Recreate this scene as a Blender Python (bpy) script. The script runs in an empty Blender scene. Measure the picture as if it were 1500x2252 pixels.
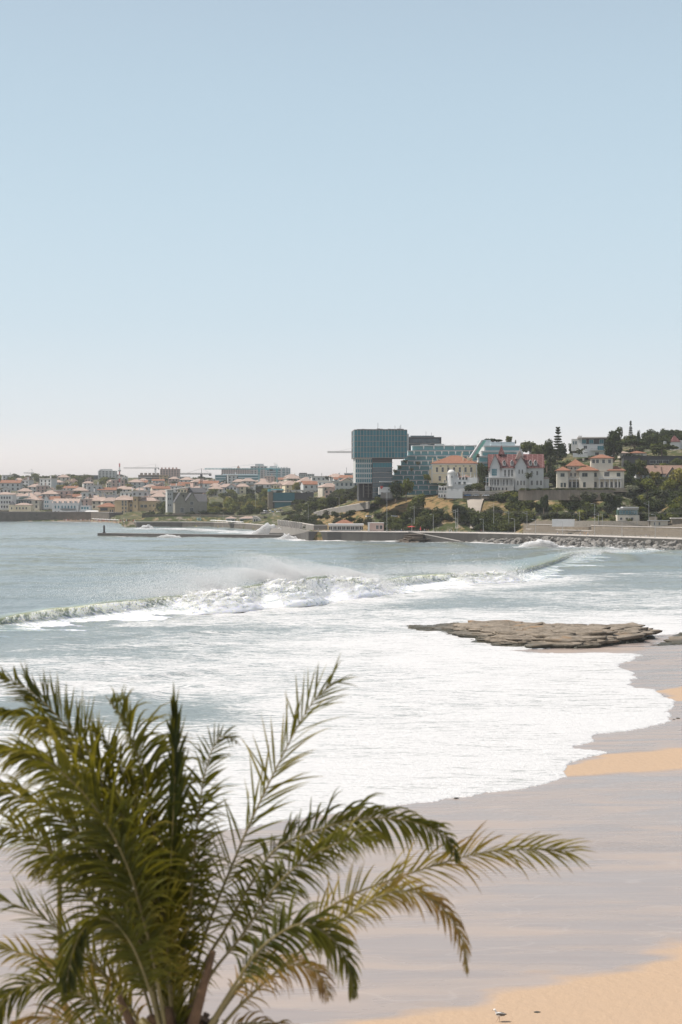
import bpy, math, random
import numpy as np
from mathutils import Vector, Matrix

# ------------------------------------------------------------------ camera, sky, sun, exposure
F = 3128.0            # focal length in photo pixels (photo 1500 x 2252)
CAMZ = 26.0           # eye height above the water
HORIZ = 1089.0        # photo row of the horizon
SC = bpy.context.scene
COL = SC.collection
cam_data = bpy.data.cameras.new('camera')
cam = bpy.data.objects.new('camera', cam_data)
COL.objects.link(cam)
cam.location = (0, 0, CAMZ)
cam.rotation_euler = (math.radians(90), 0, 0)
cam_data.sensor_fit = 'VERTICAL'
cam_data.sensor_height = 36.0
cam_data.lens = 36.0 * F / 2252.0
cam_data.shift_y = -(1126.0 - HORIZ) / 2252.0
cam_data.clip_start = 0.5
cam_data.clip_end = 30000
cam_data.dof.use_dof = True
cam_data.dof.focus_distance = 420.0
cam_data.dof.aperture_fstop = 1.7
SC.camera = cam

SUN_EL, SUN_AZ = math.radians(57), math.radians(-92)     # azimuth from +Y, negative = left
sd = Vector((math.sin(SUN_AZ) * math.cos(SUN_EL), math.cos(SUN_AZ) * math.cos(SUN_EL), math.sin(SUN_EL)))
world = bpy.data.worlds.new('World')
SC.world = world
world.use_nodes = True
SKYLOW = 10.0
wn, wl = world.node_tree.nodes, world.node_tree.links
wn.clear()
wo = wn.new('ShaderNodeOutputWorld')
bg = wn.new('ShaderNodeBackground')
sky = wn.new('ShaderNodeTexSky')
sky.sky_type = 'NISHITA'
sky.sun_disc = False
sky.sun_elevation = SUN_EL
sky.sun_rotation = SUN_AZ
sky.altitude = 20
sky.air_density = 1.0
sky.dust_density = 1.6
sky.ozone_density = 1.0
hs = wn.new('ShaderNodeHueSaturation')
hs.inputs['Saturation'].default_value = 0.52
bg.inputs['Strength'].default_value = 0.10
wl.new(sky.outputs[0], hs.inputs['Color'])
# pale marine haze low in the sky: blends by the elevation of the view direction
tcw = wn.new('ShaderNodeTexCoord'); sep = wn.new('ShaderNodeSeparateXYZ'); rmp = wn.new('ShaderNodeValToRGB'); mxw = wn.new('ShaderNodeMix')
mxw.data_type = 'RGBA'
wl.new(tcw.outputs['Generated'], sep.inputs[0]); wl.new(sep.outputs['Z'], rmp.inputs[0])
cr = rmp.color_ramp; cr.interpolation = 'B_SPLINE'
for _ in range(4): cr.elements.new(.5)
for e, (p, c) in zip(cr.elements, [(0.0, (7.7, 6.95, 6.55)), (.022, (7.6, 6.95, 6.6)), (.05, (5.7, 6.1, 6.35)), (.12, (4.4, 5.4, 6.05)), (.24, (3.75, 4.85, 5.65)), (.40, (2.9, 3.8, 4.7))]):
    e.position = p; e.color = (*[q / 10 for q in c], 1)
sc10 = wn.new('ShaderNodeVectorMath'); sc10.operation = 'SCALE'; sc10.inputs['Scale'].default_value = SKYLOW
wl.new(rmp.outputs[0], sc10.inputs[0])
mre = wn.new('ShaderNodeMapRange'); mre.interpolation_type = 'SMOOTHSTEP'
wl.new(sep.outputs['Z'], mre.inputs[0]); mre.inputs[1].default_value = .25; mre.inputs[2].default_value = .6; mre.inputs[3].default_value = .94; mre.inputs[4].default_value = 0
wl.new(mre.outputs[0], mxw.inputs[0]); wl.new(hs.outputs[0], mxw.inputs[6]); wl.new(sc10.outputs[0], mxw.inputs[7])
wl.new(mxw.outputs[2], bg.inputs[0])
wl.new(bg.outputs[0], wo.inputs[0])
sun_data = bpy.data.lights.new('sun', 'SUN')
sun_data.energy = 3.6
sun_data.angle = math.radians(0.5)
sun_data.color = (1.0, 0.93, 0.84)
sun = bpy.data.objects.new('sun', sun_data)
COL.objects.link(sun)
sun.rotation_euler = sd.to_track_quat('Z', 'Y').to_euler()
SC.view_settings.view_transform = 'Standard'
SC.view_settings.look = 'None'
SC.view_settings.exposure = 0.52
SC.cycles.use_denoising = True
SC.cycles.max_bounces = 8
SC.cycles.diffuse_bounces = 5
SC.cycles.transmission_bounces = 8
SC.cycles.transparent_max_bounces = 16
SC.cycles.volume_bounces = 0
SC.cycles.sample_clamp_indirect = 4.0

# ------------------------------------------------------------------ helpers
R = math.radians
rng = random.Random(7)

def px2x(px, Y): return (px - 750.0) * Y / F
def py2z(py, Y): return CAMZ + (HORIZ - py) * Y / F
def P(px, py, Y): return Vector((px2x(px, Y), Y, py2z(py, Y)))
def onz(px, py, z=0.0):
    Y = (CAMZ - z) * F / (py - HORIZ)
    return Vector((px2x(px, Y), Y, z))
def m_(n, Y): return n * Y / F          # n photo pixels in metres at distance Y

def tag(o, label=None, cat=None, group=None, kind=None):
    if label: o['label'] = label
    if cat: o['category'] = cat
    if group: o['group'] = group
    if kind: o['kind'] = kind
    return o

def empty(name, loc=(0, 0, 0), rz=0.0, label=None, cat=None, group=None):
    o = bpy.data.objects.new(name, None)
    COL.objects.link(o)
    o.empty_display_size = 0.1
    o.location = loc
    o.rotation_euler = (0, 0, rz)
    return tag(o, label, cat, group)

def link(name, me, parent=None, loc=None):
    o = bpy.data.objects.new(name, me)
    COL.objects.link(o)
    if parent is not None: o.parent = parent
    if loc is not None: o.location = loc
    return o

KIDS = {}
def copy_tree(o, parent=None, loc=None, rz=None, scale=None, kids=None):
    kids = kids if kids is not None else o.children
    c = o.copy(); COL.objects.link(c)
    if parent is not None: c.parent = parent
    if loc is not None: c.location = loc
    if rz is not None: c.rotation_euler = (0, 0, rz)
    if scale is not None: c.scale = scale if hasattr(scale, '__len__') else (scale,) * 3
    for ch in list(kids): copy_tree(ch, c)
    return c

class MB:
    """collects shapes, links them as ONE mesh object"""
    def __init__(s): s.v = []; s.f = []; s.mi = []; s.sm = False
    def add(s, vs, fs, mi=0):
        n = len(s.v); s.v += [tuple(v) for v in vs]
        s.f += [tuple(i + n for i in f) for f in fs]; s.mi += [mi] * len(fs); return s
    def box(s, x0, x1, y0, y1, z0, z1, mi=0, rz=0.0, c=(0, 0)):
        vs = [(x, y, z) for z in (z0, z1) for x, y in ((x0, y0), (x1, y0), (x1, y1), (x0, y1))]
        if rz:
            a, b = math.cos(rz), math.sin(rz)
            vs = [(c[0] + (x - c[0]) * a - (y - c[1]) * b, c[1] + (x - c[0]) * b + (y - c[1]) * a, z) for x, y, z in vs]
        return s.add(vs, [(0, 3, 2, 1), (4, 5, 6, 7), (0, 1, 5, 4), (1, 2, 6, 5), (2, 3, 7, 6), (3, 0, 4, 7)], mi)
    def prism(s, poly, z0, z1, mi=0):
        n = len(poly)
        vs = [(x, y, z0) for x, y in poly] + [(x, y, z1) for x, y in poly]
        fs = [tuple(range(n - 1, -1, -1)), tuple(range(n, 2 * n))] + [(i, (i + 1) % n, n + (i + 1) % n, n + i) for i in range(n)]
        return s.add(vs, fs, mi)
    def tube(s, pts, rad, n=6, mi=0, cap=True):
        pts = [Vector(p) for p in pts]
        rads = rad if hasattr(rad, '__len__') else [rad] * len(pts)
        vs, fs = [], []
        for i, p in enumerate(pts):
            d = (pts[min(i + 1, len(pts) - 1)] - pts[max(i - 1, 0)])
            d = d.normalized() if d.length > 1e-9 else Vector((0, 0, 1))
            u = d.cross(Vector((0, 0, 1)) if abs(d.z) < .9 else Vector((1, 0, 0))).normalized(); w = d.cross(u)
            for k in range(n):
                a = 2 * math.pi * k / n
                vs.append(p + (u * math.cos(a) + w * math.sin(a)) * rads[i])
        for i in range(len(pts) - 1):
            for k in range(n):
                a, b = i * n + k, i * n + (k + 1) % n
                fs.append((a, b, b + n, a + n))
        if cap:
            fs.append(tuple(range(n))[::-1]); fs.append(tuple(range((len(pts) - 1) * n, len(pts) * n)))
        return s.add(vs, fs, mi)
    def hip(s, x0, x1, y0, y1, z0, h, ridge=None, over=0.5, mi=0, th=0.25):
        """hip roof; ridge = length of ridge along the longer side"""
        x0 -= over; x1 += over; y0 -= over; y1 += over
        w, d = x1 - x0, y1 - y0
        if w >= d:
            r = max(w - d, 0) if ridge is None else ridge
            cx, cy = (x0 + x1) / 2, (y0 + y1) / 2
            a, b = (cx - r / 2, cy), (cx + r / 2, cy)
        else:
            r = max(d - w, 0) if ridge is None else ridge
            cx, cy = (x0 + x1) / 2, (y0 + y1) / 2
            a, b = (cx, cy - r / 2), (cx, cy + r / 2)
        vs = [(x0, y0, z0), (x1, y0, z0), (x1, y1, z0), (x0, y1, z0), (x0, y0, z0 + th), (x1, y0, z0 + th), (x1, y1, z0 + th), (x0, y1, z0 + th),
              (a[0], a[1], z0 + h), (b[0], b[1], z0 + h)]
        fs = [(0, 3, 2, 1), (0, 1, 5, 4), (1, 2, 6, 5), (2, 3, 7, 6), (3, 0, 4, 7)]
        if w >= d: fs += [(4, 5, 9, 8), (5, 6, 9), (6, 7, 8, 9), (7, 4, 8)]
        else: fs += [(4, 5, 8), (5, 6, 9, 8), (6, 7, 9), (7, 4, 8, 9)]
        return s.add(vs, fs, mi)
    def gable(s, x0, x1, y0, y1, z0, h, axis='x', over=0.4, mi=0, th=0.3):
        """gable roof slab pair with ridge along axis"""
        if axis == 'x':
            ym = (y0 + y1) / 2; sl = h / ((y1 - y0) / 2)
            A = [(y0 - over, z0 - over * sl), (ym, z0 + h), (y1 + over, z0 - over * sl)]
            vs = []
            for x in (x0 - over, x1 + over):
                vs += [(x, A[0][0], A[0][1]), (x, A[1][0], A[1][1]), (x, A[2][0], A[2][1]),
                       (x, A[2][0], A[2][1] + th), (x, A[1][0], A[1][1] + th), (x, A[0][0], A[0][1] + th)]
        else:
            xm = (x0 + x1) / 2; sl = h / ((x1 - x0) / 2)
            A = [(x0 - over, z0 - over * sl), (xm, z0 + h), (x1 + over, z0 - over * sl)]
            vs = []
            for y in (y1 + over, y0 - over):
                vs += [(A[0][0], y, A[0][1]), (A[1][0], y, A[1][1]), (A[2][0], y, A[2][1]),
                       (A[2][0], y, A[2][1] + th), (A[1][0], y, A[1][1] + th), (A[0][0], y, A[0][1] + th)]
        n = 6
        fs = [(0, 1, 4, 5), (1, 2, 3, 4), (5 + n, 4 + n, 1 + n, 0 + n), (4 + n, 3 + n, 2 + n, 1 + n)]
        fs += [(i, i + n, (i + 1) % n + n, (i + 1) % n) for i in range(n)]
        return s.add(vs, fs, mi)
    def build(s, name, mats, parent=None, loc=None, smooth=False):
        me = bpy.data.meshes.new(name)
        me.from_pydata(s.v, [], s.f)
        mats = mats if isinstance(mats, (list, tuple)) else [mats]
        for m in mats: me.materials.append(m)
        if len(mats) > 1: me.polygons.foreach_set('material_index', s.mi)
        if smooth: me.polygons.foreach_set('use_smooth', [True] * len(s.f))
        me.update()
        return link(name, me, parent, loc)

def np_mesh(name, verts, quads, mat, smooth=True, attrs=None, tris=False):
    verts = np.asarray(verts, np.float32); quads = np.asarray(quads, np.int32)
    k = 3 if tris else 4
    me = bpy.data.meshes.new(name)
    me.vertices.add(len(verts)); me.vertices.foreach_set('co', verts.ravel())
    me.loops.add(quads.size); me.loops.foreach_set('vertex_index', quads.ravel())
    me.polygons.add(len(quads)); me.polygons.foreach_set('loop_start', np.arange(0, quads.size, k, dtype=np.int32))
    me.polygons.foreach_set('loop_total', np.full(len(quads), k, np.int32))
    if smooth: me.polygons.foreach_set('use_smooth', np.ones(len(quads), bool))
    for kname, arr in (attrs or {}).items():
        a = me.attributes.new(kname, 'FLOAT', 'POINT'); a.data.foreach_set('value', np.asarray(arr, np.float32).ravel())
    me.update(calc_edges=True)
    for m in (mat if isinstance(mat, (list, tuple)) else [mat]): me.materials.append(m)
    return me

def grid_quads(nr, nc):
    i = np.arange(nr * nc, dtype=np.int32).reshape(nr, nc)
    return np.stack([i[:-1, :-1], i[:-1, 1:], i[1:, 1:], i[1:, :-1]], -1).reshape(-1, 4)

def _h(ix, iy, s):
    n = (ix.astype(np.int64) * 374761393 + iy.astype(np.int64) * 668265263 + s * 1442695041) & 0x7fffffff
    n = ((n ^ (n >> 13)) * 1274126177) & 0x7fffffff
    return ((n ^ (n >> 16)) & 0xffff) / 65535.0
def vnoise(x, y, s=0):
    x = np.asarray(x, float); y = np.asarray(y, float)
    ix, iy = np.floor(x), np.floor(y); fx, fy = x - ix, y - iy
    fx = fx * fx * fx * (fx * (fx * 6 - 15) + 10); fy = fy * fy * fy * (fy * (fy * 6 - 15) + 10)
    a, b, c, d = _h(ix, iy, s), _h(ix + 1, iy, s), _h(ix, iy + 1, s), _h(ix + 1, iy + 1, s)
    return (a + (b - a) * fx) * (1 - fy) + (c + (d - c) * fx) * fy
def fbm(x, y, o=4, s=0, g=0.5):
    t = 0; a = 1; n = 0
    for k in range(o):
        t = t + a * vnoise(x * 2 ** k + 17.3 * k, y * 2 ** k - 9.1 * k, s + k); n += a; a *= g
    return t / n

# ------------------------------------------------------------------ materials
class NT:
    def __init__(s, name):
        s.m = bpy.data.materials.new(name); s.m.use_nodes = True
        s.n, s.l = s.m.node_tree.nodes, s.m.node_tree.links
        s.n.clear()
        s.out = s.n.new('ShaderNodeOutputMaterial')
    def node(s, t, **k):
        n = s.n.new('ShaderNode' + t)
        for a, b in k.items(): setattr(n, a, b)
        return n
    def set(s, sock, v):
        if hasattr(v, 'links') or isinstance(v, bpy.types.NodeSocket): s.l.new(v, sock)
        else: sock.default_value = v
    def coord(s, scale=(1, 1, 1), which='Object', rot=(0, 0, 0)):
        t = s.node('TexCoord'); mp = s.node('Mapping'); s.l.new(t.outputs[which], mp.inputs[0])
        mp.inputs['Scale'].default_value = scale; mp.inputs['Rotation'].default_value = rot
        return mp.outputs[0]
    def noise(s, vec, scale=1, detail=4, rough=.5, dist=0.0, out=0):
        n = s.node('TexNoise'); s.l.new(vec, n.inputs['Vector']); n.inputs['Scale'].default_value = scale
        n.inputs['Detail'].default_value = detail; n.inputs['Roughness'].default_value = rough; n.inputs['Distortion'].default_value = dist
        return n.outputs[out]
    def vor(s, vec, scale=1, feature='F1', out=0):
        n = s.node('TexVoronoi'); n.feature = feature; s.l.new(vec, n.inputs['Vector']); n.inputs['Scale'].default_value = scale
        return n.outputs[out]
    def math(s, op, a, b=0.0, c=None, clamp=False):
        n = s.node('Math', operation=op, use_clamp=clamp); s.set(n.inputs[0], a); s.set(n.inputs[1], b)
        if c is not None: s.set(n.inputs[2], c)
        return n.outputs[0]
    def mr(s, v, a, b, c=0.0, d=1.0, smooth=False):
        n = s.node('MapRange'); n.interpolation_type = 'SMOOTHSTEP' if smooth else 'LINEAR'
        s.set(n.inputs[0], v)
        for i, q in zip((1, 2, 3, 4), (a, b, c, d)): s.set(n.inputs[i], q)
        return n.outputs[0]
    def ramp(s, v, stops):
        n = s.node('ValToRGB'); s.set(n.inputs[0], v); e = n.color_ramp.elements
        while len(e) < len(stops): e.new(.5)
        for q, (p, c) in zip(e, stops): q.position = p; q.color = (*c, 1)
        return n.outputs[0]
    def mix(s, f, a, b, blend='MIX'):
        n = s.node('Mix', data_type='RGBA', blend_type=blend); s.set(n.inputs[0], f)
        s.set(n.inputs[6], a if not isinstance(a, tuple) else (*a, 1)); s.set(n.inputs[7], b if not isinstance(b, tuple) else (*b, 1))
        return n.outputs[2]
    def attr(s, name):
        n = s.node('Attribute'); n.attribute_name = name; return n.outputs['Fac']
    def bump(s, h, strength=.5, dist=.1, normal=None):
        n = s.node('Bump'); n.inputs['Strength'].default_value = strength; n.inputs['Distance'].default_value = dist
        s.set(n.inputs['Height'], h)
        if normal is not None: s.l.new(normal, n.inputs['Normal'])
        return n.outputs[0]
    def bsdf(s, col, rough=.6, normal=None, **k):
        b = s.node('BsdfPrincipled'); s.set(b.inputs['Base Color'], col if not isinstance(col, tuple) else (*col, 1))
        s.set(b.inputs['Roughness'], rough)
        if normal is not None: s.l.new(normal, b.inputs['Normal'])
        for a, v in k.items(): s.set(b.inputs[a.replace('_', ' ')], v)
        return b.outputs[0]
    def mixsh(s, f, a, b):
        n = s.node('MixShader'); s.set(n.inputs[0], f); s.l.new(a, n.inputs[1]); s.l.new(b, n.inputs[2]); return n.outputs[0]
    def done(s, sh): s.l.new(sh, s.out.inputs[0]); return s.m

_PM = {}
def plain(name, col, rough=.7, var=.18, scale=.6, bump=0.0, metal=0.0, streak=False, spec=.5):
    """a painted / plastered / stone surface: base colour with blotches, optional rain streaks and relief"""
    if name in _PM: return _PM[name]
    t = NT(name)
    c = t.coord((1, 1, 1) if not streak else (1, 1, .18))
    n1 = t.noise(c, scale, 5, .6)
    n2 = t.noise(c, scale * 7, 3, .6)
    f = t.math('MULTIPLY_ADD', n1, .7, t.math('MULTIPLY', n2, .3))
    lo = tuple(x * (1 - var) for x in col); hi = tuple(min(1, x * (1 + var)) for x in col)
    cc = t.ramp(f, [(.3, lo), (.5, col), (.7, hi)])
    nn = t.bump(n2, .6, bump) if bump else None
    _PM[name] = t.done(t.bsdf(cc, rough, nn, Metallic=metal, Specular_IOR_Level=spec))
    return _PM[name]
# ------------------------------------------------------------------ plan of the coast (metres, from photo rows)
COAST_PX = [(-6000, 1300), (-1500, 1330), (-300, 1390), (0, 1402), (130, 1404), (200, 1400), (262, 1330), (272, 1150), (400, 1150), (470, 1138), (540, 1085), (600, 1000), (650, 905), (690, 812), (750, 812),
            (900, 801), (1050, 782), (1200, 750), (1350, 712), (1500, 675), (1700, 615), (2000, 540), (2600, 430), (4200, 330), (9000, 300)]
def coast_Y(px): return np.interp(px, [c[0] for c in COAST_PX], [c[1] for c in COAST_PX])
def cpt(px, off=0.0): Y = float(coast_Y(px)) + off; return (px2x(px, Y), Y)
WASH = [([cpt(p) for p in (686, 720, 750, 820, 900, 980, 1050, 1120, 1200, 1260)], 16, .95),
        ([cpt(p, -16) for p in (1200, 1260, 1350, 1500, 1700, 2000)], 13, .9),
        ([(px2x(a, y), y) for a, y in ((300, 884), (330, 879), (400, 872), (500, 862), (600, 853), (652, 850), (690, 812))], 18, 1.0),
        ([(px2x(a, y), y) for a, y in ((330, 1090), (420, 1075), (520, 1010), (600, 930), (640, 900))], 32, .8),
        ([(px2x(a, y), y) for a, y in ((-200, 1385), (60, 1392), (130, 1390), (260, 1325))], 12, .7),
        ([(px2x(a, y), y) for a, y in ((1190, 700), (1260, 655), (1400, 640), (1600, 610))], 14, .55)]
# ------------------------------------------------------------------ beach, sea, surf
SHORE_PX = [(2600, 1385), (1900, 1387), (1500, 1393), (1425, 1398), (1412, 1410), (1250, 1424), (1100, 1431), (1200, 1437), (1330, 1436), (1398, 1437),
    (1410, 1441), (1385, 1452), (1366, 1463), (1395, 1480), (1402, 1490), (1385, 1503), (1400, 1513), (1440, 1516), (1449, 1522), (1475, 1537),
    (1486, 1553), (1470, 1567), (1478, 1585), (1420, 1600), (1330, 1615), (1300, 1622), (1312, 1632), (1258, 1642), (1250, 1648),
    (1300, 1650), (1330, 1655), (1275, 1670), (1258, 1680), (1240, 1697), (1249, 1710), (1180, 1728), (1100, 1741), (1010, 1755),
    (900, 1770), (780, 1785), (700, 1795), (620, 1808), (560, 1818), (450, 1833), (300, 1848), (0, 1866), (-400, 1880), (-1500, 1890), (-3200, 1895)]
SHORE = np.array([[p.x, p.y] for p in (onz(a, b) for a, b in SHORE_PX)])

def seg_dist(X, Y, poly):
    d = np.full(X.shape, 1e9)
    for (ax, ay), (bx, by) in zip(poly[:-1], poly[1:]):
        ex, ey = bx - ax, by - ay
        t = np.clip(((X - ax) * ex + (Y - ay) * ey) / (ex * ex + ey * ey + 1e-9), 0, 1)
        d = np.minimum(d, (X - ax - t * ex) ** 2 + (Y - ay - t * ey) ** 2)
    return np.sqrt(d)
def inside(X, Y, poly):
    c = np.zeros(X.shape, bool)
    pts = list(poly); j = len(pts) - 1
    for i in range(len(pts)):
        xi, yi = pts[i]; xj, yj = pts[j]
        if yi != yj:
            c ^= ((yi > Y) != (yj > Y)) & (X < (xj - xi) * (Y - yi) / (yj - yi) + xi)
        j = i
    return c
SEAPOLY = list(map(tuple, SHORE)) + [(-4000, 105), (-4000, 9000), (4000, 9000), (4000, SHORE[0][1])]
def shore_sd(X, Y):
    wob = (fbm(X * .35, Y * .35, 4, 3) - .5) * 1.6 + (fbm(X * 1.6, Y * 1.6, 3, 8) - .5) * .55
    k = np.clip(Y / 150, .6, 1.6)
    return np.where(inside(X, Y, SEAPOLY), 1, -1) * seg_dist(X, Y, SHORE) + wob * k

def sand_h(X, Y, sd_):
    # gentle rise away from the water, seabed falling away under it
    h = np.where(sd_ < 0, np.minimum(-sd_ * .014, 1.3 + (-sd_) * .002), -sd_ * .05)
    return np.clip(h, -6, 3) + (fbm(X * .05, Y * .08, 3, 21) - .5) * .05

# --- sand material: dry orange tan, damp lavender sheen, thin running water film
def mat_sand():
    t = NT('beach_sand')
    c = t.coord((1, 1, 1))
    wet = t.attr('wet'); film = t.attr('film')
    n1 = t.noise(c, .5, 5, .6)
    fine = t.noise(c, 14, 4, .7)
    drag = t.noise(t.coord((.05, .6, 1), rot=(0, 0, R(-12))), 2.2, 5, .6)
    dry = t.mix(fine, (.36, .255, .17), (.46, .335, .23))
    dry = t.mix(t.mr(n1, .35, .7), dry, (.40, .29, .20))
    damp = t.mix(drag, (.242, .202, .184), (.322, .268, .238))
    col = t.mix(wet, dry, damp)
    rough = t.mr(wet, 0, 1, .85, .24)
    rough2 = t.mix(film, rough, t.mr(drag, .3, .7, .16, .28))
    chop = t.noise(t.coord((1.0, 2.2, 1)), 3.2, 4, .6)
    h = t.math('MULTIPLY_ADD', fine, .25, t.math('MULTIPLY', drag, .6))
    h = t.math('MULTIPLY_ADD', t.math('MULTIPLY', chop, film), 2.2, h)
    dent = t.noise(c, 1.7, 4, .6)
    h = t.math('MULTIPLY_ADD', t.math('MULTIPLY', dent, t.mr(wet, 0, 1, 1, .08)), 3.0, h)
    nn = t.bump(h, .6, .045)
    band = t.noise(t.coord((.06, .28, 1), rot=(0, 0, R(-7))), 1.3, 4, .55, .4)
    rough2 = t.math('ADD', rough2, t.math('MULTIPLY', t.mr(band, .35, .65, -.10, .16), wet))
    col = t.mix(t.math('MULTIPLY', t.mr(band, .42, .62), wet, clamp=True), col, t.mix(.5, col, (.40, .32, .265)))
    ln = t.mr(t.math('ABSOLUTE', t.math('SUBTRACT', t.math('FRACT', t.math('MULTIPLY', t.noise(t.coord((.035, .11, 1)), 1.0, 3, .5), 9.0)), .5)), .0, .035, 1, 0)
    col = t.mix(t.math('MULTIPLY', t.math('MULTIPLY', ln, wet), .10), col, (.62, .56, .50))
    film_glints = t.mr(t.noise(t.coord((1, 1.5, 1)), 5.5, 5, .75), .63, .68, 0, 1)  # white specks painted in as glints on the water film
    col = t.mix(t.math('MULTIPLY', film_glints, film, clamp=True), col, (.8, .78, .75))
    return t.done(t.bsdf(col, rough2, nn, Specular_IOR_Level=t.mr(wet, 0, 1, .3, .62)))

def mat_sea(wave=False):
    t = NT('wave_water' if wave else 'sea_water')
    c = t.coord((1, 1, 1))
    foam = t.attr('foam'); near = t.attr('near')
    # relief of the chop, wind ripples drawn out along the shore
    w1 = t.noise(t.coord((.35, 1, 1), rot=(0, 0, R(8))), .55, 5, .6)
    w2 = t.noise(t.coord((.5, 1, 1), rot=(0, 0, R(-6))), 2.2, 4, .6)
    h = t.math('MULTIPLY_ADD', w1, 1.0, t.math('MULTIPLY', w2, .35))
    nn = t.bump(h, .9, .55)
    # foam lace: streaks plus cells
    st = t.noise(t.coord((.22, 1.3, 1), rot=(0, 0, R(5))), .85, 8, .68, .6)
    st2 = t.noise(t.coord((.5, 1.2, 1), rot=(0, 0, R(-7))), 3.1, 5, .65, .5)
    big = t.noise(t.coord((.5, 1.0, 1)), .07, 4, .55, .5)
    f = t.math('MULTIPLY_ADD', st2, .32, t.math('MULTIPLY', st, .55))
    f = t.math('MULTIPLY_ADD', big, .22, f)
    lo = t.mr(foam, 0, 1, .74, .375)
    fm = t.mr(f, lo, t.math('ADD', lo, .15), 0, 1, True)
    fm = t.math('MULTIPLY', fm, t.mr(foam, .0, .1), clamp=True)
    sea_glints = t.math('MULTIPLY', t.mr(t.noise(t.coord((.6, 1.2, 1)), 1.1, 6, .8), .64, .70), t.mr(big, .45, .62), clamp=True)  # white specks painted on the open sea in place of sun sparkle
    fm = t.math('MAXIMUM', fm, t.math('MULTIPLY', sea_glints, .75 if not wave else 0.0))
    deep = t.mix(near, (.188, .228, .234), (.30, .295, .265))
    deep = t.mix(t.mr(t.attr('olive'), 0, 1), deep, (.17, .17, .085))
    deep = t.mix(t.math('MULTIPLY', foam, .28), deep, (.42, .42, .38))
    sss = dict(Subsurface_Weight=.9, Subsurface_Scale=1.0, Subsurface_Radius=(3.0, 2.9, 2.0)) if wave else {}
    if wave: deep = t.mix(t.attr('olive'), (.24, .31, .32), (.25, .27, .195))
    wat = t.bsdf(deep, .19, nn, IOR=1.33, Specular_IOR_Level=.5, **sss)
    fn = t.bump(t.math('MULTIPLY_ADD', st2, 1.0, t.math('MULTIPLY_ADD', t.noise(c, 3.5, 3, .7), .4, st)), .8, .32)
    white = t.mix(st2, (.50, .50, .50), (.76, .75, .74))
    if wave: white = t.mix(st2, (.9, .9, .88), (.97, .97, .96))
    fo = t.bsdf(white, .7, fn, **sss)
    return t.done(t.mixsh(fm, wat, fo))
M_SAND, M_SEA, M_WAVE = mat_sand(), mat_sea(), mat_sea(True)

def cols_t(n, lim, far):
    c = np.linspace(-lim, lim, n)
    e = lim * np.geomspace(1.04, far / lim, 26)
    return np.concatenate([-e[::-1], c, e])

# beach sheet
def build_beach():
    Y = np.concatenate([np.linspace(34, 66, 12), np.geomspace(67, 300, 420), np.geomspace(304, 640, 40)])
    T = cols_t(430, .27, 3.0)
    TT, YY = np.meshgrid(T, Y); XX = TT * YY
    s = shore_sd(XX, YY)
    Z = sand_h(XX, YY, s)
    # dry tongues: shapes read off the sand itself, in metres
    dry = np.zeros_like(XX)
    def poly_dry(pxs, soft):
        pw = [tuple(onz(a, b)[:2]) for a, b in pxs]
        q = inside(XX, YY, pw); d = seg_dist(XX, YY, pw + [pw[0]])
        w = (fbm(XX * .22, YY * .5, 4, 31) - .5) * soft * 2.4
        return np.clip((np.where(q, d, -d) + w) / soft + .5, 0, 1)
    dry = np.maximum(dry, poly_dry([(1235, 1697), (1262, 1676), (1330, 1660), (1500, 1648), (2100, 1625), (2100, 1735), (1500, 1699), (1380, 1702), (1246, 1707)], 1.3))
    dry = np.maximum(dry, poly_dry([(1445, 1520), (1500, 1510), (2000, 1490), (2000, 1560), (1500, 1543), (1484, 1541), (1468, 1528)], 1.2))
    dry = np.maximum(dry, poly_dry([(640, 2300), (820, 2262), (1020, 2240), (1090, 2205), (1290, 2165), (1400, 2150), (1500, 2105), (1900, 2040), (2600, 2040), (2600, 2900), (0, 2900), (-300, 2290), (0, 2290), (300, 2300)], 2.0))
    dry = np.maximum(dry, poly_dry([(1150, 1431), (1300, 1428), (1400, 1423), (1440, 1428), (1400, 1434), (1200, 1436)], 1.4) * .35)
    pat = np.clip((fbm(XX * .18, YY * .5, 4, 55) - .56) * 3, 0, 1) * np.clip((78 - YY) / 8, 0, 1)
    dry = np.maximum(dry, pat * .35)
    wet = 1 - dry
    Z = Z + dry * .05
    # running film of the last wave between the foam edge and about 85 m
    e1 = np.clip((1 - np.abs((YY - 100 - 3 * np.sin(XX * .08)) / 16)), 0, 1)
    film = np.clip(e1 * 1.6 * (fbm(XX * .06, YY * .16, 4, 77)) - .35 + .5 * np.exp(-((YY - 83.5 - .08 * XX - 1.2 * (fbm(XX * .12, 0 * XX, 3, 5) - .5)) / 1.3) ** 2), 0, 1) * wet
    co = np.stack([XX, YY, Z], -1).reshape(-1, 3)
    me = np_mesh('beach', co, grid_quads(len(Y), len(T)), M_SAND, attrs={'wet': wet, 'film': film})
    tag(link('beach', me), 'pale tan beach with a wet lavender sheen', None, None, 'structure')
build_beach()

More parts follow.
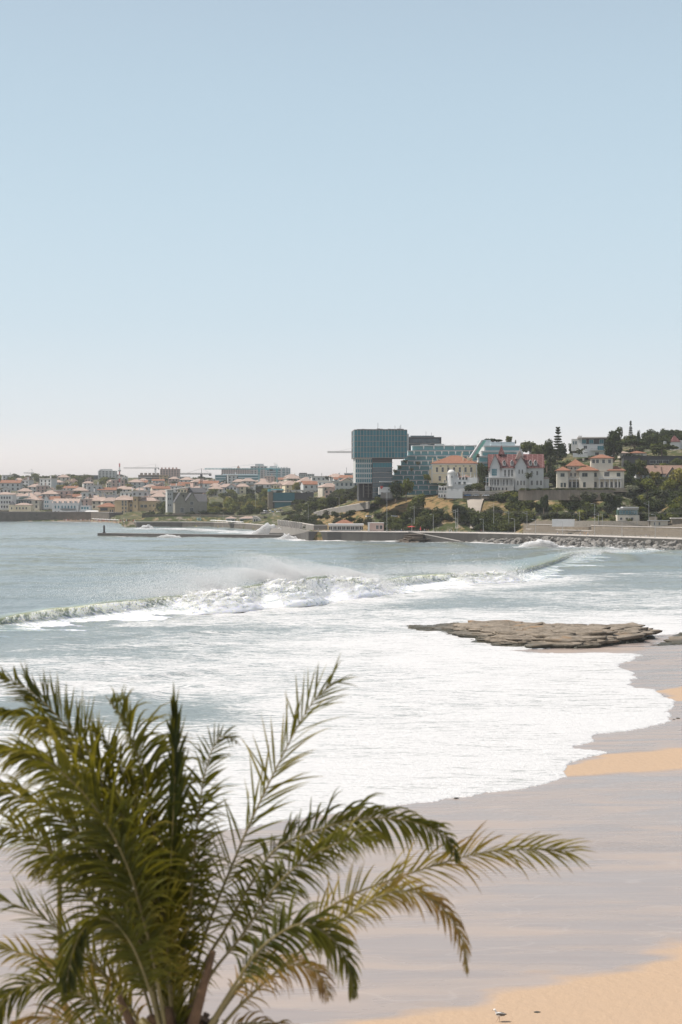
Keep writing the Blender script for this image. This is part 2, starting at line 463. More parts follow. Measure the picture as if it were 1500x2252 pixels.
# crest of the main breaker: px, py_base, crest height, state (0 face, 1 broken)
CREST = [(-500, 1425, .5, 0), (-150, 1400, 1.4, 0), (0, 1387, 2.1, 0), (100, 1378, 2.8, 0), (200, 1367, 3.4, 0), (300, 1358, 3.6, .1), (350, 1353, 3.7, .15), (400, 1351, 3.2, .35),
    (430, 1349, 3.5, .9), (500, 1347, 3.6, 1), (545, 1341, 3.6, 1), (562, 1338, 3.8, .2), (590, 1336, 3.9, .15), (615, 1335, 3.9, .9), (690, 1330, 3.9, 1), (705, 1323, 3.9, .2),
    (735, 1319, 4.0, .15), (765, 1316, 3.9, .9), (800, 1312, 3.6, 1), (850, 1307, 3.4, .8), (885, 1300, 3.2, .1), (950, 1291, 3.2, 0), (1000, 1288, 3.3, .1),
    (1020, 1287, 3.3, .9), (1075, 1284, 3.2, 1), (1120, 1281, 2.9, 1), (1138, 1276, 2.7, .25), (1180, 1264, 2.6, 0), (1240, 1242, 2.4, 0), (1275, 1226, 2.0, .2),
    (1330, 1218, 1.2, .5), (1420, 1214, .5, .3), (1500, 1213, .3, 0)]
_cw = [onz(a, b)[:2] + (h, s) for a, b, h, s in [(c[0], c[1], c[2], c[3]) for c in CREST]]
def resample(pts, step):
    pts = np.array(pts, float)
    d = np.r_[0, np.cumsum(np.hypot(np.diff(pts[:, 0]), np.diff(pts[:, 1])))]
    s = np.arange(0, d[-1], step)
    # smooth positions through a light convolution after linear interpolation
    out = np.stack([np.interp(s, d, pts[:, k]) for k in range(pts.shape[1])], -1)
    k = np.hanning(41); k /= k.sum()
    for c in (0, 1, 2):
        q = np.r_[np.full(20, out[0, c]) + (out[0, c] - out[1, c]) * np.arange(20, 0, -1), out[:, c], np.full(20, out[-1, c]) + (out[-1, c] - out[-2, c]) * np.arange(1, 21)]
        out[:, c] = np.convolve(q, k, 'valid')
    return out
CW = resample(_cw, .5)

FOAMZ = [tuple(onz(a, b)[:2]) for a, b in [(-3000, 1445), (-300, 1440), (0, 1422), (140, 1400), (250, 1378), (370, 1357), (550, 1342), (700, 1328), (850, 1307), (1000, 1287), (1150, 1278), (1300, 1266), (1500, 1262), (2600, 1262), (2600, 1370)]] \
    + [tuple(p) for p in SHORE[1:-1]] + [(-2600, 130), (-3000, 200)]

def build_sea():
    Y = np.concatenate([np.linspace(60, 100, 12), np.geomspace(101, 290, 520), np.geomspace(290.5, 900, 420), np.geomspace(905, 1500, 60), np.geomspace(1520, 24000, 26)])
    T = cols_t(560, .27, 4.0)
    TT, YY = np.meshgrid(T, Y); XX = TT * YY
    s = shore_sd(XX, YY)
    ins = inside(XX, YY, FOAMZ); fd = seg_dist(XX, YY, np.array(FOAMZ[:15]))
    fd = np.where(ins, fd, -fd)
    fw = fd + 4 * (XX > -30) + (fbm(XX * .06, YY * .06, 4, 13) - .5) * 16
    prox = np.clip(s / 110, 0, 1)
    foam = np.clip(fw / 12 + 1.0, 0, 1) * (.68 + .32 * (1 - prox) ** 1.3)
    foam = foam * (1 - .35 * np.clip((fbm(XX * .012, YY * .03, 3, 40) - .52) * 6, 0, 1) * np.clip((s - 25) / 50, 0, 1))
    dc = seg_dist(XX, YY, CW[::24, :2])
    foam = np.where(ins & (XX > -42), np.maximum(foam, .80 * np.clip(1.25 - dc / 45, 0, 1) * np.clip((XX + 42) / 15, 0, 1)), foam)
    # calm blue strip left of the foam tongue, and the open blue patch on the right
    gap = np.exp(-(((YY - 172 - .05 * XX) / 9) ** 2)) * np.clip((-8 - XX - 3 * np.sin(YY * .15)) / 9, 0, 1)
    foam = foam * (1 - .6 * gap)
    # faint foam lines on the open sea
    lines = np.clip((fbm(XX * .012, YY * .055, 4, 61) - .60) * 5, 0, 1) * .22
    foam = np.maximum(foam, np.where(s > 5, lines, 0))
    # wash along the wall and the jetty
    for poly, wdt, st in WASH:
        dd = seg_dist(XX, YY, np.array(poly)) + (fbm(XX * .08, YY * .05, 3, 71) - .5) * wdt * .9
        foam = np.maximum(foam, np.clip(1.25 - dd / wdt, 0, 1) * st)
    foam[s < 3.5] = np.maximum(foam[s < 3.5], .93)
    # swell and chop
    sw = np.zeros_like(XX)
    amp = np.clip((YY - 300) / 250, 0, 1) * np.clip((1500 - YY) / 300, 0, 1)
    ph = (YY * .86 - XX * .5) / 44 + (fbm(XX * .004, YY * .006, 3, 91) * 7)
    cr = np.clip(np.sin(ph * 2 * np.pi), 0, 1) ** 3
    sw += amp * cr * 1.0 * np.clip(fbm(XX * .006, YY * .01, 3, 93) * 2.4 - .6, 0, 1.2)
    chop = (fbm(XX * .10, YY * .22, 4, 95) - .5) * .9 + (fbm(XX * .45, YY * .8, 3, 97) - .5) * .28
    sw += chop * np.clip(s / 60, .12, 1)
    inner = np.clip(np.sin((YY * .9 - XX * .42) / 17 * 2 * np.pi + fbm(XX * .02, YY * .02, 3, 98) * 9), 0, 1) ** 4 * np.clip((s - 20) / 40, 0, 1) * np.clip((330 - YY) / 60, 0, 1)
    sw += inner * .45 * np.clip(fbm(XX * .03, YY * .03, 2, 99) * 2 - .5, 0, 1)
    edge = np.clip(s / 2.0, 0, 1) ** .5
    Z = np.where(s > 0, .03 + .09 * edge + sw * np.clip(s / 8, 0, 1), np.maximum(s * .5, -1.6))
    # seabed stays below the sheet: on land the sheet dives under the sand
    Z = np.where(s <= 0, Z - .1, np.maximum(Z, sand_h(XX, YY, s) + .06))
    Z = Z - np.clip(YY - 2500, 0, 1e9) * 0 - .25 * (YY > 1500)
    co = np.stack([XX, YY, Z], -1).reshape(-1, 3)
    near = np.clip(1 - s / 45, 0, 1) * .55
    me = np_mesh('sea', co, grid_quads(len(Y), len(T)), M_SEA, attrs={'foam': foam, 'near': near, 'olive': np.clip(cr * amp * .5, 0, 1)})
    tag(link('sea', me), 'grey blue sea with white foam running up the beach', None, None, 'structure')

def build_breaker():
    CW[:, 2] *= 1 + .46 * np.exp(-(((CW[:, 0] * F / CW[:, 1] + 750) - 640) / 190) ** 2)
    n = len(CW)
    tx = np.gradient(CW[:, 0]); ty = np.gradient(CW[:, 1]); L = np.hypot(tx, ty); tx, ty = tx / L, ty / L
    sx, sy = -ty, tx                   # seaward normal (left of travel = away from the beach)
    S = np.arange(n) * .5
    H = CW[:, 2] * (.92 + .16 * vnoise(S * .12, S * 0, 2)); ST = np.clip(CW[:, 3], 0, 1)
    # profile stations: u seaward distance, from front toe (negative) to the long back
    prof_u = np.array([-9, -6.5, -4.6, -3.2, -2.2, -1.5, -1.05, -.8, -.72, -.8, -1.1, -1.35, -1.2, -.7, 0, .9, 2, 3.4, 5, 7, 9.5, 12.5, 16, 20, 25])
    prof_z = np.array([-.02, .02, .06, .13, .24, .38, .54, .70, .82, .90, .93, .95, .985, 1.0, .985, .94, .87, .77, .65, .51, .36, .23, .12, .03, -.1])
    # densify
    tt = np.linspace(0, 1, len(prof_u)); td = np.linspace(0, 1, 96)
    pu, pz = np.interp(td, tt, prof_u), np.interp(td, tt, prof_z)
    k = np.array([.25, .5, .25])
    for _ in range(3):
        pu[1:-1] = np.convolve(pu, k, 'valid'); pz[1:-1] = np.convolve(pz, k, 'valid')
    U = pu[None, :] * np.ones((n, 1)); Zp = pz[None, :] * H[:, None]
    curl = np.clip(ST * 1.0 + (H[:, None][:, 0] - 2.4) * .45, 0, 1)[:, None]
    nocurl = np.where(pu < 0, np.minimum.accumulate(pu[::-1])[::-1], pu)
    U = U * curl + (1 - curl) * np.where(pu[None, :] < 0, -np.abs(np.minimum(nocurl, -.0))[None, :] * 2.3, pu[None, :])
    base = np.clip(pz, 0, 1)
    ipk = int(np.argmax(pz)); tf = np.clip(np.arange(96) / ipk, 0, 1)
    u_s = np.where(np.arange(96) <= ipk, -8.5 * (1 - tf) ** .9, pu); z_s = np.where(np.arange(96) <= ipk, tf ** .62, pz)
    sm = np.convolve(np.r_[np.full(3, ST[0]), ST, np.full(3, ST[-1])], np.ones(7) / 7, 'valid')[:, None]
    U = U * (1 - sm) + u_s[None, :] * sm; Zp = Zp * (1 - sm) + (z_s[None, :] * H[:, None]) * sm
    lump = (fbm(S[:, None] * .55 + 0 * U, td[None, :] * 26, 4, 101) - .5)
    lump2 = (fbm(S[:, None] * 1.7 + 0 * U, td[None, :] * 60, 3, 102) - .5)
    stw = ST[:, None] * np.exp(-((td[None, :] - .36) / .26) ** 2)
    bil = 1 - np.abs(fbm(S[:, None] * .42 + 3, U * .42 + 0 * S[:, None], 3, 131) - .5) * 5; bil2 = 1 - np.abs(fbm(S[:, None] * 1.1, U * 1.1, 3, 132) - .5) * 4
    U = U - stw * lump * 2.2; Zp = Zp + stw * (np.clip(bil, -.4, 1) * .55 + np.clip(bil2, -.4, 1) * .22)
    Zp = Zp + stw * (lump * 1.2 + lump2 * .5) + (1 - stw) * lump2 * .05 * base
    Zp = Zp + (fbm(S[:, None] * .2, td[None, :] * 9, 3, 103) - .5) * .35 * base
    X = CW[:, 0][:, None] + sx[:, None] * (U + 5.0); Yv = CW[:, 1][:, None] + sy[:, None] * (U + 5.0)
    co = np.stack([X, Yv, Zp + .02], -1).reshape(-1, 3)
    foam = np.clip(.30 + .75 * stw * 1.6, 0, 1)
    front = (td[None, :] < .42)
    lace = np.clip((H[:, None] - 1.4) * .28, 0, .5) * np.exp(-((S[:, None] % 1e9) * 0))
    foam = np.where(front, np.maximum(foam * .8, .26 + lace * 1.1 + .08 * np.clip(.24 - td[None, :], 0, .12) / .12), np.clip(stw * 1.5, 0, 1))
    crest = np.exp(-((td[None, :] - .52) / .045) ** 2) * np.clip((H[:, None] - 1.9) * .5, 0, .8)
    foam = np.clip(np.maximum(foam, crest * .6), 0, 1)
    foam = np.maximum(foam, ST[:, None] * np.clip((H[:, None] - 1.8) * 1.2, 0, 1) * np.clip(1.3 - td[None, :] * 2.2, 0, 1))
    olive = np.clip(np.exp(-((td[None, :] - .40) / .17) ** 2) * np.clip((H[:, None] - .8) * .8, 0, 1), 0, 1)
    me = np_mesh('wave', co, grid_quads(n, 96), M_WAVE, attrs={'foam': foam, 'near': 0 * foam + .25, 'olive': olive})
    tag(link('wave', me), 'long breaking wave with olive face and white crest', None, None, 'structure')
    return sx, sy, H, ST

def mat_spray():
    t = NT('spray')
    d = t.node('BsdfDiffuse'); d.inputs[0].default_value = (.97, .97, .97, 1)
    e = t.node('BsdfTranslucent'); e.inputs[0].default_value = (.97, .97, .97, 1)
    return t.done(t.mixsh(.6, d.outputs[0], e.outputs[0]))
M_SPRAY = mat_spray()

def droplets(name, pts, size, label, seed=1):
    """many tiny faceted drops as one mesh"""
    rg = np.random.RandomState(seed); n = len(pts)
    tet = np.array([[1, 1, 1], [-1, -1, 1], [-1, 1, -1], [1, -1, -1]], float) / 1.7
    q = rg.normal(size=(n, 3, 3)); q, _ = np.linalg.qr(q)
    v = np.einsum('ij,njk->nik', tet, q) * size[:, None, None] + pts[:, None, :]
    f = np.array([[0, 1, 2], [0, 3, 1], [0, 2, 3], [1, 3, 2]])[None] + (np.arange(n) * 4)[:, None, None]
    me = np_mesh(name, v.reshape(-1, 3), f.reshape(-1, 3), M_SPRAY, smooth=False, tris=True)
    return tag(link(name, me), label, 'spray', None, 'stuff')

def build_spray(sx, sy, H, ST):
    rg = np.random.RandomState(5)
    n = 1250000
    S = rg.rand(n) * len(CW)
    i = S.astype(int)
    # how hard each stretch of the crest is smoking
    pxs = CW[:, 0] * F / CW[:, 1] + 750
    dens = np.interp(pxs, [200, 300, 400, 520, 640, 720, 800, 880, 900, 960, 1040, 1110, 1160, 1200], [0, .12, .5, .8, 1, .95, .6, .28, .1, .35, .35, .15, .03, 0])
    dens = dens * (.35 + 1.0 * vnoise(np.arange(len(CW)) * .06, 0 * pxs, 44))
    keep = rg.rand(n) < dens[i]; S, i = S[keep], i[keep]; n = len(i)
    a = rg.exponential(.30, n)                       # age: how far the wind has carried it
    a = np.clip(a, 0, 1.5)
    back = a * 17; up = 6.8 * np.sqrt(a) * (.25 + .9 * rg.rand(n)) * (.5 + .8 * vnoise(i * .05, a * 2, 45)) - a * a * 1.6
    up = up * np.interp(pxs[i], [300, 500, 700, 900, 1100], [.8, 1.0, 1.15, .7, .7])
    x = CW[i, 0] + sx[i] * (5 + back) - a * 9 + rg.normal(size=n) * .5
    y = CW[i, 1] + sy[i] * (5 + back) + rg.normal(size=n) * .5
    z = H[i] * (.96 - .3 * np.clip(a - .4, 0, 1)) + up
    ok = z > .2
    droplets('wave_spray', np.stack([x, y, z], -1)[ok], (.040 + .045 * rg.rand(n) * np.exp(-a))[ok], 'fine white spray blown back off the crest of the long breaker')
    import bmesh
    t = NT('billow_foam'); t.done(t.bsdf((.97, .97, .96), .8, t.bump(t.noise(t.coord(), 2.2, 5, .7), .8, .35), Subsurface_Weight=1.0, Subsurface_Scale=1.0, Subsurface_Radius=(1.6, 1.6, 1.5), Specular_IOR_Level=.1))
    base = []
    for kk in range(5):
        bm = bmesh.new(); bmesh.ops.create_icosphere(bm, subdivisions=2, radius=1.0)
        V0 = np.array([v.co[:] for v in bm.verts]); Fq = np.array([[v.index for v in f.verts] for f in bm.faces]); bm.free()
        dsp = .62 + .75 * fbm(V0[:, 0] * 1.7 + V0[:, 2] * 1.1 + kk * 5, V0[:, 1] * 1.7 - V0[:, 2] * .8 + kk * 3, 4, 200 + kk, .6)
        base.append((V0 * dsp[:, None], Fq))
    VV, FF, off = [], [], 0
    for _ in range(9000):
        k = int(rg.rand() * len(CW))
        if rg.rand() > ST[k] ** 1.5: continue
        f = rg.rand(); uu = -.4 - 7.6 * f; zz = H[k] * ((1 - f) ** .62) + .25 * rg.rand()
        r_ = (.10 + .16 * rg.rand() ** 2)
        v0, f0 = base[_ % 5]; an = rg.rand() * 6.28; ca, sa = math.cos(an), math.sin(an)
        v = np.stack([v0[:, 0] * ca - v0[:, 1] * sa, v0[:, 0] * sa + v0[:, 1] * ca, v0[:, 2] * .85], -1) * r_
        VV.append(v + np.array([CW[k, 0] + sx[k] * (5 + uu), CW[k, 1] + sy[k] * (5 + uu), zz + .1])); FF.append(f0 + off); off += len(v0)
    tag(link('wave_billows', np_mesh('wave_billows', np.concatenate(VV), np.concatenate(FF), t.m, tris=True)), 'billowing white water where the long wave has broken', 'foam', None, 'stuff')
    # turbulent foam tumbling down the broken stretches
    n = 420000
    i = (rg.rand(n) * len(CW)).astype(int); keep = rg.rand(n) < ST[i] ** 1.3; i = i[keep]; n = len(i)
    f = rg.rand(n); u = -8.5 * f + .6
    hh = H[i] * (1 - f) ** .62 + rg.exponential(.5, n) * (.25 + 3.0 * vnoise(i * .11, f * 5, 46) ** 2.5 + 1.0 * vnoise(i * .5, f * 14, 47) ** 3) * (1.5 - f)
    x = CW[i, 0] + sx[i] * (5 + u); y = CW[i, 1] + sy[i] * (5 + u)
    droplets('wave_foam', np.stack([x, y, hh + .2], -1), .04 + .06 * rg.rand(n) ** 2, 'white tumbling foam down the broken front of the long wave', 9)

def splash(name, px, py, wpx, hpx, n, label, seed, Y=None):
    rg = np.random.RandomState(seed)
    c = onz(px, py) if Y is None else Vector((px2x(px, Y), Y, 0))
    Y = c.y; w, h = m_(wpx, Y), m_(hpx, Y)
    x = rg.normal(size=n) * .38
    env = np.clip(1 - x * x * 1.1, .05, 1) * (.55 + .75 * vnoise(x * 6 + seed, 0 * x, seed))
    z = rg.rand(n) ** 1.35 * env * h
    pts = np.stack([c.x + x * w + z * .25, c.y + rg.normal(size=n) * 3, z], -1)
    droplets(name, pts, (.10 + .16 * rg.rand(n)) * (Y / 750), label, seed)
# ------------------------------------------------------------------ hillside terrain
LAND = [(700, 840, 6), (750, 838, 6), (900, 827, 6), (1050, 806, 6), (1150, 778, 6.5),
    (1200, 772, 9.6), (1350, 738, 9.6), (1500, 702, 9.6), (1700, 645, 9.6), (2000, 580, 9), (2600, 470, 9), (4200, 360, 9),
    (1050, 836, 22), (1050, 848, 25), (1050, 880, 27), (980, 842, 22), (980, 856, 24.5), (900, 845, 12), (900, 866, 23), (850, 850, 11), (850, 870, 20), (800, 858, 7), (800, 900, 20), (800, 930, 22), (740, 880, 7), (740, 930, 14), (740, 980, 18),
    (660, 965, 6), (660, 1010, 8), (660, 1090, 14), (620, 1060, 7.5), (1120, 800, 7), (1120, 826, 19), (1120, 846, 25.5), (1180, 795, 12), (1180, 815, 22), (1180, 840, 28), (1250, 785, 12), (1250, 806, 24.3), (1250, 820, 29.5), (1250, 850, 31),
    (1350, 770, 12.5), (1350, 798, 24.3), (1350, 815, 29.5), (1350, 850, 32), (1400, 770, 13), (1400, 800, 22), (1400, 830, 31), (1400, 870, 38), (1400, 900, 44), (1400, 960, 55), (1500, 735, 11.5), (1500, 770, 19), (1500, 800, 27), (1500, 840, 36), (1500, 900, 48), (1500, 1000, 62),
    (1500, 1200, 74), (1300, 900, 38), (1300, 950, 50), (1300, 1100, 60), (1200, 900, 36), (1200, 980, 48), (1200, 1150, 56), (1100, 880, 28.5), (1100, 950, 38), (1100, 1100, 48), (1000, 880, 27), (1000, 930, 29), (1000, 1100, 42),
    (900, 900, 24.5), (900, 950, 27), (900, 1100, 35), (800, 1050, 26), (740, 1150, 24), (740, 1400, 34), (660, 1200, 17), (660, 1400, 28), (-300, 1410, 9), (0, 1420, 9), (150, 1420, 9), (250, 1345, 6), (350, 1180, 8.5), (450, 1180, 8.5), (550, 1120, 8),
    (150, 1470, 12), (0, 1500, 15), (0, 1700, 29), (0, 2000, 44), (0, 2300, 53), (0, 3500, 60), (300, 1400, 10), (300, 1500, 15), (300, 1750, 31), (300, 2100, 48), (300, 2400, 55), (300, 3500, 60), (550, 1300, 12), (550, 1700, 30), (550, 2100, 46), (550, 2500, 54), (700, 1800, 40),
    (700, 2300, 52), (900, 1500, 44), (900, 2500, 58), (1200, 2000, 66), (1500, 2000, 80), (1800, 1500, 80), (2500, 1000, 75), (-500, 1420, 8), (-500, 2000, 42), (-1500, 1500, 12), (-1500, 3000, 50), (4000, 800, 60), (1700, 760, 25), (2000, 720, 30), (1800, 900, 50),
    (-1500, 6000, 60), (0, 6000, 62), (1500, 6000, 80), (3000, 6000, 80), (3000, 2000, 80)]
_A = np.array(LAND, float)
_u = np.stack([_A[:, 0] / 110, np.log(_A[:, 1]) * 14], -1)
def _tps(r2): return np.where(r2 > 1e-12, .5 * r2 * np.log(np.maximum(r2, 1e-12)), 0)
_N = len(_A)
_K = _tps(((_u[:, None] - _u[None]) ** 2).sum(-1)) + np.eye(_N) * .02
_Pm = np.c_[np.ones(_N), _u]
_M = np.block([[_K, _Pm], [_Pm.T, np.zeros((3, 3))]])
_W = np.linalg.solve(_M, np.r_[_A[:, 2], 0, 0, 0])
def land_h(X, Y):
    X = np.atleast_1d(np.asarray(X, float)); Y = np.atleast_1d(np.asarray(Y, float))
    q = np.stack([(X * F / Y + 750) / 110, np.log(Y) * 14], -1)
    out = np.zeros(len(q))
    for i in range(0, len(q), 20000):
        c = q[i:i + 20000]
        out[i:i + 20000] = _tps(((c[:, None] - _u[None]) ** 2).sum(-1)) @ _W[:_N] + _W[_N] + c @ _W[_N + 1:]
    out = np.clip(out, 5.0, 95)
    d = Y - coast_Y(X * F / Y + 750)
    out = np.where(d < 14, np.minimum(out, 5.0), out)
    return np.where(d < 2.0, -5, out + (fbm(X * .05, Y * .05, 4, 6) - .5) * 2.2 * np.clip((d - 20) / 20, 0, 1))
def tz(px, Y): return float(land_h([px2x(px, Y)], [Y])[0])

def mat_hill():
    t = NT('hill_ground')
    c = t.coord((1, 1, 1))
    n1 = t.noise(c, .035, 5, .6); n2 = t.noise(c, .22, 5, .65); n3 = t.noise(c, 1.3, 3, .6)
    grass = t.mix(n3, (.27, .195, .10), (.20, .15, .08))
    soil = t.mix(n3, (.24, .21, .17), (.17, .145, .12))
    green = t.mix(n3, (.035, .048, .018), (.075, .085, .032))
    a = t.mix(t.mr(n1, .42, .55, 0, 1, True), grass, soil)
    a = t.mix(t.mr(n2, .40, .50, 0, 1, True), a, green)
    a = t.mix(t.math('MULTIPLY', t.attr('dryg'), t.mr(n2, .62, .5), clamp=True), a, t.mix(n3, (.27, .18, .085), (.19, .135, .07)))
    a = t.mix(t.attr('gravel'), a, t.mix(n3, (.12, .105, .085), (.18, .155, .125)))
    return t.done(t.bsdf(a, .95, t.bump(n3, .8, .6), Specular_IOR_Level=.1))
M_HILL = mat_hill()
def build_land():
    Y = np.concatenate([np.geomspace(300, 660, 14), np.geomspace(664, 1000, 230), np.geomspace(1003, 2600, 150), np.geomspace(2700, 12000, 12)])
    T = cols_t(330, .27, 2.2)
    TT, YY = np.meshgrid(T, Y); XX = TT * YY
    Z = land_h(XX.ravel(), YY.ravel())
    co = np.stack([XX.ravel(), YY.ravel(), Z], -1)
    grv = np.clip((12.4 - Z) / .8, 0, 1) * (XX.ravel() * F / YY.ravel() + 750 > 1150) * (YY.ravel() < 900)
    tag(link('hillside_terrain', np_mesh('hillside_terrain', co, grid_quads(len(Y), len(T)), M_HILL, attrs={'gravel': grv, 'dryg': np.clip((Z - 9) / 3, 0, 1) * (np.abs(XX.ravel() * F / YY.ravel() + 750 - 915) < 80) * (YY.ravel() < 880) + .7 * (np.abs(XX.ravel() * F / YY.ravel() + 750 - 1105) < 55) * (YY.ravel() < 850) + .9 * (np.abs(XX.ravel() * F / YY.ravel() + 750 - 750) < 60) * (YY.ravel() < 960)})), 'green and ochre slope rising behind the promenade', None, None, 'structure')
build_land()

M_CONC = plain('grey_concrete', (.20, .185, .165), .9, .25, .3, .02)
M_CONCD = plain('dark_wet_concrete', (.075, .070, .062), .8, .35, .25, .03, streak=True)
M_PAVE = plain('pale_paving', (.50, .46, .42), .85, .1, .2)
M_STONE = plain('tan_stone', (.23, .195, .15), .9, .3, .5, .06)
M_STONEB = plain('brown_stone', (.22, .18, .14), .9, .35, .8, .06, streak=True)
M_WHITE = plain('white_render', (.60, .59, .57), .8, .05)
M_CREAM = plain('cream_render', (.58, .53, .44), .8, .06)
M_YEL = plain('yellow_render', (.66, .52, .31), .8, .07)
M_OCH = plain('ochre_render', (.50, .36, .20), .8, .1)
M_PINK = plain('pink_render', (.50, .36, .31), .8, .07)
M_GREY = plain('grey_render', (.45, .45, .43), .8, .08)
M_GREYW = plain('pale_grey_render', (.52, .52, .51), .8, .08)
M_DARKB = plain('dark_cladding', (.055, .055, .06), .6, .2)
M_RAIL = plain('railing_paint', (.55, .53, .50), .6, .05)
M_TRUNK = plain('bark', (.16, .12, .085), .95, .3, 3, .03)
M_METAL = plain('galvanised_metal', (.42, .42, .41), .45, .1, 1, metal=.6)
M_TEAL = plain('teal_paint', (.10, .34, .38), .5, .1)
M_RED = plain('red_paint', (.45, .06, .05), .5, .1)
M_BLACK = plain('black_paint', (.03, .03, .032), .5, .1)
M_DKGREEN = plain('dark_green_paint', (.04, .09, .07), .5, .1)

def mat_tile(name, a, b):
    t = NT(name)
    c = t.coord((1, 1, 1))
    n = t.noise(c, .9, 5, .7); w = t.vor(t.coord((3.2, 3.2, 3.2)), 1)
    col = t.mix(t.mr(n, .3, .7), a, b)
    col = t.mix(t.mr(w, 0, .7, .35, 0), col, tuple(x * .5 for x in a))
    return t.done(t.bsdf(col, .85, t.bump(w, .6, .06)))
M_TILE = mat_tile('terracotta_tiles', (.205, .082, .046), (.28, .14, .085))
M_TILEP = mat_tile('faded_terracotta_tiles', (.32, .23, .19), (.40, .31, .26))
M_TILEB = mat_tile('brown_tiles', (.19, .12, .09), (.26, .17, .13))
M_SLATE = mat_tile('dark_slate', (.055, .055, .06), (.10, .10, .105))

def mat_glass(name, a, b, rough=.12, spec=.6, var=2.0):
    t = NT(name)
    oi = t.node('ObjectInfo')
    n = t.noise(t.coord((.2, .2, .5)), 1, 3, .6)
    f = t.math('ADD', t.math('MULTIPLY', oi.outputs['Random'], .6), t.math('MULTIPLY', n, .4))
    return t.done(t.bsdf(t.mix(f, a, b), rough, None, Specular_IOR_Level=spec, IOR=1.5))
M_GLASS = mat_glass('window_glass', (.015, .022, .026), (.05, .06, .065), .15, .3)
M_GTEAL = mat_glass('teal_glass', (.022, .115, .145), (.065, .215, .25), .3, .15)
M_GLTEAL = mat_glass('pale_teal_glass', (.10, .265, .295), (.19, .38, .405), .25, .25)
M_GDARK = mat_glass('dark_blue_glass', (.02, .055, .075), (.05, .10, .12), .1, .7)

# ------------------------------------------------------------------ sea wall, jetty, ramp, riprap
def ribbon(mb, pts, off0, off1, z0, z1, mi=0):
    """solid strip following a plan polyline between two lateral offsets (left of travel is positive)"""
    n = len(pts); V = []
    for i in range(n):
        a = Vector(pts[max(i - 1, 0)]); b = Vector(pts[min(i + 1, n - 1)])
        d = (b - a).normalized(); nr = Vector((-d.y, d.x))
        p = Vector(pts[i])
        za, zb = (z0[i], z1[i]) if hasattr(z0, '__len__') else (z0, z1)
        q0, q1 = p + nr * off0, p + nr * off1
        V += [(q0.x, q0.y, za), (q1.x, q1.y, za), (q1.x, q1.y, zb), (q0.x, q0.y, zb)]
    fs = []
    for i in range(n - 1):
        o = 4 * i
        fs += [(o + k, o + (k + 1) % 4, o + 4 + (k + 1) % 4, o + 4 + k) for k in range(4)]
    fs += [(0, 3, 2, 1), (4 * n - 4, 4 * n - 3, 4 * n - 2, 4 * n - 1)]
    return mb.add(V, fs, mi)

WALLPX = [688, 720, 750, 800, 850, 900, 950, 1000, 1050, 1100, 1150, 1200, 1250, 1300, 1350, 1400, 1450, 1500, 1600, 1800, 2100, 2600, 4200]
WP = [cpt(p) for p in WALLPX]
w = empty('sea_wall', (0, 0, 0), 0, 'long dark concrete sea wall with pale walkway behind the boulders', 'sea wall')
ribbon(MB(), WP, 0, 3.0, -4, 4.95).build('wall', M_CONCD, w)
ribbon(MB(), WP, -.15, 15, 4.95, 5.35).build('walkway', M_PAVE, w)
# railing posts + rails as one part
rl = MB(); pts = []
for a, b in zip(WP[:-1], WP[1:]):
    n = max(1, int(math.dist(a, b) / 2.5))
    pts += [(a[0] + (b[0] - a[0]) * k / n, a[1] + (b[1] - a[1]) * k / n) for k in range(n)]
for x, y in pts[:150]: rl.box(x - .04, x + .04, y + .3, y + .38, 5.35, 6.3)
ribbon(rl, [(x, y + .34) for x, y in pts[:150]], -.03, .03, 6.25, 6.32); ribbon(rl, [(x, y + .34) for x, y in pts[:150]], -.02, .02, 5.8, 5.84)
rl.build('railing', M_METAL, w)
# tiered retaining walls of the railway at the right
TW = [cpt(p, 22) for p in (1165, 1200, 1250, 1300, 1350, 1400, 1450, 1500, 1600, 1800, 2100)]
o = empty('railway_wall', (0, 0, 0), 0, 'tan retaining wall in two tiers behind the seaside walkway', 'retaining wall')
ribbon(MB(), TW, -3.0, 0, 4, 7.3).build('lower_tier', M_STONE, o)
ribbon(MB(), TW, -3.3, -2.9, 7.3, 7.7).build('ledge', M_PAVE, o)
ribbon(MB(), TW, 0.01, 3, 4, 9.9).build('upper_tier', M_STONE, o)
ribbon(MB(), TW, -.15, .5, 9.9, 10.25).build('coping', M_PAVE, o)

# wall section between the jetty and the wall end, sloping up
JP = [(px2x(a, y), y) for a, y in ((219, 893), (300, 884), (400, 872), (500, 862), (600, 853), (655, 850))]
j = empty('jetty', (0, 0, 0), 0, 'low dark concrete jetty reaching out to the left into the bay', 'jetty')
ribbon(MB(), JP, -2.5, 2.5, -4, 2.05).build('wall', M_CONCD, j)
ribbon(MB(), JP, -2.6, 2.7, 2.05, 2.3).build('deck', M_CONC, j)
S2 = [(px2x(655, 850), 850), (px2x(672, 832), 832), (px2x(688, 813.5), 813.5)]
ribbon(MB(), S2, -2.5, 8, [-4] * 3, [2.3, 3.8, 5.3]).build('ramp', M_CONCD, j)
bx, by = px2x(229, 891), 891
b = empty('beacon', (bx, by, 2.3), 0, 'small dark round beacon standing at the end of the jetty', 'beacon')
mb = MB(); mb.tube([(0, 0, 0), (0, 0, .5), (0, 0, .5), (0, 0, 4.0)], [1.0, 1.0, .62, .55], 12); mb.build('tower', M_BLACK, b)
mb = MB(); mb.tube([(0, 0, 4.0), (0, 0, 4.15), (0, 0, 4.15), (0, 0, 4.8), (0, 0, 5.0)], [.8, .8, .4, .4, .05], 12); mb.build('lamp', M_BLACK, b)
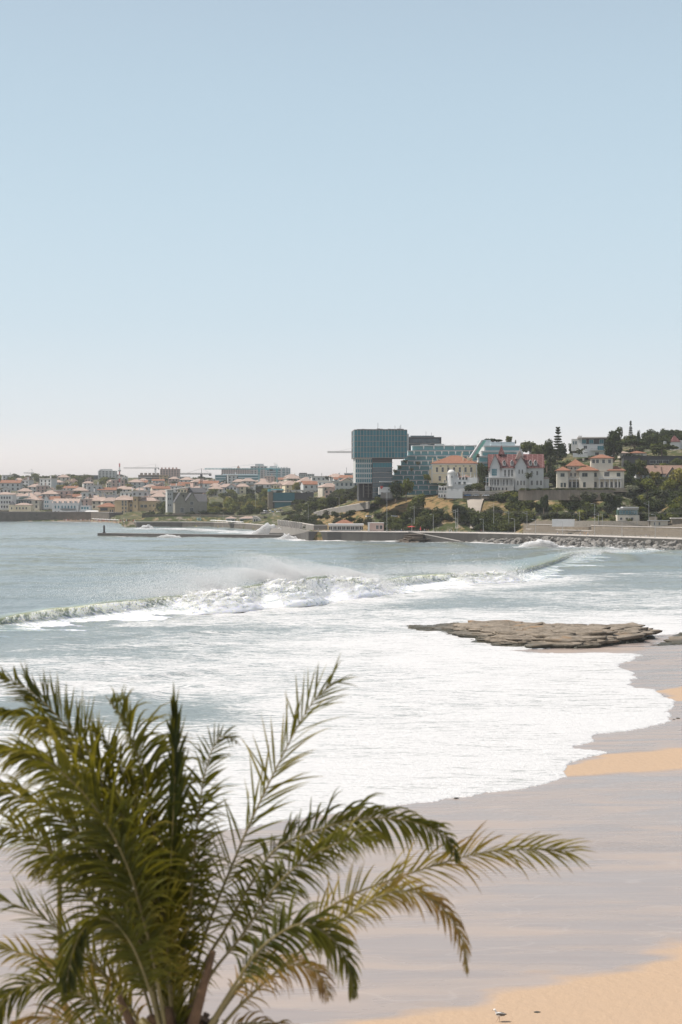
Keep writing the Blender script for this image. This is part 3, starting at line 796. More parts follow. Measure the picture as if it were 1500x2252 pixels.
# ramp running down the face of the wall
a, c = cpt(905, -1.6), cpt(1018, -2.6)
r = empty('slipway', (0, 0, 0), 0, 'long concrete slipway running down the sea wall to the water', 'slipway')
pp = [(a[0] + (c[0] - a[0]) * t, a[1] + (c[1] - a[1]) * t) for t in np.linspace(0, 1, 8)]
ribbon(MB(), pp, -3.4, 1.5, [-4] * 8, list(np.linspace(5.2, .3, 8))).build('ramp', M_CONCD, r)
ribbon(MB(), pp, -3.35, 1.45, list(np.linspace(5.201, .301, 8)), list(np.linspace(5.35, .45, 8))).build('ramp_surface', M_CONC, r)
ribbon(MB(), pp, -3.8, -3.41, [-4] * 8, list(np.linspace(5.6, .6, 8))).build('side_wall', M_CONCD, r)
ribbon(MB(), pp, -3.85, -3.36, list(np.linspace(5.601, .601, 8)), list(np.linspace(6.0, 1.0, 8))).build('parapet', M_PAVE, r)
# inner harbour walls on the far side
HP = [cpt(p) for p in (271, 300, 350, 400, 440, 470, 505, 540, 570, 600, 630, 655)]
h = empty('quay_wall', (0, 0, 0), 0, 'dark stone wall behind the far promenade, below the park trees', 'wall'); QP = [(px2x(a, y), y) for a, y in ((312, 1172), (360, 1172), (420, 1170), (480, 1160), (545, 1128), (580, 1100))]
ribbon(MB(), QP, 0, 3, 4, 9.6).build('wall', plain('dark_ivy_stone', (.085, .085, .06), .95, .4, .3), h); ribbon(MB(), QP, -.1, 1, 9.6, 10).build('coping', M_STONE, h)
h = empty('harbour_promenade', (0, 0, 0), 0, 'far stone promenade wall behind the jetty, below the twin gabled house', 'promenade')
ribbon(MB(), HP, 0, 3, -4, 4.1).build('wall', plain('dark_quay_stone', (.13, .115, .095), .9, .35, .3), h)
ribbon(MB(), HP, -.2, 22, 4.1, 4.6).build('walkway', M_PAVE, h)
CP = [cpt(p, 1) for p in (-900, -300, -60, 40, 80, 120, 150, 200, 240)]
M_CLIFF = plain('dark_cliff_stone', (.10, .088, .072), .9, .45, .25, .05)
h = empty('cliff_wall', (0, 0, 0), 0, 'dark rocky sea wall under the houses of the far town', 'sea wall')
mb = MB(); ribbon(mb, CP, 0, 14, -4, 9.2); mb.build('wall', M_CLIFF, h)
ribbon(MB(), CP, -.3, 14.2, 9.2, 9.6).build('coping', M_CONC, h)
o = MB(); ribbon(o, [cpt(p, -16) for p in (125, 160, 200, 235, 262)], 0, 17, -3, [0] * 0 or 1.1).build('far_beach', M_SAND, None); tag(bpy.data.objects['far_beach'], 'strip of sand under the far town', None, None, 'structure')

def rock_mesh(name, seed, mat, flat=.7):
    rg = np.random.RandomState(seed)
    import bmesh
    bm = bmesh.new(); bmesh.ops.create_icosphere(bm, subdivisions=2, radius=.5)
    # chop with random planes for angular faces
    pl = [(Vector(rg.normal(size=3)).normalized(), .26 + .14 * rg.rand()) for _ in range(11)]
    for v in bm.verts:
        for n, d in pl:
            q = v.co.dot(n)
            if q > d: v.co -= n * (q - d)
        v.co.z *= flat; v.co += Vector(rg.normal(size=3)) * .012
    me = bpy.data.meshes.new(name); bm.to_mesh(me); bm.free(); me.materials.append(mat); return me
M_BOULD = plain('grey_boulder', (.19, .178, .162), .85, .35, .35, .05)
BM = [rock_mesh('boulder', 100 + k, M_BOULD) for k in range(8)]
def riprap():
    rg = random.Random(4); n = 0
    L = [cpt(p) for p in range(1030, 1640, 2)]
    for _ in range(300):
        t = rg.random() ** .95
        px = 1030 + 555 * t
        x, y = cpt(px)
        dx, dy = Vector(cpt(px + 6)) - Vector(cpt(px)); l = math.hypot(dx, dy); nx, ny = dy / l, -dx / l
        wd = 1.5 + 13.5 * min(1, max(0, (px - 1060) / 230))
        u = rg.random()
        s = rg.uniform(2.2, 3.9) * (.75 + .25 * min(1, (px - 1000) / 200))
        z = (1 - u) * (1.2 + 2.6 * min(1, max(0, (px - 1040) / 160))) - .2 + rg.uniform(-.3, .4)
        if u > .85: z -= .5
        o = link('boulder', BM[rg.randrange(8)], None, (x + nx * (1.2 + u * wd), y + ny * (1.2 + u * wd), z))
        o.rotation_euler = (rg.uniform(-.6, .6), rg.uniform(-.6, .6), rg.uniform(0, 6.3)); o.scale = (s * rg.uniform(.8, 1.3), s, s * rg.uniform(.7, 1))
        tag(o, 'rough grey boulder piled against the foot of the sea wall', 'boulder', 'armour boulders along the foot of the sea wall')
riprap()

# bare concrete apron on the slope under the tan retaining wall
def apron():
    T = np.linspace(0, 1, 14); Yv = np.linspace(806, 842, 30)
    X = []; 
    for y in Yv:
        f = (y - 806) / 36; a, b = 1034 - 8 * f, 1046 + 20 * f
        X.append([px2x(a + (b - a) * t, y) for t in T])
    X = np.array(X); YY = np.repeat(Yv[:, None], 14, 1); Z = land_h(X.ravel(), YY.ravel()) + .9
    top = np.stack([X.ravel(), YY.ravel(), Z], -1)
    tag(link('concrete_apron', np_mesh('concrete_apron', top, grid_quads(30, 14), plain('sandy_concrete', (.33, .29, .245), .95, .15, .3), smooth=True)), 'bare sandy concrete slope under the tan wall', None, None, 'structure')
apron()
# ------------------------------------------------------------------ rock shelf and loose rocks
def mat_rock():
    t = NT('shelf_rock')
    c = t.coord((1, 1, 1))
    n1 = t.noise(c, .35, 6, .65); n2 = t.noise(t.coord((.7, 1.2, 5)), 2.0, 5, .7); n3 = t.noise(c, 6, 4, .7)
    col = t.ramp(t.math('MULTIPLY_ADD', n2, .5, t.math('MULTIPLY', n1, .5)), [(.34, (.085, .068, .048)), (.44, (.15, .12, .085)), (.55, (.29, .24, .185)), (.68, (.17, .135, .095))])
    col = t.mix(t.mr(t.noise(c, .22, 3, .5), .60, .72), col, (.27, .17, .09))
    geo = t.node('NewGeometry'); sp = t.node('SeparateXYZ'); t.l.new(t.coord(), sp.inputs[0])
    wetf = t.mr(sp.outputs['Z'], .35, .95, 1, 0, True)          # tide line: dark weed and wet stone near the water
    col = t.mix(wetf, col, (.06, .055, .035))
    h = t.math('MULTIPLY_ADD', n2, 1, t.math('MULTIPLY', n3, .4))
    return t.done(t.bsdf(col, t.mr(wetf, 0, 1, .75, .35), t.bump(h, .9, .25)))
M_ROCK = mat_rock()
def rock_patch(name, pxs, hmax, res, label, seed, cat='rocks', slabs=0, mat=None):
    W = [tuple(onz(a, b)[:2]) for a, b in pxs]
    A = np.array(W); x0, y0 = A.min(0) - 1; x1, y1 = A.max(0) + 1
    X, Y = np.meshgrid(np.arange(x0, x1, res), np.arange(y0, y1, res))
    d = np.where(inside(X, Y, W), 1, -1) * seg_dist(X, Y, W + [W[0]])
    d = d + (fbm(X * .28, Y * .5, 5, seed, .6) - .5) * 5.0
    tilt = np.clip((X - x0) / (x1 - x0), 0, 1)
    # bedding steps: a dipping coordinate broken into ragged ledges running along the shelf
    q = fbm(X * .085, Y * .24, 5, seed + 1, .55) * 6.0 + (Y - y0) * .13 - X * .012
    fr = (q * 1.25) % 1
    led = (np.floor(q * 1.25) + np.clip((fr - .90) / .10, 0, 1) + fr * .12) / 1.25
    led = (led - led.min()) / (led.max() - led.min())
    crest = np.clip(1 - ((tilt - .72) / .62) ** 2, .12, 1)
    h = (.55 if slabs else 1) * hmax * (.16 + 1.12 * led) * (.28 + .72 * crest) + (fbm(X * .7, Y * 1.6, 5, seed + 2, .6) - .5) * .42 * (hmax / 2.3)
    cr = np.abs(fbm(X * .16, Y * .9, 4, seed + 5) - .5)
    h -= .9 * np.exp(-(cr / .012) ** 2) * hmax * .5
    cr = np.abs(fbm(X * .8 + Y * .5, Y * .5, 3, seed + 6) - .5)
    h -= .5 * np.exp(-(cr / .012) ** 2) * hmax * .4
    h = np.maximum(h, .12)
    prof = np.clip(d / .5, 0, 1) ** .4
    Z = np.where(d > 0, h * prof, np.maximum(d * 1.0, -1.2))
    VV = [np.stack([X, Y, Z], -1).reshape(-1, 3)]; QQ = [grid_quads(*X.shape)]; nv = len(VV[0])
    if slabs:
        rg = np.random.RandomState(seed + 50); n = 0; tries = 0
        while n < slabs and tries < 9000:
            tries += 1
            cx, cy = x0 + rg.rand() * (x1 - x0), y0 + rg.rand() * (y1 - y0)
            if not inside(np.array([cx]), np.array([cy]), W)[0]: continue
            dd = float(seg_dist(np.array([cx]), np.array([cy]), W + [W[0]])[0])
            tl = (cx - x0) / (x1 - x0); ty = (cy - y0) / (y1 - y0)
            env = hmax * (.10 + .90 * max(0, 1 - ((tl - .70) / .56) ** 2)) * (.35 + .65 * min(1, dd / 5.0))
            L = (1.2 + 5.0 * rg.rand() ** 1.6) * (1 if dd > 1.5 else .5); Wd = L * rg.uniform(.28, .55); th = rg.uniform(.3, .85) * (.5 + env / hmax)
            zc = env * rg.uniform(.62, 1.0); m = 15; an = np.sort(np.linspace(0, 2 * np.pi, m, endpoint=False) + rg.normal(size=m) * .12)
            rr_ = 1 + rg.normal(size=m) * .16; rot = rg.normal() * .28; ca, sa = math.cos(rot), math.sin(rot)
            ex, ey = np.cos(an) * L * rr_, np.sin(an) * Wd * rr_; px_, py_ = ex * ca - ey * sa, ex * sa + ey * ca
            dipy, dipx = rg.uniform(-.06, .16), rg.normal() * .03 + .02
            rings = []
            for sc_, dz in ((.78, -th), (.97, -th * .45), (1.0, -.05), (.93, 0), (.62, .03), (.30, .02), (.02, .02)):
                jx, jy = rg.normal(size=m) * .05, rg.normal(size=m) * .05; X_, Y_ = px_ * sc_ + jx, py_ * sc_ + jy
                rings.append(np.stack([cx + X_, cy + Y_, zc + dz + dipy * Y_ + dipx * X_ + rg.normal(size=m) * .035], -1))
            V_ = np.concatenate(rings); q = [[a * m + k, a * m + (k + 1) % m, (a + 1) * m + (k + 1) % m, (a + 1) * m + k] for a in range(6) for k in range(m)]
            VV.append(V_); QQ.append(np.array(q) + nv); nv += len(V_); n += 1
    me = np_mesh(name, np.concatenate(VV), np.concatenate(QQ), mat or M_ROCK, smooth=False)
    # drop the flat skirt
    return tag(link(name, me), label, cat)
rock_patch('rock_shelf', [(893, 1381), (950, 1391), (1030, 1400), (1058, 1411), (1095, 1422), (1200, 1426), (1290, 1427), (1345, 1420), (1392, 1412), (1430, 1404),
    (1405, 1396), (1330, 1391), (1240, 1389), (1195, 1386), (1180, 1382), (1150, 1380), (1000, 1376)], 2.0, .17, 'broad flat shelf of layered tan rock where the surf meets the sand', 11, 'rock shelf', slabs=300)
rock_patch('flat_rock', [(1456, 1419), (1480, 1423), (1530, 1422), (1600, 1416), (1560, 1410), (1490, 1412)], .7, .15, 'low flat brown rock on wet sand at the right edge', 17, 'rock', slabs=14)
rock_patch('flat_rock', [(1489, 1398), (1500, 1401), (1560, 1399), (1540, 1393), (1500, 1393)], .9, .2, 'small dark rock in shallow water beyond the flat brown one', 19, 'rock')
rock_patch('rock_outcrop', [(880, 1191.8), (884, 1193.2), (905, 1193.8), (926, 1193.4), (934, 1192.2), (930, 1191), (905, 1190.4), (890, 1190.8)], 4.4, .3, 'jagged brown outcrop standing in the surf against the sea wall', 23, 'rock', slabs=40, mat=plain('dark_crag_rock', (.10, .078, .058), .85, .5, .6, .1))
SB = [rock_mesh('small_rock', 300 + k, M_ROCK, .6) for k in range(4)]
for k, (a, b, s, lb) in enumerate([(910, 1192, 8.5, 'tall brown crag rising over the surf at the sea wall'), (889, 1193, 5, 'low dark rock left of the brown crag by the sea wall'), (778, 1192, 3, 'tiny dark rock awash in surf below the pink kiosk'),
        (794, 1192, 4.5, 'small dark rock awash in surf, middle of three'), (816, 1192.5, 3.2, 'small dark rock awash in surf, nearest the brown crag')]):
    p = onz(a, b); o = link('small_rock', SB[k % 4], None, (p.x, p.y, 0 if k else 1.9)); o.scale = (s, s, s * (.85 if k == 0 else .45)); o.rotation_euler = (0, 0, k * 1.3); tag(o, lb, 'rock')
for k, (a, b, s) in enumerate([(1003, 1751, .42), (1491, 1577, .45), (1482, 1579, .28), (895, 1773, .16), (1181, 2247, .30), (1436, 1560, .2), (1302, 1610, .16)]):
    p = onz(a, b, .2); o = link('seaweed', SB[k % 4], None, (p.x, p.y, sand_h(np.array([p.x]), np.array([p.y]), shore_sd(np.array([p.x]), np.array([p.y])))[0] + .05)); o.scale = (s * 1.4, s, s * .5)
    tag(o, ['brown clump of seaweed on the wet sand just below the foam', 'brown seaweed clump on wet sand at the right edge', 'small brown weed scrap beside the clump at the right edge', 'tiny brown weed scrap at the foam edge left of a clump',
            'flat brown scrap on dry sand right of the gull', 'tiny brown scrap near the foam tongue', 'tiny weed scrap in the foam edge above a sand spit'][k], 'seaweed')
build_sea()
_w = build_breaker()
build_spray(*_w)
# ------------------------------------------------------------------ buildings
_WM = {}
def win_mesh(w, h, glass, frame=None, bars=1, rows=1):
    key = (round(w, 1), round(h, 1), glass.name, frame.name if frame else '', bars, rows)
    if key in _WM: return _WM[key]
    mb = MB(); f = max(.08, min(.16, w * .07))
    mb.box(-w / 2, w / 2, -.05, .08, 0, h, 0)
    if frame:
        mb.box(-w / 2 - f, -w / 2, -.12, .06, -f, h + f, 1); mb.box(w / 2, w / 2 + f, -.12, .06, -f, h + f, 1)
        mb.box(-w / 2, w / 2, -.12, .06, h, h + f, 1); mb.box(-w / 2 - f, w / 2 + f, -.2, .0601, -f * 1.6, -f + .0, 1) if False else mb.box(-w / 2, w / 2, -.18, .06, -f, 0, 1)
        for k in range(1, bars + 1): x = -w / 2 + w * k / (bars + 1); mb.box(x - .04, x + .04, -.09, -.04, 0, h, 1)
        for k in range(1, rows): z = h * k / rows; mb.box(-w / 2, w / 2, -.087, -.041, z - .035, z + .035, 1)
    me = bpy.data.meshes.new('window'); me.from_pydata(mb.v, [], mb.f)
    me.materials.append(glass)
    if frame: me.materials.append(frame); me.polygons.foreach_set('material_index', mb.mi)
    me.update(); _WM[key] = me
    return me

class B:
    """building measured in photo pixels at its own distance: x from its left edge, z above its foot; depth in metres"""
    def __init__(s, name, label, cat, px, py, Y, rz=0.0, group=None):
        s.k = Y / F; s.c = math.cos(R(rz)); s.kx = s.k / s.c; s.Y = Y
        s.o = empty(name, P(px, py, Y), R(rz), label, cat, group)
    def X(s, x): return x * s.kx
    def Z(s, z): return z * s.k
    def box(s, x0, x1, y0, y1, z0, z1, mat, name='wall'):
        mb = MB(); mb.box(s.X(x0), s.X(x1), y0, y1, s.Z(z0), s.Z(z1)); return mb.build(name, mat, s.o)
    def boxes(s, L, mat, name='wall', parent=None):
        mb = MB()
        for x0, x1, y0, y1, z0, z1 in L: mb.box(s.X(x0), s.X(x1), y0, y1, s.Z(z0), s.Z(z1))
        return mb.build(name, mat, parent or s.o)
    def hip(s, x0, x1, y0, y1, z0, h, mat, ridge=None, over=.5, parent=None, th=.25):
        mb = MB(); mb.hip(s.X(x0), s.X(x1), y0, y1, s.Z(z0), s.Z(h), None if ridge is None else s.X(ridge), over, th=th); return mb.build('roof', mat, parent or s.o)
    def gable(s, x0, x1, y0, y1, z0, h, mat, axis='x', over=.4, fill=None, th=.3):
        mb = MB(); mb.gable(s.X(x0), s.X(x1), y0, y1, s.Z(z0), s.Z(h), axis, over, th=th); r = mb.build('roof', mat, s.o)
        if fill:
            mb = MB(); X0, X1, Z0, H = s.X(x0), s.X(x1), s.Z(z0), s.Z(h)
            if axis == 'y': xm = (X0 + X1) / 2; v = [(X0, y0, Z0), (X1, y0, Z0), (xm, y0, Z0 + H), (X0, y1, Z0), (X1, y1, Z0), (xm, y1, Z0 + H)]
            else: ym = (y0 + y1) / 2; v = [(X0, y1, Z0), (X0, y0, Z0), (X0, ym, Z0 + H), (X1, y1, Z0), (X1, y0, Z0), (X1, ym, Z0 + H)]
            mb.add(v, [(0, 1, 2), (5, 4, 3), (0, 3, 4, 1), (1, 4, 5, 2), (2, 5, 3, 0)]); mb.build('gable_wall', fill, s.o)
        return r
    def win(s, xs, zs, w, h, y=0.0, glass=None, frame=None, bars=1, rows=1, side=None, name='window'):
        """windows centred at xs, feet at zs, sizes in px; side 'l' or 'r' puts them on the side wall at x=y (then xs are metres deep)"""
        me = win_mesh(w * s.k, h * s.k, glass or M_GLASS, frame, bars, rows); out = []
        for z in zs:
            for x in xs:
                if side == 'l': o = link(name, me, s.o, (s.X(y), x, s.Z(z))); o.rotation_euler = (0, 0, R(-90))
                elif side == 'r': o = link(name, me, s.o, (s.X(y), x, s.Z(z))); o.rotation_euler = (0, 0, R(90))
                else: o = link(name, me, s.o, (s.X(x), y, s.Z(z)))
                out.append(o)
        return out
    def chim(s, L, mat, parent=None, name='chimney'):
        for x, y, w, z0, z1 in L:
            mb = MB(); W = s.k * w
            mb.box(s.X(x) - W / 2, s.X(x) + W / 2, y, y + W, s.Z(z0), s.Z(z1)); mb.box(s.X(x) - W * .65, s.X(x) + W * .65, y - W * .15, y + W * 1.15, s.Z(z1), s.Z(z1) + .3)
            mb.build(name, mat, parent or s.o)
    def rail(s, x0, x1, y, z, h, mat=None, name='railing', n=None):
        mb = MB(); X0, X1, Z, H = s.X(x0), s.X(x1), s.Z(z), s.Z(h); n = n or max(3, int((X1 - X0) / .9))
        for k in range(n + 1): x = X0 + (X1 - X0) * k / n; mb.box(x - .04, x + .04, y - .04, y + .04, Z, Z + H)
        mb.box(X0, X1, y - .06, y + .06, Z + H, Z + H + .1); return mb.build(name, mat or M_RAIL, s.o)
    def cols(s, xs, y, z0, z1, w, mat, name='column'):
        for x in xs:
            mb = MB(); W = w * s.k / 2; mb.box(s.X(x) - W, s.X(x) + W, y - W, y + W, s.Z(z0), s.Z(z1)); mb.build(name, mat, s.o)

# ---- 1 glass tower: wide upper block cantilevered over a narrower lower one
M_MULL = plain('bronze_mullion', (.30, .275, .25), .6, .1)
b = B('office_tower', 'dark teal glass tower whose wide upper block overhangs a narrow base', 'office block', 779.5, 1094, 868, 3)
b.box(0, 116, 0.05, 30, 87, 149.5, M_DARKB, 'upper_block')
gm = [(0, 116, -.25, .0499, z, z + 1.0) for z in (87, 99, 111, 123, 135.5, 148.4)]
b.boxes(gm, M_MULL, 'floor_slab')
b.boxes([(x - .55, x + .55, -.2, .0497, 88, 148.4) for x in [116 * k / 17 for k in range(18)]], M_MULL, 'mullion')
for r, z in enumerate((88.3, 100.3, 112.3, 124.5, 136.9)):
    b.win([116 * (k + .5) / 17 for k in range(17)], [z], 5.9, 10.4, -.02, M_GTEAL, None)
sx = [(2.5 + 5.2 * k) for k in range(5)]
for z in (88.3, 100.3, 112.3, 124.5, 136.9): b.win(sx[:3], [z], 13, 10.2, -.05, M_GTEAL, None, side='l')
b.boxes([(-.5, 0.0, -.1, 30, z, z + 1.1) for z in (87, 99, 111, 123, 135.5, 148.4)], M_MULL, 'side_slab')
b.boxes([(3, 40, 3.4, 26, 32, 87), ], M_GREY, 'lower_block')
b.boxes([(3, 40, 3.1, 3.399, z, z + 1.4) for z in (31, 41.5, 52.5, 63.5, 74.5, 85.4)], M_GREYW, 'lower_slab')
for z in (33.4, 44.3, 55.2, 66.2, 77):
    b.win([5.3 + 4.1 * k for k in range(9)], [z], 2.6, 7.2, 3.38, M_GTEAL, None)
b.boxes([(40.2, 84, 2.4, 27, -6, 87)], M_DARKB, 'right_block')
b.boxes([(40.2, 86, 2.1, 2.39, z, z + 1.0) for z in (0, 11, 22, 33, 43.6, 54.4, 65.4, 76.4)], M_MULL, 'right_slab')
for r, z in enumerate((1.2, 12.2, 23.2, 34.2, 44.8, 55.6, 66.6)):
    b.boxes([(41 + 6.1 * k, 46.4 + 6.1 * k, 2.2, 2.38, z, z + 9.4) for k in range(7)], M_GDARK if r != 6 else M_GTEAL, 'glass_band')
b.boxes([(9, 11, 4, 5.4, 0, 31), (20, 22, 4, 5.4, 0, 31), (31, 33, 4, 5.4, 0, 31)], M_CONC, 'pillar')
b.boxes([(12, 40, 9, 26, -8, 31)], M_DARKB, 'void_shade')  # dark box painted as the shade of the open void behind the pillars
b.boxes([(26, 40, 3.2, 8.99, z, z + .8) for z in (8, 16, 24)], M_CONC, 'base_slab')
b.boxes([(6, 110, 2, 2.3, 149.5, 150.7), (6, 110, 26, 26.3, 149.5, 150.7)], M_BLACK, 'roof_rail')
for x, h in ((18, 2.4), (52, 3.4), (58, 2.6), (76, 2.8), (84, 2.4), (96, 3.2), (104, 2.8)):
    b.boxes([(x, x + 6, 6, 9, 149.5, 149.5 + h)], M_CONC, 'roof_unit')
for x, z in ((54, 166), (92, 160), (103, 159), (105, 162)):
    mb = MB(); mb.tube([(b.X(x), 8, b.Z(149)), (b.X(x), 8, b.Z(z))], .11, 5); mb.build('antenna', M_BLACK, b.o)
# ---- 2 dark glass block behind
b = B('office_block', 'low dark glass block with plants on its roof behind the teal tower', 'office block', 894, 1012, 935, 3)
b.box(0, 77, .1, 24, 0, 50, M_DARKB, 'wall'); b.box(0, 5, -.6, .09, 0, 58, M_GREY, 'side_wall')
b.box(10, 62, 3, 20, 50.01, 54.5, M_GDARK, 'top_floor'); b.box(6, 77, -.5, 22, 50.1, 51.0, M_MULL, 'parapet')
for z in (14, 26, 38): b.win([11 + 7.3 * k for k in range(9)], [z], 6.4, 9.5, 0.02, M_GDARK, None)
b.box(4, 77, -.3, .05, 36, 37.4, M_MULL, 'floor_slab')
for x, z in ((46, 64), (58, 62)):
    mb = MB(); mb.tube([(b.X(x), 8, b.Z(54)), (b.X(x), 8, b.Z(z))], .1, 5); mb.build('antenna', M_BLACK, b.o)
# ---- 3 terraced white hotel
M_FIN = plain('white_fin', (.85, .85, .84), .6, .03)
M_HOTW = plain('pale_blue_grey_render', (.50, .57, .585), .7, .06)
b = B('terraced_hotel', 'long pale hotel with stepped glass terraces and white V shaped fins', 'hotel', 835, 1094, 880, 0)
rows = [(118, 76, 229), (106, 66, 226), (94.5, 58, 222), (83, 50, 219), (72, 42, 217), (61, 34, 214), (50, 28, 210), (39, 22, 206), (28, 14, 200), (17, 4, 196)]
for i, (z, x0, x1) in enumerate(rows):
    yy = 26 - i * 2.2
    b.boxes([(x0, x1, yy, yy + 14, z - 11.2, z)], M_HOTW if i else M_HOTW, 'storey')
    b.boxes([(x0 - 1, x1, yy - 1.9, yy - .01, z - 1.9, z - .2)], M_WHITE, 'terrace_slab')
    b.boxes([(x0 + 1, x1 - 1, yy - .12, yy - .004, z - 10.6, z - 2.2)], M_GLTEAL, 'glass_band')
    b.rail(x0, x1, yy - 1.8, z - 12.2, 2.6, M_GLTEAL, 'glass_railing', 4)
    mb = MB()
    step = 23.2 if i % 2 == 0 else 15.6
    x = x0 + (26 if i % 2 == 0 else 14)
    while x < x1 - 8:
        X, Zt, Zb = b.X(x), b.Z(z - 2.0), b.Z(z - 9.0); w = b.Z(1.7)
        mb2 = MB(); mb2.add([(X - w, yy - .9, Zt), (X + w, yy - .9, Zt), (X + w * .3, yy - .9, Zb), (X - w * .3, yy - .9, Zb), (X - w, yy - .2, Zt), (X + w, yy - .2, Zt), (X + w * .3, yy - .2, Zb), (X - w * .3, yy - .2, Zb)],
                            [(0, 3, 2, 1), (4, 5, 6, 7), (0, 1, 5, 4), (1, 2, 6, 5), (2, 3, 7, 6), (3, 0, 4, 7)]).build('fin', M_FIN, b.o)
        x += step
for k in range(9):
    x = 92 + k * 17.5
    mb = MB(); mb.add([(b.X(x), 27, b.Z(118)), (b.X(x + 9), 27, b.Z(121.6)), (b.X(x + 9.4), 27, b.Z(121.2)), (b.X(x + .6), 27, b.Z(117.8)), (b.X(x), 31, b.Z(118)), (b.X(x + 9), 31, b.Z(121.6)), (b.X(x + 9.4), 31, b.Z(121.2)), (b.X(x + .6), 31, b.Z(117.8))],
           [(0, 3, 2, 1), (4, 5, 6, 7), (0, 1, 5, 4), (1, 2, 6, 5), (2, 3, 7, 6), (3, 0, 4, 7)]).build('roof_panel', M_METAL, b.o)
b.boxes([(130, 150, 33, 38, 118, 122), (96, 112, 30, 34, 118, 120.5)], M_GREY, 'roof_unit')
M_GREENG = plain('pale_green_glass', (.20, .52, .42), .25, .15, .4)
mb = MB(); mb.add([(b.X(196), 3, b.Z(80)), (b.X(206), 3, b.Z(80)), (b.X(236), 3, b.Z(126)), (b.X(228), 3, b.Z(126)), (b.X(196), 9, b.Z(80)), (b.X(206), 9, b.Z(80)), (b.X(236), 9, b.Z(126)), (b.X(228), 9, b.Z(126))],
       [(0, 3, 2, 1), (4, 5, 6, 7), (0, 1, 5, 4), (1, 2, 6, 5), (2, 3, 7, 6), (3, 0, 4, 7)]).build('sloping_side', M_GREENG, b.o)
mb = MB(); mb.add([(b.X(194), 2.6, b.Z(80)), (b.X(197.5), 2.6, b.Z(80)), (b.X(229.5), 2.6, b.Z(127)), (b.X(225), 2.6, b.Z(127)), (b.X(194), 9.2, b.Z(80)), (b.X(197.5), 9.2, b.Z(80)), (b.X(229.5), 9.2, b.Z(127)), (b.X(225), 9.2, b.Z(127))],
       [(0, 3, 2, 1), (4, 5, 6, 7), (0, 1, 5, 4), (1, 2, 6, 5), (2, 3, 7, 6), (3, 0, 4, 7)]).build('sloping_edge', M_GREYW, b.o)
# terraces of the neighbouring white block
b = B('apartment_block', 'white block with stepped curved terraces behind the red roofed grey house', 'apartment block', 1051, 1062, 915, 4)
for i, (x0, x1, z0, z1, y) in enumerate([(22, 104, 72, 84, 14), (14, 98, 60, 71.9, 11), (5, 94, 46, 59.9, 8), (0, 132, 26, 45.9, 5), (0, 110, 0, 25.9, 2), (20, 38, 84, 97, 16), (38, 92, 84, 92, 15)]):
    b.boxes([(x0, x1, y, y + 20, z0, z1)], M_HOTW if i > 4 else M_GREYW, 'storey')
    if i < 5:
        b.boxes([(x0 - 1, x1, y - 1.6, y - .01, z1 - 2.4, z1 - .2)], M_GREYW, 'terrace_slab'); b.boxes([(x0 + 3, x1 - 3, y - .1, y - .003, z0 + 1.5, z1 - 3.6)], M_GLTEAL, 'glass_band')
b.boxes([(118, 150, 3, 20, 0, 26)], M_GREYW, 'side_wing')
# ---- 4 white pavilion with a flag and concrete box
b = B('pavilion', 'small flat white pavilion with grey concrete base right of the glass tower', 'pavilion', 833, 1094, 852, 0)
b.box(0, 26, 0, 10, 6.5, 23, M_WHITE); b.box(5, 31, -.9, 8, -2, 11.5, M_CONC, 'base'); b.boxes([(16 + 3.4 * k, 17 + 3.4 * k, -1.2, -.91, -2, 11.5) for k in range(4)], M_GREY, 'rib')
b.boxes([(2, 38, -1, 12, 34, 35.6)], M_GREYW, 'canopy')
o = empty('flag', P(836, 1078, 850.5), 0, 'small red and white flag on a pole at the white pavilion', 'flag')
mb = MB(); mb.tube([(0, 0, 0), (0, 0, 2.6)], .05, 5); mb.build('pole', M_METAL, o); mb = MB(); mb.box(.05, 1.7, -.03, .03, 1.4, 2.5); mb.box(.3, 1.2, -.05, .05, .7, 1.399); mb.build('cloth', M_RED, o)
# ---- 5 yellow villa
b = B('yellow_villa', 'large pale yellow villa with orange hipped roof and many chimneys', 'villa', 949, 1062, 872, -7)
M_PYEL = plain('pale_yellow_render', (.70, .60, .42), .8, .05)
b.box(0, 99, 0, 15, 0, 40, M_PYEL); b.box(-.6, 99.6, -.5, 15.5, 40, 42.2, M_WHITE, 'cornice'); b.boxes([(0, 2.2, -.2, 0, 0, 40), (96.8, 99, -.2, 0, 0, 40), (0, 99, -.25, -.01, 20.6, 21.6)], M_WHITE, 'quoins')
rf = b.hip(0, 99, 0, 15, 42.2, 19, M_TILE, ridge=14, over=.9)
b.win([12 + 12.4 * k for k in range(7)], [24], 4.2, 10, 0, M_GLASS, M_WHITE, 1, 2); b.win([18 + 16 * k for k in range(5)], [5], 4.6, 10, 0, M_GLASS, M_WHITE, 1, 2)
b.win([20, 36, 53, 70, 84], [36], 4, 1.6, 0, M_GLASS, None)
b.chim([(2, 3, 2.6, 42, 54), (13, 2, 3.2, 42, 53), (17, 6, 3, 42, 52), (65, 7, 3.6, 42, 66), (69, 2, 2.6, 42, 56), (80, 2, 6, 42, 55), (86, 6, 5, 42, 54), (97, 3, 2.2, 42, 47)], M_PYEL, rf)
for x in (36, 52):
    mb = MB(); mb.gable(b.X(x - 3), b.X(x + 3), 1.2, 5, b.Z(42.5), b.Z(4), 'y', .2); mb.box(b.X(x - 3), b.X(x + 3), 1.4, 5, b.Z(42.3), b.Z(43)); mb.build('dormer', M_TILEB, b.o)
b.box(20, 40, 2, 10, 42.2, 47, M_PYEL, 'attic') if False else None
b.boxes([(-6, -.1, 4, 16, 0, 30)], M_PYEL, 'side_wing')
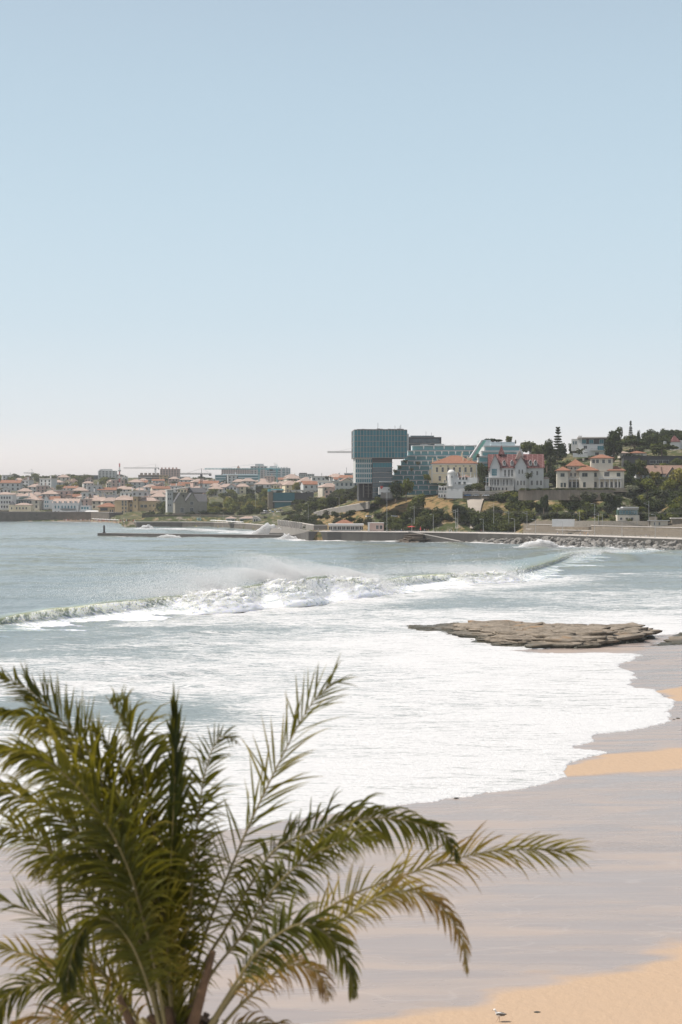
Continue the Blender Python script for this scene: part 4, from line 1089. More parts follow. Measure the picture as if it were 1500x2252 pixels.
# ---- 6 white castle-like villa with domed turret
b = B('white_villa', 'white villa with a small domed turret and battlements below the yellow villa', 'villa', 964, 1093, 848, -9)
b.box(19, 84, 0, 14, 0, 43, M_WHITE)
b.box(0, 19, 1, 12, 12, 29, M_WHITE, 'wing'); b.boxes([(2, 84, -.3, 0, 27.6, 28.6)], M_WHITE, 'string_course')
mb = MB(); r0 = b.Z(9); cx = b.X(28)
mb.tube([(cx, 1.6, b.Z(0)), (cx, 1.6, b.Z(52)), (cx, 1.6, b.Z(52)), (cx, 1.6, b.Z(53.6))], [r0, r0, r0 * 1.12, r0 * 1.12], 14); mb.build('turret', M_WHITE, b.o)
mb = MB(); mb.tube([(cx, 1.6, b.Z(53.6 + 7 * math.sin(a))) for a in np.linspace(0, 1.5, 7)], [max(.05, r0 * .92 * math.cos(a)) for a in np.linspace(0, 1.5, 7)], 14); mb.build('dome', M_WHITE, b.o, smooth=True)
for x, z in ((19.5, 52), (27, 62), (37, 55), (41, 53), (52, 57), (56, 51), (70, 54), (78, 50)): b.chim([(x, .5, 1.6, 42, z)], M_WHITE, None, 'pinnacle')
b.hip(44, 70, 1, 12, 43, 5.5, M_TILEB, ridge=14); b.gable(36, 46, 3, 12, 43, 11, M_TILEB, 'y', fill=M_WHITE)
b.win([29], [42], 3.6, 4.6, -.75, M_GLASS, M_WHITE); b.win([47, 54, 61], [38.4], 3.4, 4.4, 0, M_GLASS, M_DARKB); b.win([14 + 8 * k for k in range(1)], [30], 2.4, 7, 0.9, M_GLASS, M_WHITE)
b.win([22], [24], 2.6, 8, 0, M_GLASS, M_WHITE); b.win([46, 57], [27], 4.6, 6, 0, M_GLASS, M_DKGREEN); b.win([37], [28], 2, 4, 0, M_GLASS, M_WHITE); b.win([25.5, 47, 59, 66], [12], 3, 5.2, 0, M_GLASS, M_DKGREEN)
b.win([3.5, 9.5, 15.5], [15], 3.8, 6, 1.0, M_GLASS, M_WHITE, 0); b.rail(0, 20, .5, 29, 3, M_WHITE, 'balustrade'); b.boxes([(18, 32, -1.9, -.01, 23.2, 24.3)], M_WHITE, 'balcony')
b.win([2, 8, 14, 20, 26], [0], 2.6, 5.4, -.75, M_GLASS, M_WHITE, 0); b.boxes([(0, 30, -.7, .0, -2, 10)], M_WHITE, 'terrace_wall'); b.rail(0, 30, -.6, 10, 2.6, M_WHITE, 'balustrade')
# battlemented white wall
b = B('garden_wall', 'white battlemented garden wall in front of the turreted villa', 'wall', 982, 1093, 838, -6)
b.box(0, 35, 0, .8, -3, 14, M_WHITE); b.boxes([(x, x + w, 0.001, .799, 14, 17.6) for x, w in ((0, 10), (14, 8), (26, 9))], M_WHITE, 'merlon')
b = B('retaining_wall', 'long tan stone retaining wall with a pierced parapet under the grey gabled house', 'retaining wall', 1017, 1093, 840, -5)
b.box(0, 95, 0, 1.5, -4, 7.4, M_STONE); b.box(0, 95, .3, 1.2, 7.4, 11.5, M_STONEB, 'parapet'); b.box(-.2, 95.2, .1, 1.4, 11.5, 12.6, M_PAVE, 'coping'); b.box(-.2, 95.2, -.15, 1.4, 7.0, 7.7, M_PAVE, 'ledge')
b.boxes([(1 + 2.6 * k, 2.1 + 2.6 * k, .0, .299, 8, 11.2) for k in range(36)], M_PAVE, 'baluster')
for x, c in ((622 / 5, 1), ):
    pass
# ---- 8 grey gabled house with patterned red roof
def mat_pattern():
    t = NT('patterned_red_tiles')
    c = t.coord((1, 1, 1)); s = t.node('SeparateXYZ'); t.l.new(c, s.inputs[0])
    u = t.math('ADD', s.outputs['X'], s.outputs['Y']); 
    a = t.math('FRACT', t.math('MULTIPLY', t.math('ADD', u, s.outputs['Z']), .33)); d = t.math('FRACT', t.math('MULTIPLY', t.math('SUBTRACT', u, s.outputs['Z']), .33))
    m = t.math('MAXIMUM', t.math('LESS_THAN', a, .055), t.math('LESS_THAN', d, .055))
    n = t.noise(c, 2, 4)
    return t.done(t.bsdf(t.mix(m, t.mix(n, (.075, .018, .016), (.12, .032, .028)), (.28, .18, .17)), .7))
M_PAT = mat_pattern()
b = B('gabled_house', 'grey gabled house with a dark red patterned roof and spire', 'villa', 1069, 1079, 852, -4)
b.box(7, 126, 2, 16, 0, 52, M_GREYW); b.gable(7, 126, 2, 16, 52, 28, M_PAT, 'x', .6, M_GREYW)
b.box(63, 88, -.6, 2, 0, 53, M_GREYW, 'bay'); b.gable(62, 89, -.6, 12, 53, 22, M_PAT, 'y', .8, M_GREYW); 
b.box(9, 30, .6, 2, 28, 52, M_GREYW, 'bay'); b.gable(8, 31, .6, 12, 52, 28, M_PAT, 'y', .9, M_GREYW)
b.boxes([(-1, 60, -2.6, 1.99, 27.6, 29.2)], M_WHITE, 'terrace'); b.rail(-1, 60, -2.5, 29.2, 3.2, M_WHITE); b.cols([0, 8, 15, 22, 29, 36, 42, 48, 54, 59], -2.2, 10, 27.6, 1.3, M_WHITE); b.boxes([(-2, 60, -2.8, 1.98, 8.6, 10)], M_WHITE, 'porch_floor'); b.rail(-1, 60, -2.5, 10, 2.6, M_WHITE)
b.boxes([(-2, 8, -2.6, 1.9, 0, 8.6), (12, 60, -2.4, 1.9, 0, 8.59)], M_WHITE, 'plinth'); b.win([9.5, 15, 20.5, 26.5, 38, 47, 55], [11.5], 3.4, 13, 1.95, M_GLASS, M_WHITE, 1, 2); b.win([42, 50, 57], [31], 4.2, 15, 1.95, M_GLASS, M_WHITE, 1, 2)
b.win([5, 16, 22, 28, 36, 44], [1], 3, 5.6, -2.45, M_GLASS, M_WHITE, 0); b.win([72, 79], [37], 2.2, 9, -.62, M_GLASS, M_WHITE, 0); b.win([18], [33], 11, 15, .55, M_GTEAL, M_WHITE, 3, 3); b.win([69, 76, 83], [12], 3, 10, -.62, M_GLASS, M_WHITE)
b.win([100, 112, 120], [12], 4, 10, 2, M_GLASS, M_WHITE); b.win([100, 112], [34], 3.6, 9, 2, M_GLASS, M_WHITE)
for x in (40, 57, 97, 108):
    mb = MB(); mb.box(b.X(x - 3.2), b.X(x + 3.2), 1.8, 5, b.Z(55), b.Z(62)); mb.gable(b.X(x - 3.4), b.X(x + 3.4), 1.6, 7, b.Z(62), b.Z(5), 'y', .15); d = mb.build('dormer', M_GREYW, b.o)
    link('window', win_mesh(.8, 1.2, M_GLASS, M_WHITE), d, (b.X(x), 1.8, b.Z(57)))
mb = MB(); mb.hip(b.X(28), b.X(42), 7, 11, b.Z(80), b.Z(22), 0, 0); sp_ = mb.build('spire', M_PAT, b.o); mb = MB(); mb.tube([(b.X(35), 9, b.Z(102)), (b.X(35), 9, b.Z(110))], .06, 5); mb.build('finial', M_BLACK, sp_)
b.chim([(70, 4, 4.2, 60, 86), (77, 4, 4.2, 60, 90), (81, 7, 3, 60, 84), (122, 8, 3, 60, 66)], M_GREYW); b.box(127, 138, 4, 12, 0, 26, M_GREYW, 'annex'); b.hip(127, 138, 4, 12, 26, 5, M_TILEP)
mb = MB(); mb.add([(b.X(64), 2.0, b.Z(70)), (b.X(84), 2.0, b.Z(70)), (b.X(74), 2.0, b.Z(88)), (b.X(64), 8, b.Z(70)), (b.X(84), 8, b.Z(70)), (b.X(74), 8, b.Z(88))], [(0, 1, 2), (5, 4, 3), (0, 3, 4, 1), (1, 4, 5, 2), (2, 5, 3, 0)]); mb.build('cross_gable', M_TILEP, b.o)
# ---- 9 small pink house
b = B('pink_house', 'small salmon pink house between the white turreted villa and the grey gabled house', 'house', 1046, 1064, 880, 0)
b.box(0, 18, 0, 10, -3, 18, M_PINK); b.hip(0, 18, 0, 10, 18, 5, M_TILEP); b.win([6, 13], [6], 2.2, 4, 0, M_GLASS, M_WHITE)
# ---- 10 cream villa
b = B('cream_villa', 'big cream villa with orange hipped roofs and a square lookout tower', 'villa', 1225, 1073, 812, -7)
b.box(0, 24, 0, 14, 0, 37.5, M_CREAM); b.box(24, 48, 5, 16, 0, 48, M_CREAM, 'middle'); b.box(48, 80, 0, 14, 0, 37.5, M_CREAM, 'bay'); b.box(80, 145, 3, 18, 0, 37.4, M_CREAM, 'right_wing')
b.box(74, 121, 4, 16, 37.4, 65, M_CREAM, 'tower')
b.hip(0, 26, 0, 14, 37.5, 10, M_TILE, over=1.1); b.hip(22, 60, 4, 16, 48, 16, M_TILE, ridge=12, over=.9); b.hip(44, 86, -.2, 12, 37.6, 13, M_TILE, ridge=3, over=1.1); b.hip(112, 145, 3, 18, 37.5, 12, M_TILE, ridge=4, over=1.1); b.hip(74, 121, 4, 16, 65, 9.5, M_TILE, ridge=6, over=.9)
b.boxes([(-3.2, 27, -.9, -.55, 36.4, 37.4), (44, 88, -1, -.6, 36.4, 37.4), (78, 148, 2, 2.4, 36.3, 37.3)], M_STONEB, 'eave')
b.win([10, 14], [25], 4, 7, 0, M_GLASS, M_DKGREEN); b.win([10, 17], [2], 4, 9, 0, M_GLASS, M_DKGREEN); b.win([31, 40], [25], 3.4, 8, 5, M_GLASS, M_WHITE); b.win([28, 37, 44], [2], 6, 11, 5, M_GLASS, M_DKGREEN); b.win([32, 40], [41.5], 3, 4, 5, M_GLASS, None)
b.win([57, 63], [25], 5, 7.4, 0, M_GLASS, M_DKGREEN); b.win([59], [2], 5, 10, 0, M_GLASS, M_DKGREEN)
b.win([82], [25], 7.4, 7.4, 2.9, M_GLASS, M_DKGREEN); b.win([82], [2], 7.4, 10.4, 3, M_GLASS, M_DKGREEN); b.win([108], [25], 11, 10, 3, M_GLASS, M_WHITE, 3); b.win([133], [25], 7, 7.4, 3, M_GLASS, M_DKGREEN); b.win([97, 107, 118, 128, 136], [2], 4.4, 11, 3, M_GLASS, M_WHITE)
b.win([79.5, 88, 101, 114], [54.5], 5.2, 8, 4, M_GLASS, M_WHITE); b.boxes([(90, 138, -.6, 2.99, 19, 20.6), (12, 48, 1.5, 4.99, 19, 20.5)], M_WHITE, 'terrace'); b.rail(90, 138, -.5, 20.6, 4, M_WHITE, 'balustrade'); b.rail(12, 48, 1.6, 20.5, 3.6, M_WHITE, 'balustrade')
b.cols([91, 103, 113, 122, 130, 137], -.3, 0, 19, 1.5, M_WHITE); b.cols([13, 25, 33, 42], 1.8, 0, 19, 1.5, M_WHITE); b.chim([(58, 6, 3, 60, 64)], M_CREAM)
b.box(-8, 160, -4, 20, -9, -.2, M_STONE, 'terrace_base')
b = B('retaining_wall', 'rough brown stone retaining wall below the cream villa', 'retaining wall', 1140, 1097, 800, -6)
b.box(0, 205, 0, 2, -3, 19, M_STONEB); b.box(-.3, 205.3, -.15, 2.1, 19, 19.8, M_STONE, 'coping')
# ---- 11 modern white villa up the hill
b = B('modern_villa', 'modern white flat roofed villa with wide blue windows high on the hill', 'villa', 1272, 1003, 950, -8)
b.box(0, 74, 0, 16, 0, 26, M_WHITE); b.box(8, 74, 1.5, 16, 26, 39, M_DARKB, 'upper_floor'); b.box(-2, 78, -1.5, 17, 39, 41.5, M_PAVE, 'roof'); b.box(-14, 0, 2, 14, 12, 38, M_GREY, 'side_wing'); b.box(0, 8, 1, 15, 26, 45, M_GREYW, 'stair_tower')
b.win([12, 28, 50], [28], 9, 8, 1.5, M_GTEAL, M_WHITE); b.win([15], [16], 7, 6.6, 0, M_GLASS, M_WHITE); b.win([48], [13], 14, 9, 0, M_GTEAL, M_WHITE, 2); b.boxes([(26, 62, -2, -.01, 11.6, 12.6)], M_GREY, 'balcony'); b.rail(26, 62, -1.9, 12.6, 3, M_DARKB); b.win([16, 40], [2], 8, 6, 0, M_GLASS, M_WHITE)
b.win([-10, -5], [26], 3, 7, 2, M_GDARK, None); b.box(-12, 20, -6, -2, -3, 6, M_GREYW, 'garden_wall')
# ---- 12 dark long building
b = B('dark_house', 'long low black building with a strip of three windows on the right hillside', 'house', 1372, 1024, 880, -4)
b.box(0, 190, 0, 12, -3, 20, M_DARKB); b.box(-3, 192, -1, 13, 20, 21.4, M_BLACK, 'roof'); b.box(2, 32, -2, -.01, -2, 16, M_DARKB, 'porch'); b.win([63, 77, 91], [4.5], 12, 7, 0, M_GREYGL if False else M_GLASS, M_GREY, 2)
b = B('tiled_house', 'low house with a faded orange tiled roof just above the long black building', 'house', 1362, 1003, 905, 0)
b.box(2, 60, 0, 10, -4, 6, M_CREAM); b.hip(0, 22, 0, 10, 6, 5, M_TILEP); b.hip(24, 60, 0, 10, 6, 6, M_TILE); b.win([10, 34, 50], [0], 4, 4, 0, M_GLASS, M_WHITE)
for lab, px, wd in (('brown tiled house with a dark gable on the right hillside, left of two', 1396, 56), ('brown tiled house behind yellow trees at the right edge, right of two', 1454, 60)):
    b = B('brown_roofed_house', lab, 'house', px, 1051, 846, -6)
    b.box(3, wd - 2, 0, 12, -4, 10, M_GREYW); b.gable(0, wd, 0, 12, 10, 17, M_TILEB, 'x', .6, M_GREYW); b.gable(wd * .18, wd * .58, -3, 6, 6, 17, M_TILEB, 'y', .5, M_STONEB); b.box(wd * .22, wd * .54, -2.9, 0, -4, 6, M_GREYW, 'porch'); b.win([wd * .38], [0], 4, 6, -2.95, M_GLASS, M_WHITE); b.win([wd * .75], [0], 4, 6, 0, M_GLASS, M_WHITE); b.chim([(wd * .8, 4, 2.4, 18, 29)], M_STONE)
b = B('chapel', 'white tower with a red pyramid roof at the right edge of the hill', 'tower house', 1476, 1002, 960, 0)
b.box(0, 19, 0, 6, -8, 30, M_WHITE); b.hip(0, 19, 0, 6, 30, 15, M_PAT, ridge=0, over=.5); b.box(19, 60, 1, 10, -8, 34, M_GREYW, 'nave'); b.win([6, 12], [14], 2.4, 7, 0, M_GLASS, M_WHITE, 0); b.box(-14, -9, 2, 4, 18, 32, M_GREYW, 'chimney')
# ---- 16, 17 by the railway
b = B('signal_house', 'small green and cream building with a white flat roof beside the railway', 'station building', 1358, 1146, 757, -3)
b.box(0, 48, 0, 8, 0, 13, M_CREAM); b.box(2, 46, .6, 8, 13.01, 25, M_DKGREEN, 'upper_floor'); b.box(12, 46, -.6, 8.5, 29, 31, M_GREYW, 'roof'); b.box(4, 46, .3, 8.3, 25, 29, M_GREY, 'eave_band')
b.win([7, 14, 21, 28, 35, 41], [15], 5, 8, .6, M_GTEAL, M_WHITE); b.win([8, 20, 32], [3], 5, 5, 0, M_GLASS, M_WHITE)
b = B('boundary_wall', 'plain white wall at the back of the railway, left of the beige wall', 'wall', 1214, 1157, 751, -8)
b.box(0, 49, 0, .5, -1, 15.5, M_GREYW)
b = B('boundary_wall', 'long beige graffitied wall behind the railway', 'wall', 1263.5, 1158, 748, -9)
M_GRAF = plain('scrawled_render', (.38, .335, .275), .9, .35, 1.2)
b.box(0, 158, 0, .5, -1, 12.5, M_GRAF); b.box(158, 176, 0, .6, -1, 22, M_STONE, 'end_pier')
b = B('station_shelter', 'pale flat roofed station shelter at the right edge beside the railway', 'shelter', 1432, 1158, 736, -8)
b.box(0, 36, 1, 6, 0, 12, M_CREAM); b.box(-6, 40, 0, 7, 12, 13.4, M_METAL, 'roof'); b.win([8, 18], [3], 3, 6, 1, M_GLASS, M_WHITE); b.box(44, 84, 1, 6, 0, 16, M_STONE, 'store'); b.box(42, 88, 0, 7, 17, 19, M_PAVE, 'store_roof')
# ---- 18 cafes and kiosks on the promenade
def cafe(px, py, Y, w, h, lab, roofc, rz=0, n=5):
    b = B('beach_cafe', lab, 'cafe', px, py, Y, rz)
    b.box(w * .05, w * .95, 3, 8, 0, h * .72, M_GREYW); b.box(0, w, -.5, 8.5, h * .74, h, roofc, 'awning'); b.cols([w * (k + .5) / n for k in range(n)], 0, 0, h * .74, .7, M_WHITE, 'post'); b.win([w * (k + .5) / n for k in range(n)], [2], w / n * .7, h * .45, 3, M_GLASS, M_WHITE)
    return b
cafe(722, 1167, 822, 78, 15, 'long beach cafe with a white awning on the seaside walkway', M_WHITE, 0, 8)
b = B('pink_kiosk', 'pink flat sided kiosk right of the long beach cafe', 'kiosk', 810, 1167.5, 818, 0); b.box(0, 34, 0, 6, 0, 17, M_PINK); b.box(-1, 3, -.8, -.01, 0, 19, M_WHITE, 'pillar'); b.box(-1, 35, -.4, 6.4, 17, 18, M_WHITE, 'roof'); b.win([20, 28], [4], 5, 8, 0, M_GLASS, M_WHITE)
b = B('red_roofed_kiosk', 'kiosk with a low red tiled roof behind the long beach cafe', 'kiosk', 738, 1160, 838, 0); b.box(0, 38, 0, 8, 0, 8, M_CREAM); b.hip(0, 38, 0, 8, 8, 9, M_TILE)
for px, lab in ((497, 'left of the far pair of red pavilions behind the jetty'), (527, 'right of the far pair of red pavilions behind the jetty')):
    w = 20 if px == 497 else 36
    b = B('beach_pavilion', lab, 'pavilion', px, 1146, 1105, 0); b.box(1, w - 1, 0, 8, 0, 5, M_DKGREEN); b.hip(0, w, 0, 8, 5.5, 5, M_TILEP, over=1.2); b.box(-1, w + 1, -1.6, -.4, 4.4, 5.6, M_WHITE, 'awning')
    b.cols([1, w / 2, w - 1], -1.2, 0, 4.4, .5, M_WHITE, 'post')
b = B('white_dome_shed', 'pale curved roofed shed beside the far red pavilions', 'shed', 556, 1147, 1080, 0)
mb = MB(); n = 9; prof = [(b.X(20 * k / (n - 1)), b.Z(12 * (1 - (k / (n - 1)) ** 2.5))) for k in range(n)]
V = [(x, y, z) for y in (0, 10) for x, z in prof + [(b.X(20), -.3), (0, -.3)]]; m = n + 2
mb.add(V, [tuple(range(m)), tuple(range(2 * m - 1, m - 1, -1))] + [(i, i + m, (i + 1) % m + m, (i + 1) % m) for i in range(m)]); mb.build('shell', M_PAVE, b.o); b.win([4, 9], [0], 3, 5, 0, M_GLASS, None)
b = B('lifeguard_hut', 'tiny pale turquoise hut with a lamp on the far promenade', 'hut', 433, 1144.5, 1150, 0); b.box(0, 9, 0, 2.5, 0, 5, plain('turquoise_paint', (.35, .55, .53), .6)); b.win([4.5], [2], 6, 2, 0, M_GLASS, None); b.box(-.5, 9.5, -.2, 2.7, 5, 5.8, M_WHITE, 'roof')
# ---- stairs block by the splash
b = B('concrete_ramp', 'sloping pale concrete slab beside the far splash', 'ramp', 592, 1172, 868, 0)
mb = MB(); mb.add([(0, 0, 0), (b.X(32), 0, 0), (b.X(22), 9, b.Z(9.5)), (b.X(3), 9, b.Z(9.5)), (0, 0, -4), (b.X(32), 0, -4), (b.X(22), 9, -4), (b.X(3), 9, -4)], [(0, 1, 2, 3), (7, 6, 5, 4), (0, 4, 5, 1), (1, 5, 6, 2), (2, 6, 7, 3), (3, 7, 4, 0)]); mb.build('slab', M_CONC, b.o)
# ------------------------------------------------------------------ the far town
# wave roofed glass hall
b = B('glass_hall', 'glass fronted hall with a scalloped white roof edge in the middle distance', 'hall', 590, 1123, 1250, 4)
b.box(0, 10, 0, 25, 0, 42, M_STONE, 'end_wall'); b.box(10, 100, 2, 25, 0, 40, M_DARKB); b.box(11, 58, 1.2, 1.99, 22, 40, M_GTEAL, 'glass_front'); b.box(9, 58, .4, 1.99, 19, 21, M_GREYW, 'balcony'); b.box(14, 50, 1.5, 1.99, 6, 18, M_GTEAL, 'lower_glass')
b.box(0, 34, 6, 25, 42, 48, M_TEAL, 'attic')
mb = MB(); xs = np.linspace(6, 104, 80); V = []
for x in xs:
    z = 44.5 - (0 if 18 < x < 50 else 4.2 * abs(math.sin((x - 8) / 13.2 * math.pi / 1.0)) ** .8)
    V += [(b.X(x), 0.3, b.Z(z)), (b.X(x), 0.3, b.Z(45.6)), (b.X(x), 25, b.Z(45.6)), (b.X(x), 25, b.Z(z))]
mb.add(V, [(4 * i + k, 4 * i + (k + 1) % 4, 4 * i + 4 + (k + 1) % 4, 4 * i + 4 + k) for i in range(len(xs) - 1) for k in range(4)]); mb.build('roof', M_PAVE, b.o)
# twin gabled stone house with dark slate roofs and its tower
M_GSTONE = plain('weathered_grey_stone', (.24, .225, .185), .9, .2, .4)
b = B('twin_gabled_house', 'dark stone house with twin steep slate gables on the far shore', 'house', 385, 1129, 1180, 12)
b.box(0, 69, 0, 18, 0, 26, M_GSTONE); b.gable(0, 23, 0, 16, 26, 19, M_SLATE, 'y', .5, M_GSTONE); b.gable(23, 49, 0, 16, 26, 19, M_SLATE, 'y', .5, M_GSTONE); b.gable(44, 69, 1, 15, 26, 16, M_SLATE, 'x', .5, M_GSTONE)
b.win([15, 36], [3], 7, 9, 0, M_GLASS, M_GREYW, 2, 2); b.win([36], [19], 7, 6.4, 0, M_GLASS, M_GREYW, 3, 2); b.box(-6, 90, -2, 0, -14, -.2, M_STONEB, 'terrace_wall')
b = B('old_tower_house', 'tall grey stone building with a pale overhanging roof behind the twin gables', 'tower house', 368, 1127, 1225, 14)
b.box(0, 12, 0, 12, 0, 48, M_GREY, 'tower'); b.box(12, 76, 4, 18, 0, 44, M_GSTONE); mb = MB(); mb.add([(b.X(-1), -1, b.Z(48)), (b.X(50), -1, b.Z(55)), (b.X(50), 16, b.Z(55)), (b.X(-1), 16, b.Z(48)), (b.X(-1), -1, b.Z(49.5)), (b.X(50), -1, b.Z(56.5)), (b.X(50), 16, b.Z(56.5)), (b.X(-1), 16, b.Z(49.5))], [(0, 3, 2, 1), (4, 5, 6, 7), (0, 1, 5, 4), (1, 2, 6, 5), (2, 3, 7, 6), (3, 0, 4, 7)]); mb.build('roof', M_PAVE, b.o)  # left bay coloured lighter as the sunlit side, front darker as the shaded one
b.gable(50, 84, 3, 18, 44, 10, M_SLATE, 'x', .5, M_GSTONE); b.win([3, 7], [14, 28, 38], 2, 4, 0, M_GLASS, None); b.win([24, 36, 48, 60], [34], 3, 5, 4, M_GLASS, None)
# ochre resort complex
b = B('ochre_hotel', 'ochre hotel complex with tiled roofs and a square tower on the far shore', 'hotel', 252, 1132, 1395, -6)
b.box(0, 30, 0, 16, 0, 32, M_OCH); b.hip(0, 40, 0, 16, 32, 6, M_TILEP); b.box(30, 41, 3, 16, 0, 28, M_OCH, 'link'); b.box(41, 52, 0, 12, 0, 40, M_OCH, 'tower'); b.box(38, 64, -1, 13, 40, 41.5, M_PAVE, 'tower_roof')
b.box(52, 95, 2, 16, 0, 30, M_OCH, 'right_wing'); b.hip(52, 92, 2, 16, 30, 8, M_TILEP, ridge=20); b.win([18, 25], [4, 12, 20, 26], 3.6, 5, 0, M_GLASS, M_CREAM, 1); b.win([60, 68], [16], 6, 6, 2, M_GLASS, M_CREAM); b.win([78, 86], [6, 18], 2.4, 4, 2, M_GLASS, None); b.win([46], [30, 16], 2.6, 5, 0, M_GLASS, None); b.win([35], [6, 18], 4, 5, 3, M_GLASS, M_WHITE)
b = B('ochre_house', 'ochre house with a spreading tiled roof left of the ochre hotel', 'house', 215, 1131, 1398, -4)
b.box(2, 36, 0, 14, 0, 16, M_OCH); b.hip(0, 38, 0, 14, 16, 9, M_TILE, ridge=10, over=1.5); b.box(6, 22, -.5, -.01, 8, 14, M_GLASS, 'veranda'); b.win([28, 33], [5], 2.4, 5, 0, M_GLASS, None)
b = B('steep_roofed_hall', 'dark hall with two pale steep gables behind the ochre house', 'hall', 196, 1106, 1470, 0)
b.box(0, 62, 3, 14, 0, 11, M_DARKB); b.gable(0, 62, 3, 14, 11, 6, M_SLATE, 'x', .5, M_DARKB); b.gable(21, 40, 0, 12, 0, 22, M_PAVE, 'y', .6, M_CREAM); b.gable(-6, 12, 0, 12, 0, 22, M_PAVE, 'y', .6, M_STONEB); b.win([27, 33], [3], 2, 3, 0, M_GLASS, None)
b = B('seaside_hotel', 'wide white seaside hotel with blue awnings on the cliff wall', 'hotel', 115, 1131, 1412, -4)
b.box(0, 58, 0, 16, 0, 25, M_GREYW); b.boxes([(x, x + 4.5, -.2, 8, 25, 29) for x in (2, 14, 26, 38, 49)], M_WHITE, 'dormer'); b.gable(0, 58, 1, 15, 25, 9, M_TILEP, 'x', .5, M_GREYW); b.win([22, 29, 36, 43, 50, 7, 14], [13], 3, 6, 0, M_GTEAL, M_WHITE, 0); b.box(19, 52, -2, -.01, 10.6, 12.2, M_DARKB, 'awning'); b.box(19, 54, -3, -.02, 0, 7, M_WHITE, 'terrace'); b.win([7, 14], [2], 3.4, 5, 0, M_GLASS, M_WHITE)
b.win([23 + 5 * k for k in range(6)], [1], 3.6, 4, -3, M_GLASS, M_WHITE, 0); b.win([4, 16, 28, 40, 51], [26], 2.4, 2.4, -.2, M_GLASS, None)
b = B('blue_gabled_house', 'pale blue and white gabled house left of the wide seaside hotel', 'house', 96, 1119, 1430, 0); b.box(0, 22, 0, 12, 0, 20, M_WHITE); b.gable(0, 12, 0, 12, 20, 10, M_TILEP, 'y', .4, M_WHITE); b.gable(12, 34, 1, 12, 18, 9, M_TILE, 'x', .4, M_WHITE); b.win([4, 9], [4, 13], 2.6, 4, 0, M_GTEAL, None)
b = B('glass_terrace', 'low white and green glazed terrace right of the wide seaside hotel', 'restaurant', 174, 1134, 1405, 0); b.box(0, 46, 0, 12, 0, 12, M_GREYW); b.box(12, 46, -3, -.01, 0, 8, M_WHITE, 'tent'); b.hip(14, 44, -3, 0, 8, 3.5, M_WHITE, over=.1); b.win([4 + 6 * k for k in range(3)], [3], 4, 6, 0, M_GTEAL, M_WHITE, 0); b.box(2, 24, 2, 11, 12, 22, M_GREYW, 'upper_floor'); b.win([6, 12, 18], [14], 4, 5, 2, M_GTEAL, None)
b = B('white_apartments', 'white four storey building with dark shutters at the far left edge of the town', 'apartment block', -12, 1122, 1425, -3)
b.box(0, 40, 0, 14, 0, 34, M_WHITE); b.hip(0, 40, 0, 14, 34, 6, M_TILEP, over=.8); b.win([16, 22, 28, 34], [5, 15, 25], 3.6, 5, 0, M_GLASS, None); b.boxes([(12, 38, -.8, -.01, z, z + .8) for z in (3.6, 13.6, 23.6)], M_WHITE, 'balcony')
b = B('yellow_turret_house', 'pale yellow house with a small pointed dark turret above the cliff wall', 'house', 20, 1125, 1415, 0)
b.box(0, 48, 0, 12, 0, 14, M_PYEL); b.hip(11, 48, 0, 12, 14, 5, M_TILEP); b.box(1, 11, -.6, 5, 0, 15, M_PYEL, 'turret'); b.hip(1, 11, -.6, 5, 15, 9, M_SLATE, ridge=0, over=.2); b.win([6, 17, 24, 31, 38], [5], 2.4, 4.4, -.65, M_GLASS, M_WHITE, 0)
b = B('dark_glass_house', 'long dark green glazed building behind the turreted yellow house', 'restaurant', 27, 1112, 1450, 0)
b.box(0, 48, 0, 14, 0, 13, M_DKGREEN); b.box(-1, 49, -1, 15, 13, 14.6, M_GREYW, 'roof'); b.win([4 + 6 * k for k in range(8)], [6], 4.6, 4.4, 0, M_GDARK, M_GREYW, 0); b.box(14, 40, 3, 12, 14.6, 18, M_DKGREEN, 'roof_terrace')
# skyline
def block(name, lab, cat, px, py, Y, w, h, mat, floors, colsn, rz=0, glass=None, roof=None, band=False, d=16, grp=None):
    b = B(name, lab, cat, px, py, Y, rz, grp)
    b.box(0, w, 0, d, -8, h, mat); fh = h / floors
    if band:
        for k in range(floors): b.box(1, w - 1, -.15, -.003, k * fh + fh * .3, k * fh + fh * .8, glass or M_GLASS, 'window_band')
    else: b.win([w * (k + .5) / colsn for k in range(colsn)], [k * fh + fh * .3 for k in range(floors)], w / colsn * .45, fh * .5, 0, glass or M_GLASS, None)
    if roof: b.hip(0, w, 0, d, h, 4, roof)
    else: b.box(-.4, w + .4, -.3, d + .3, h, h + .7, mat, 'parapet')
    return b
b = block('long_dark_block', 'very long low dark block on the skyline at the left', 'building', 102, 1058, 2150, 113, 10.5, M_DARKB, 2, 16, 0, M_GDARK, band=True)
b.box(24, 112, 3, 18, 10.5, 13, M_DARKB, 'upper_floor')
b = block('apartment_tower', 'pale grey stepped apartment block just left of the red and white skyline mast', 'apartment block', 216, 1060, 2050, 38, 24, M_GREYW, 7, 5, 0); b.box(4, 28, 2, 14, 24, 28.5, M_GREYW, 'penthouse'); b.box(2, 7, 0, 6, 24.8, 27, M_GREYW, 'stair_tower')
b = block('stepped_block', 'grey brown stepped block right of the pale skyline tower', 'apartment block', 252, 1060, 2060, 14, 16, M_GREY, 4, 3, 0)
b = block('pink_block', 'salmon pink apartment block standing highest on the skyline, centre left', 'apartment block', 352, 1058, 2100, 42, 26, M_PINK, 7, 7, 0); b.boxes([(2 + 8 * k, 5 + 8 * k, 1, 6, 26.7, 30) for k in range(5)], M_PINK, 'chimney')
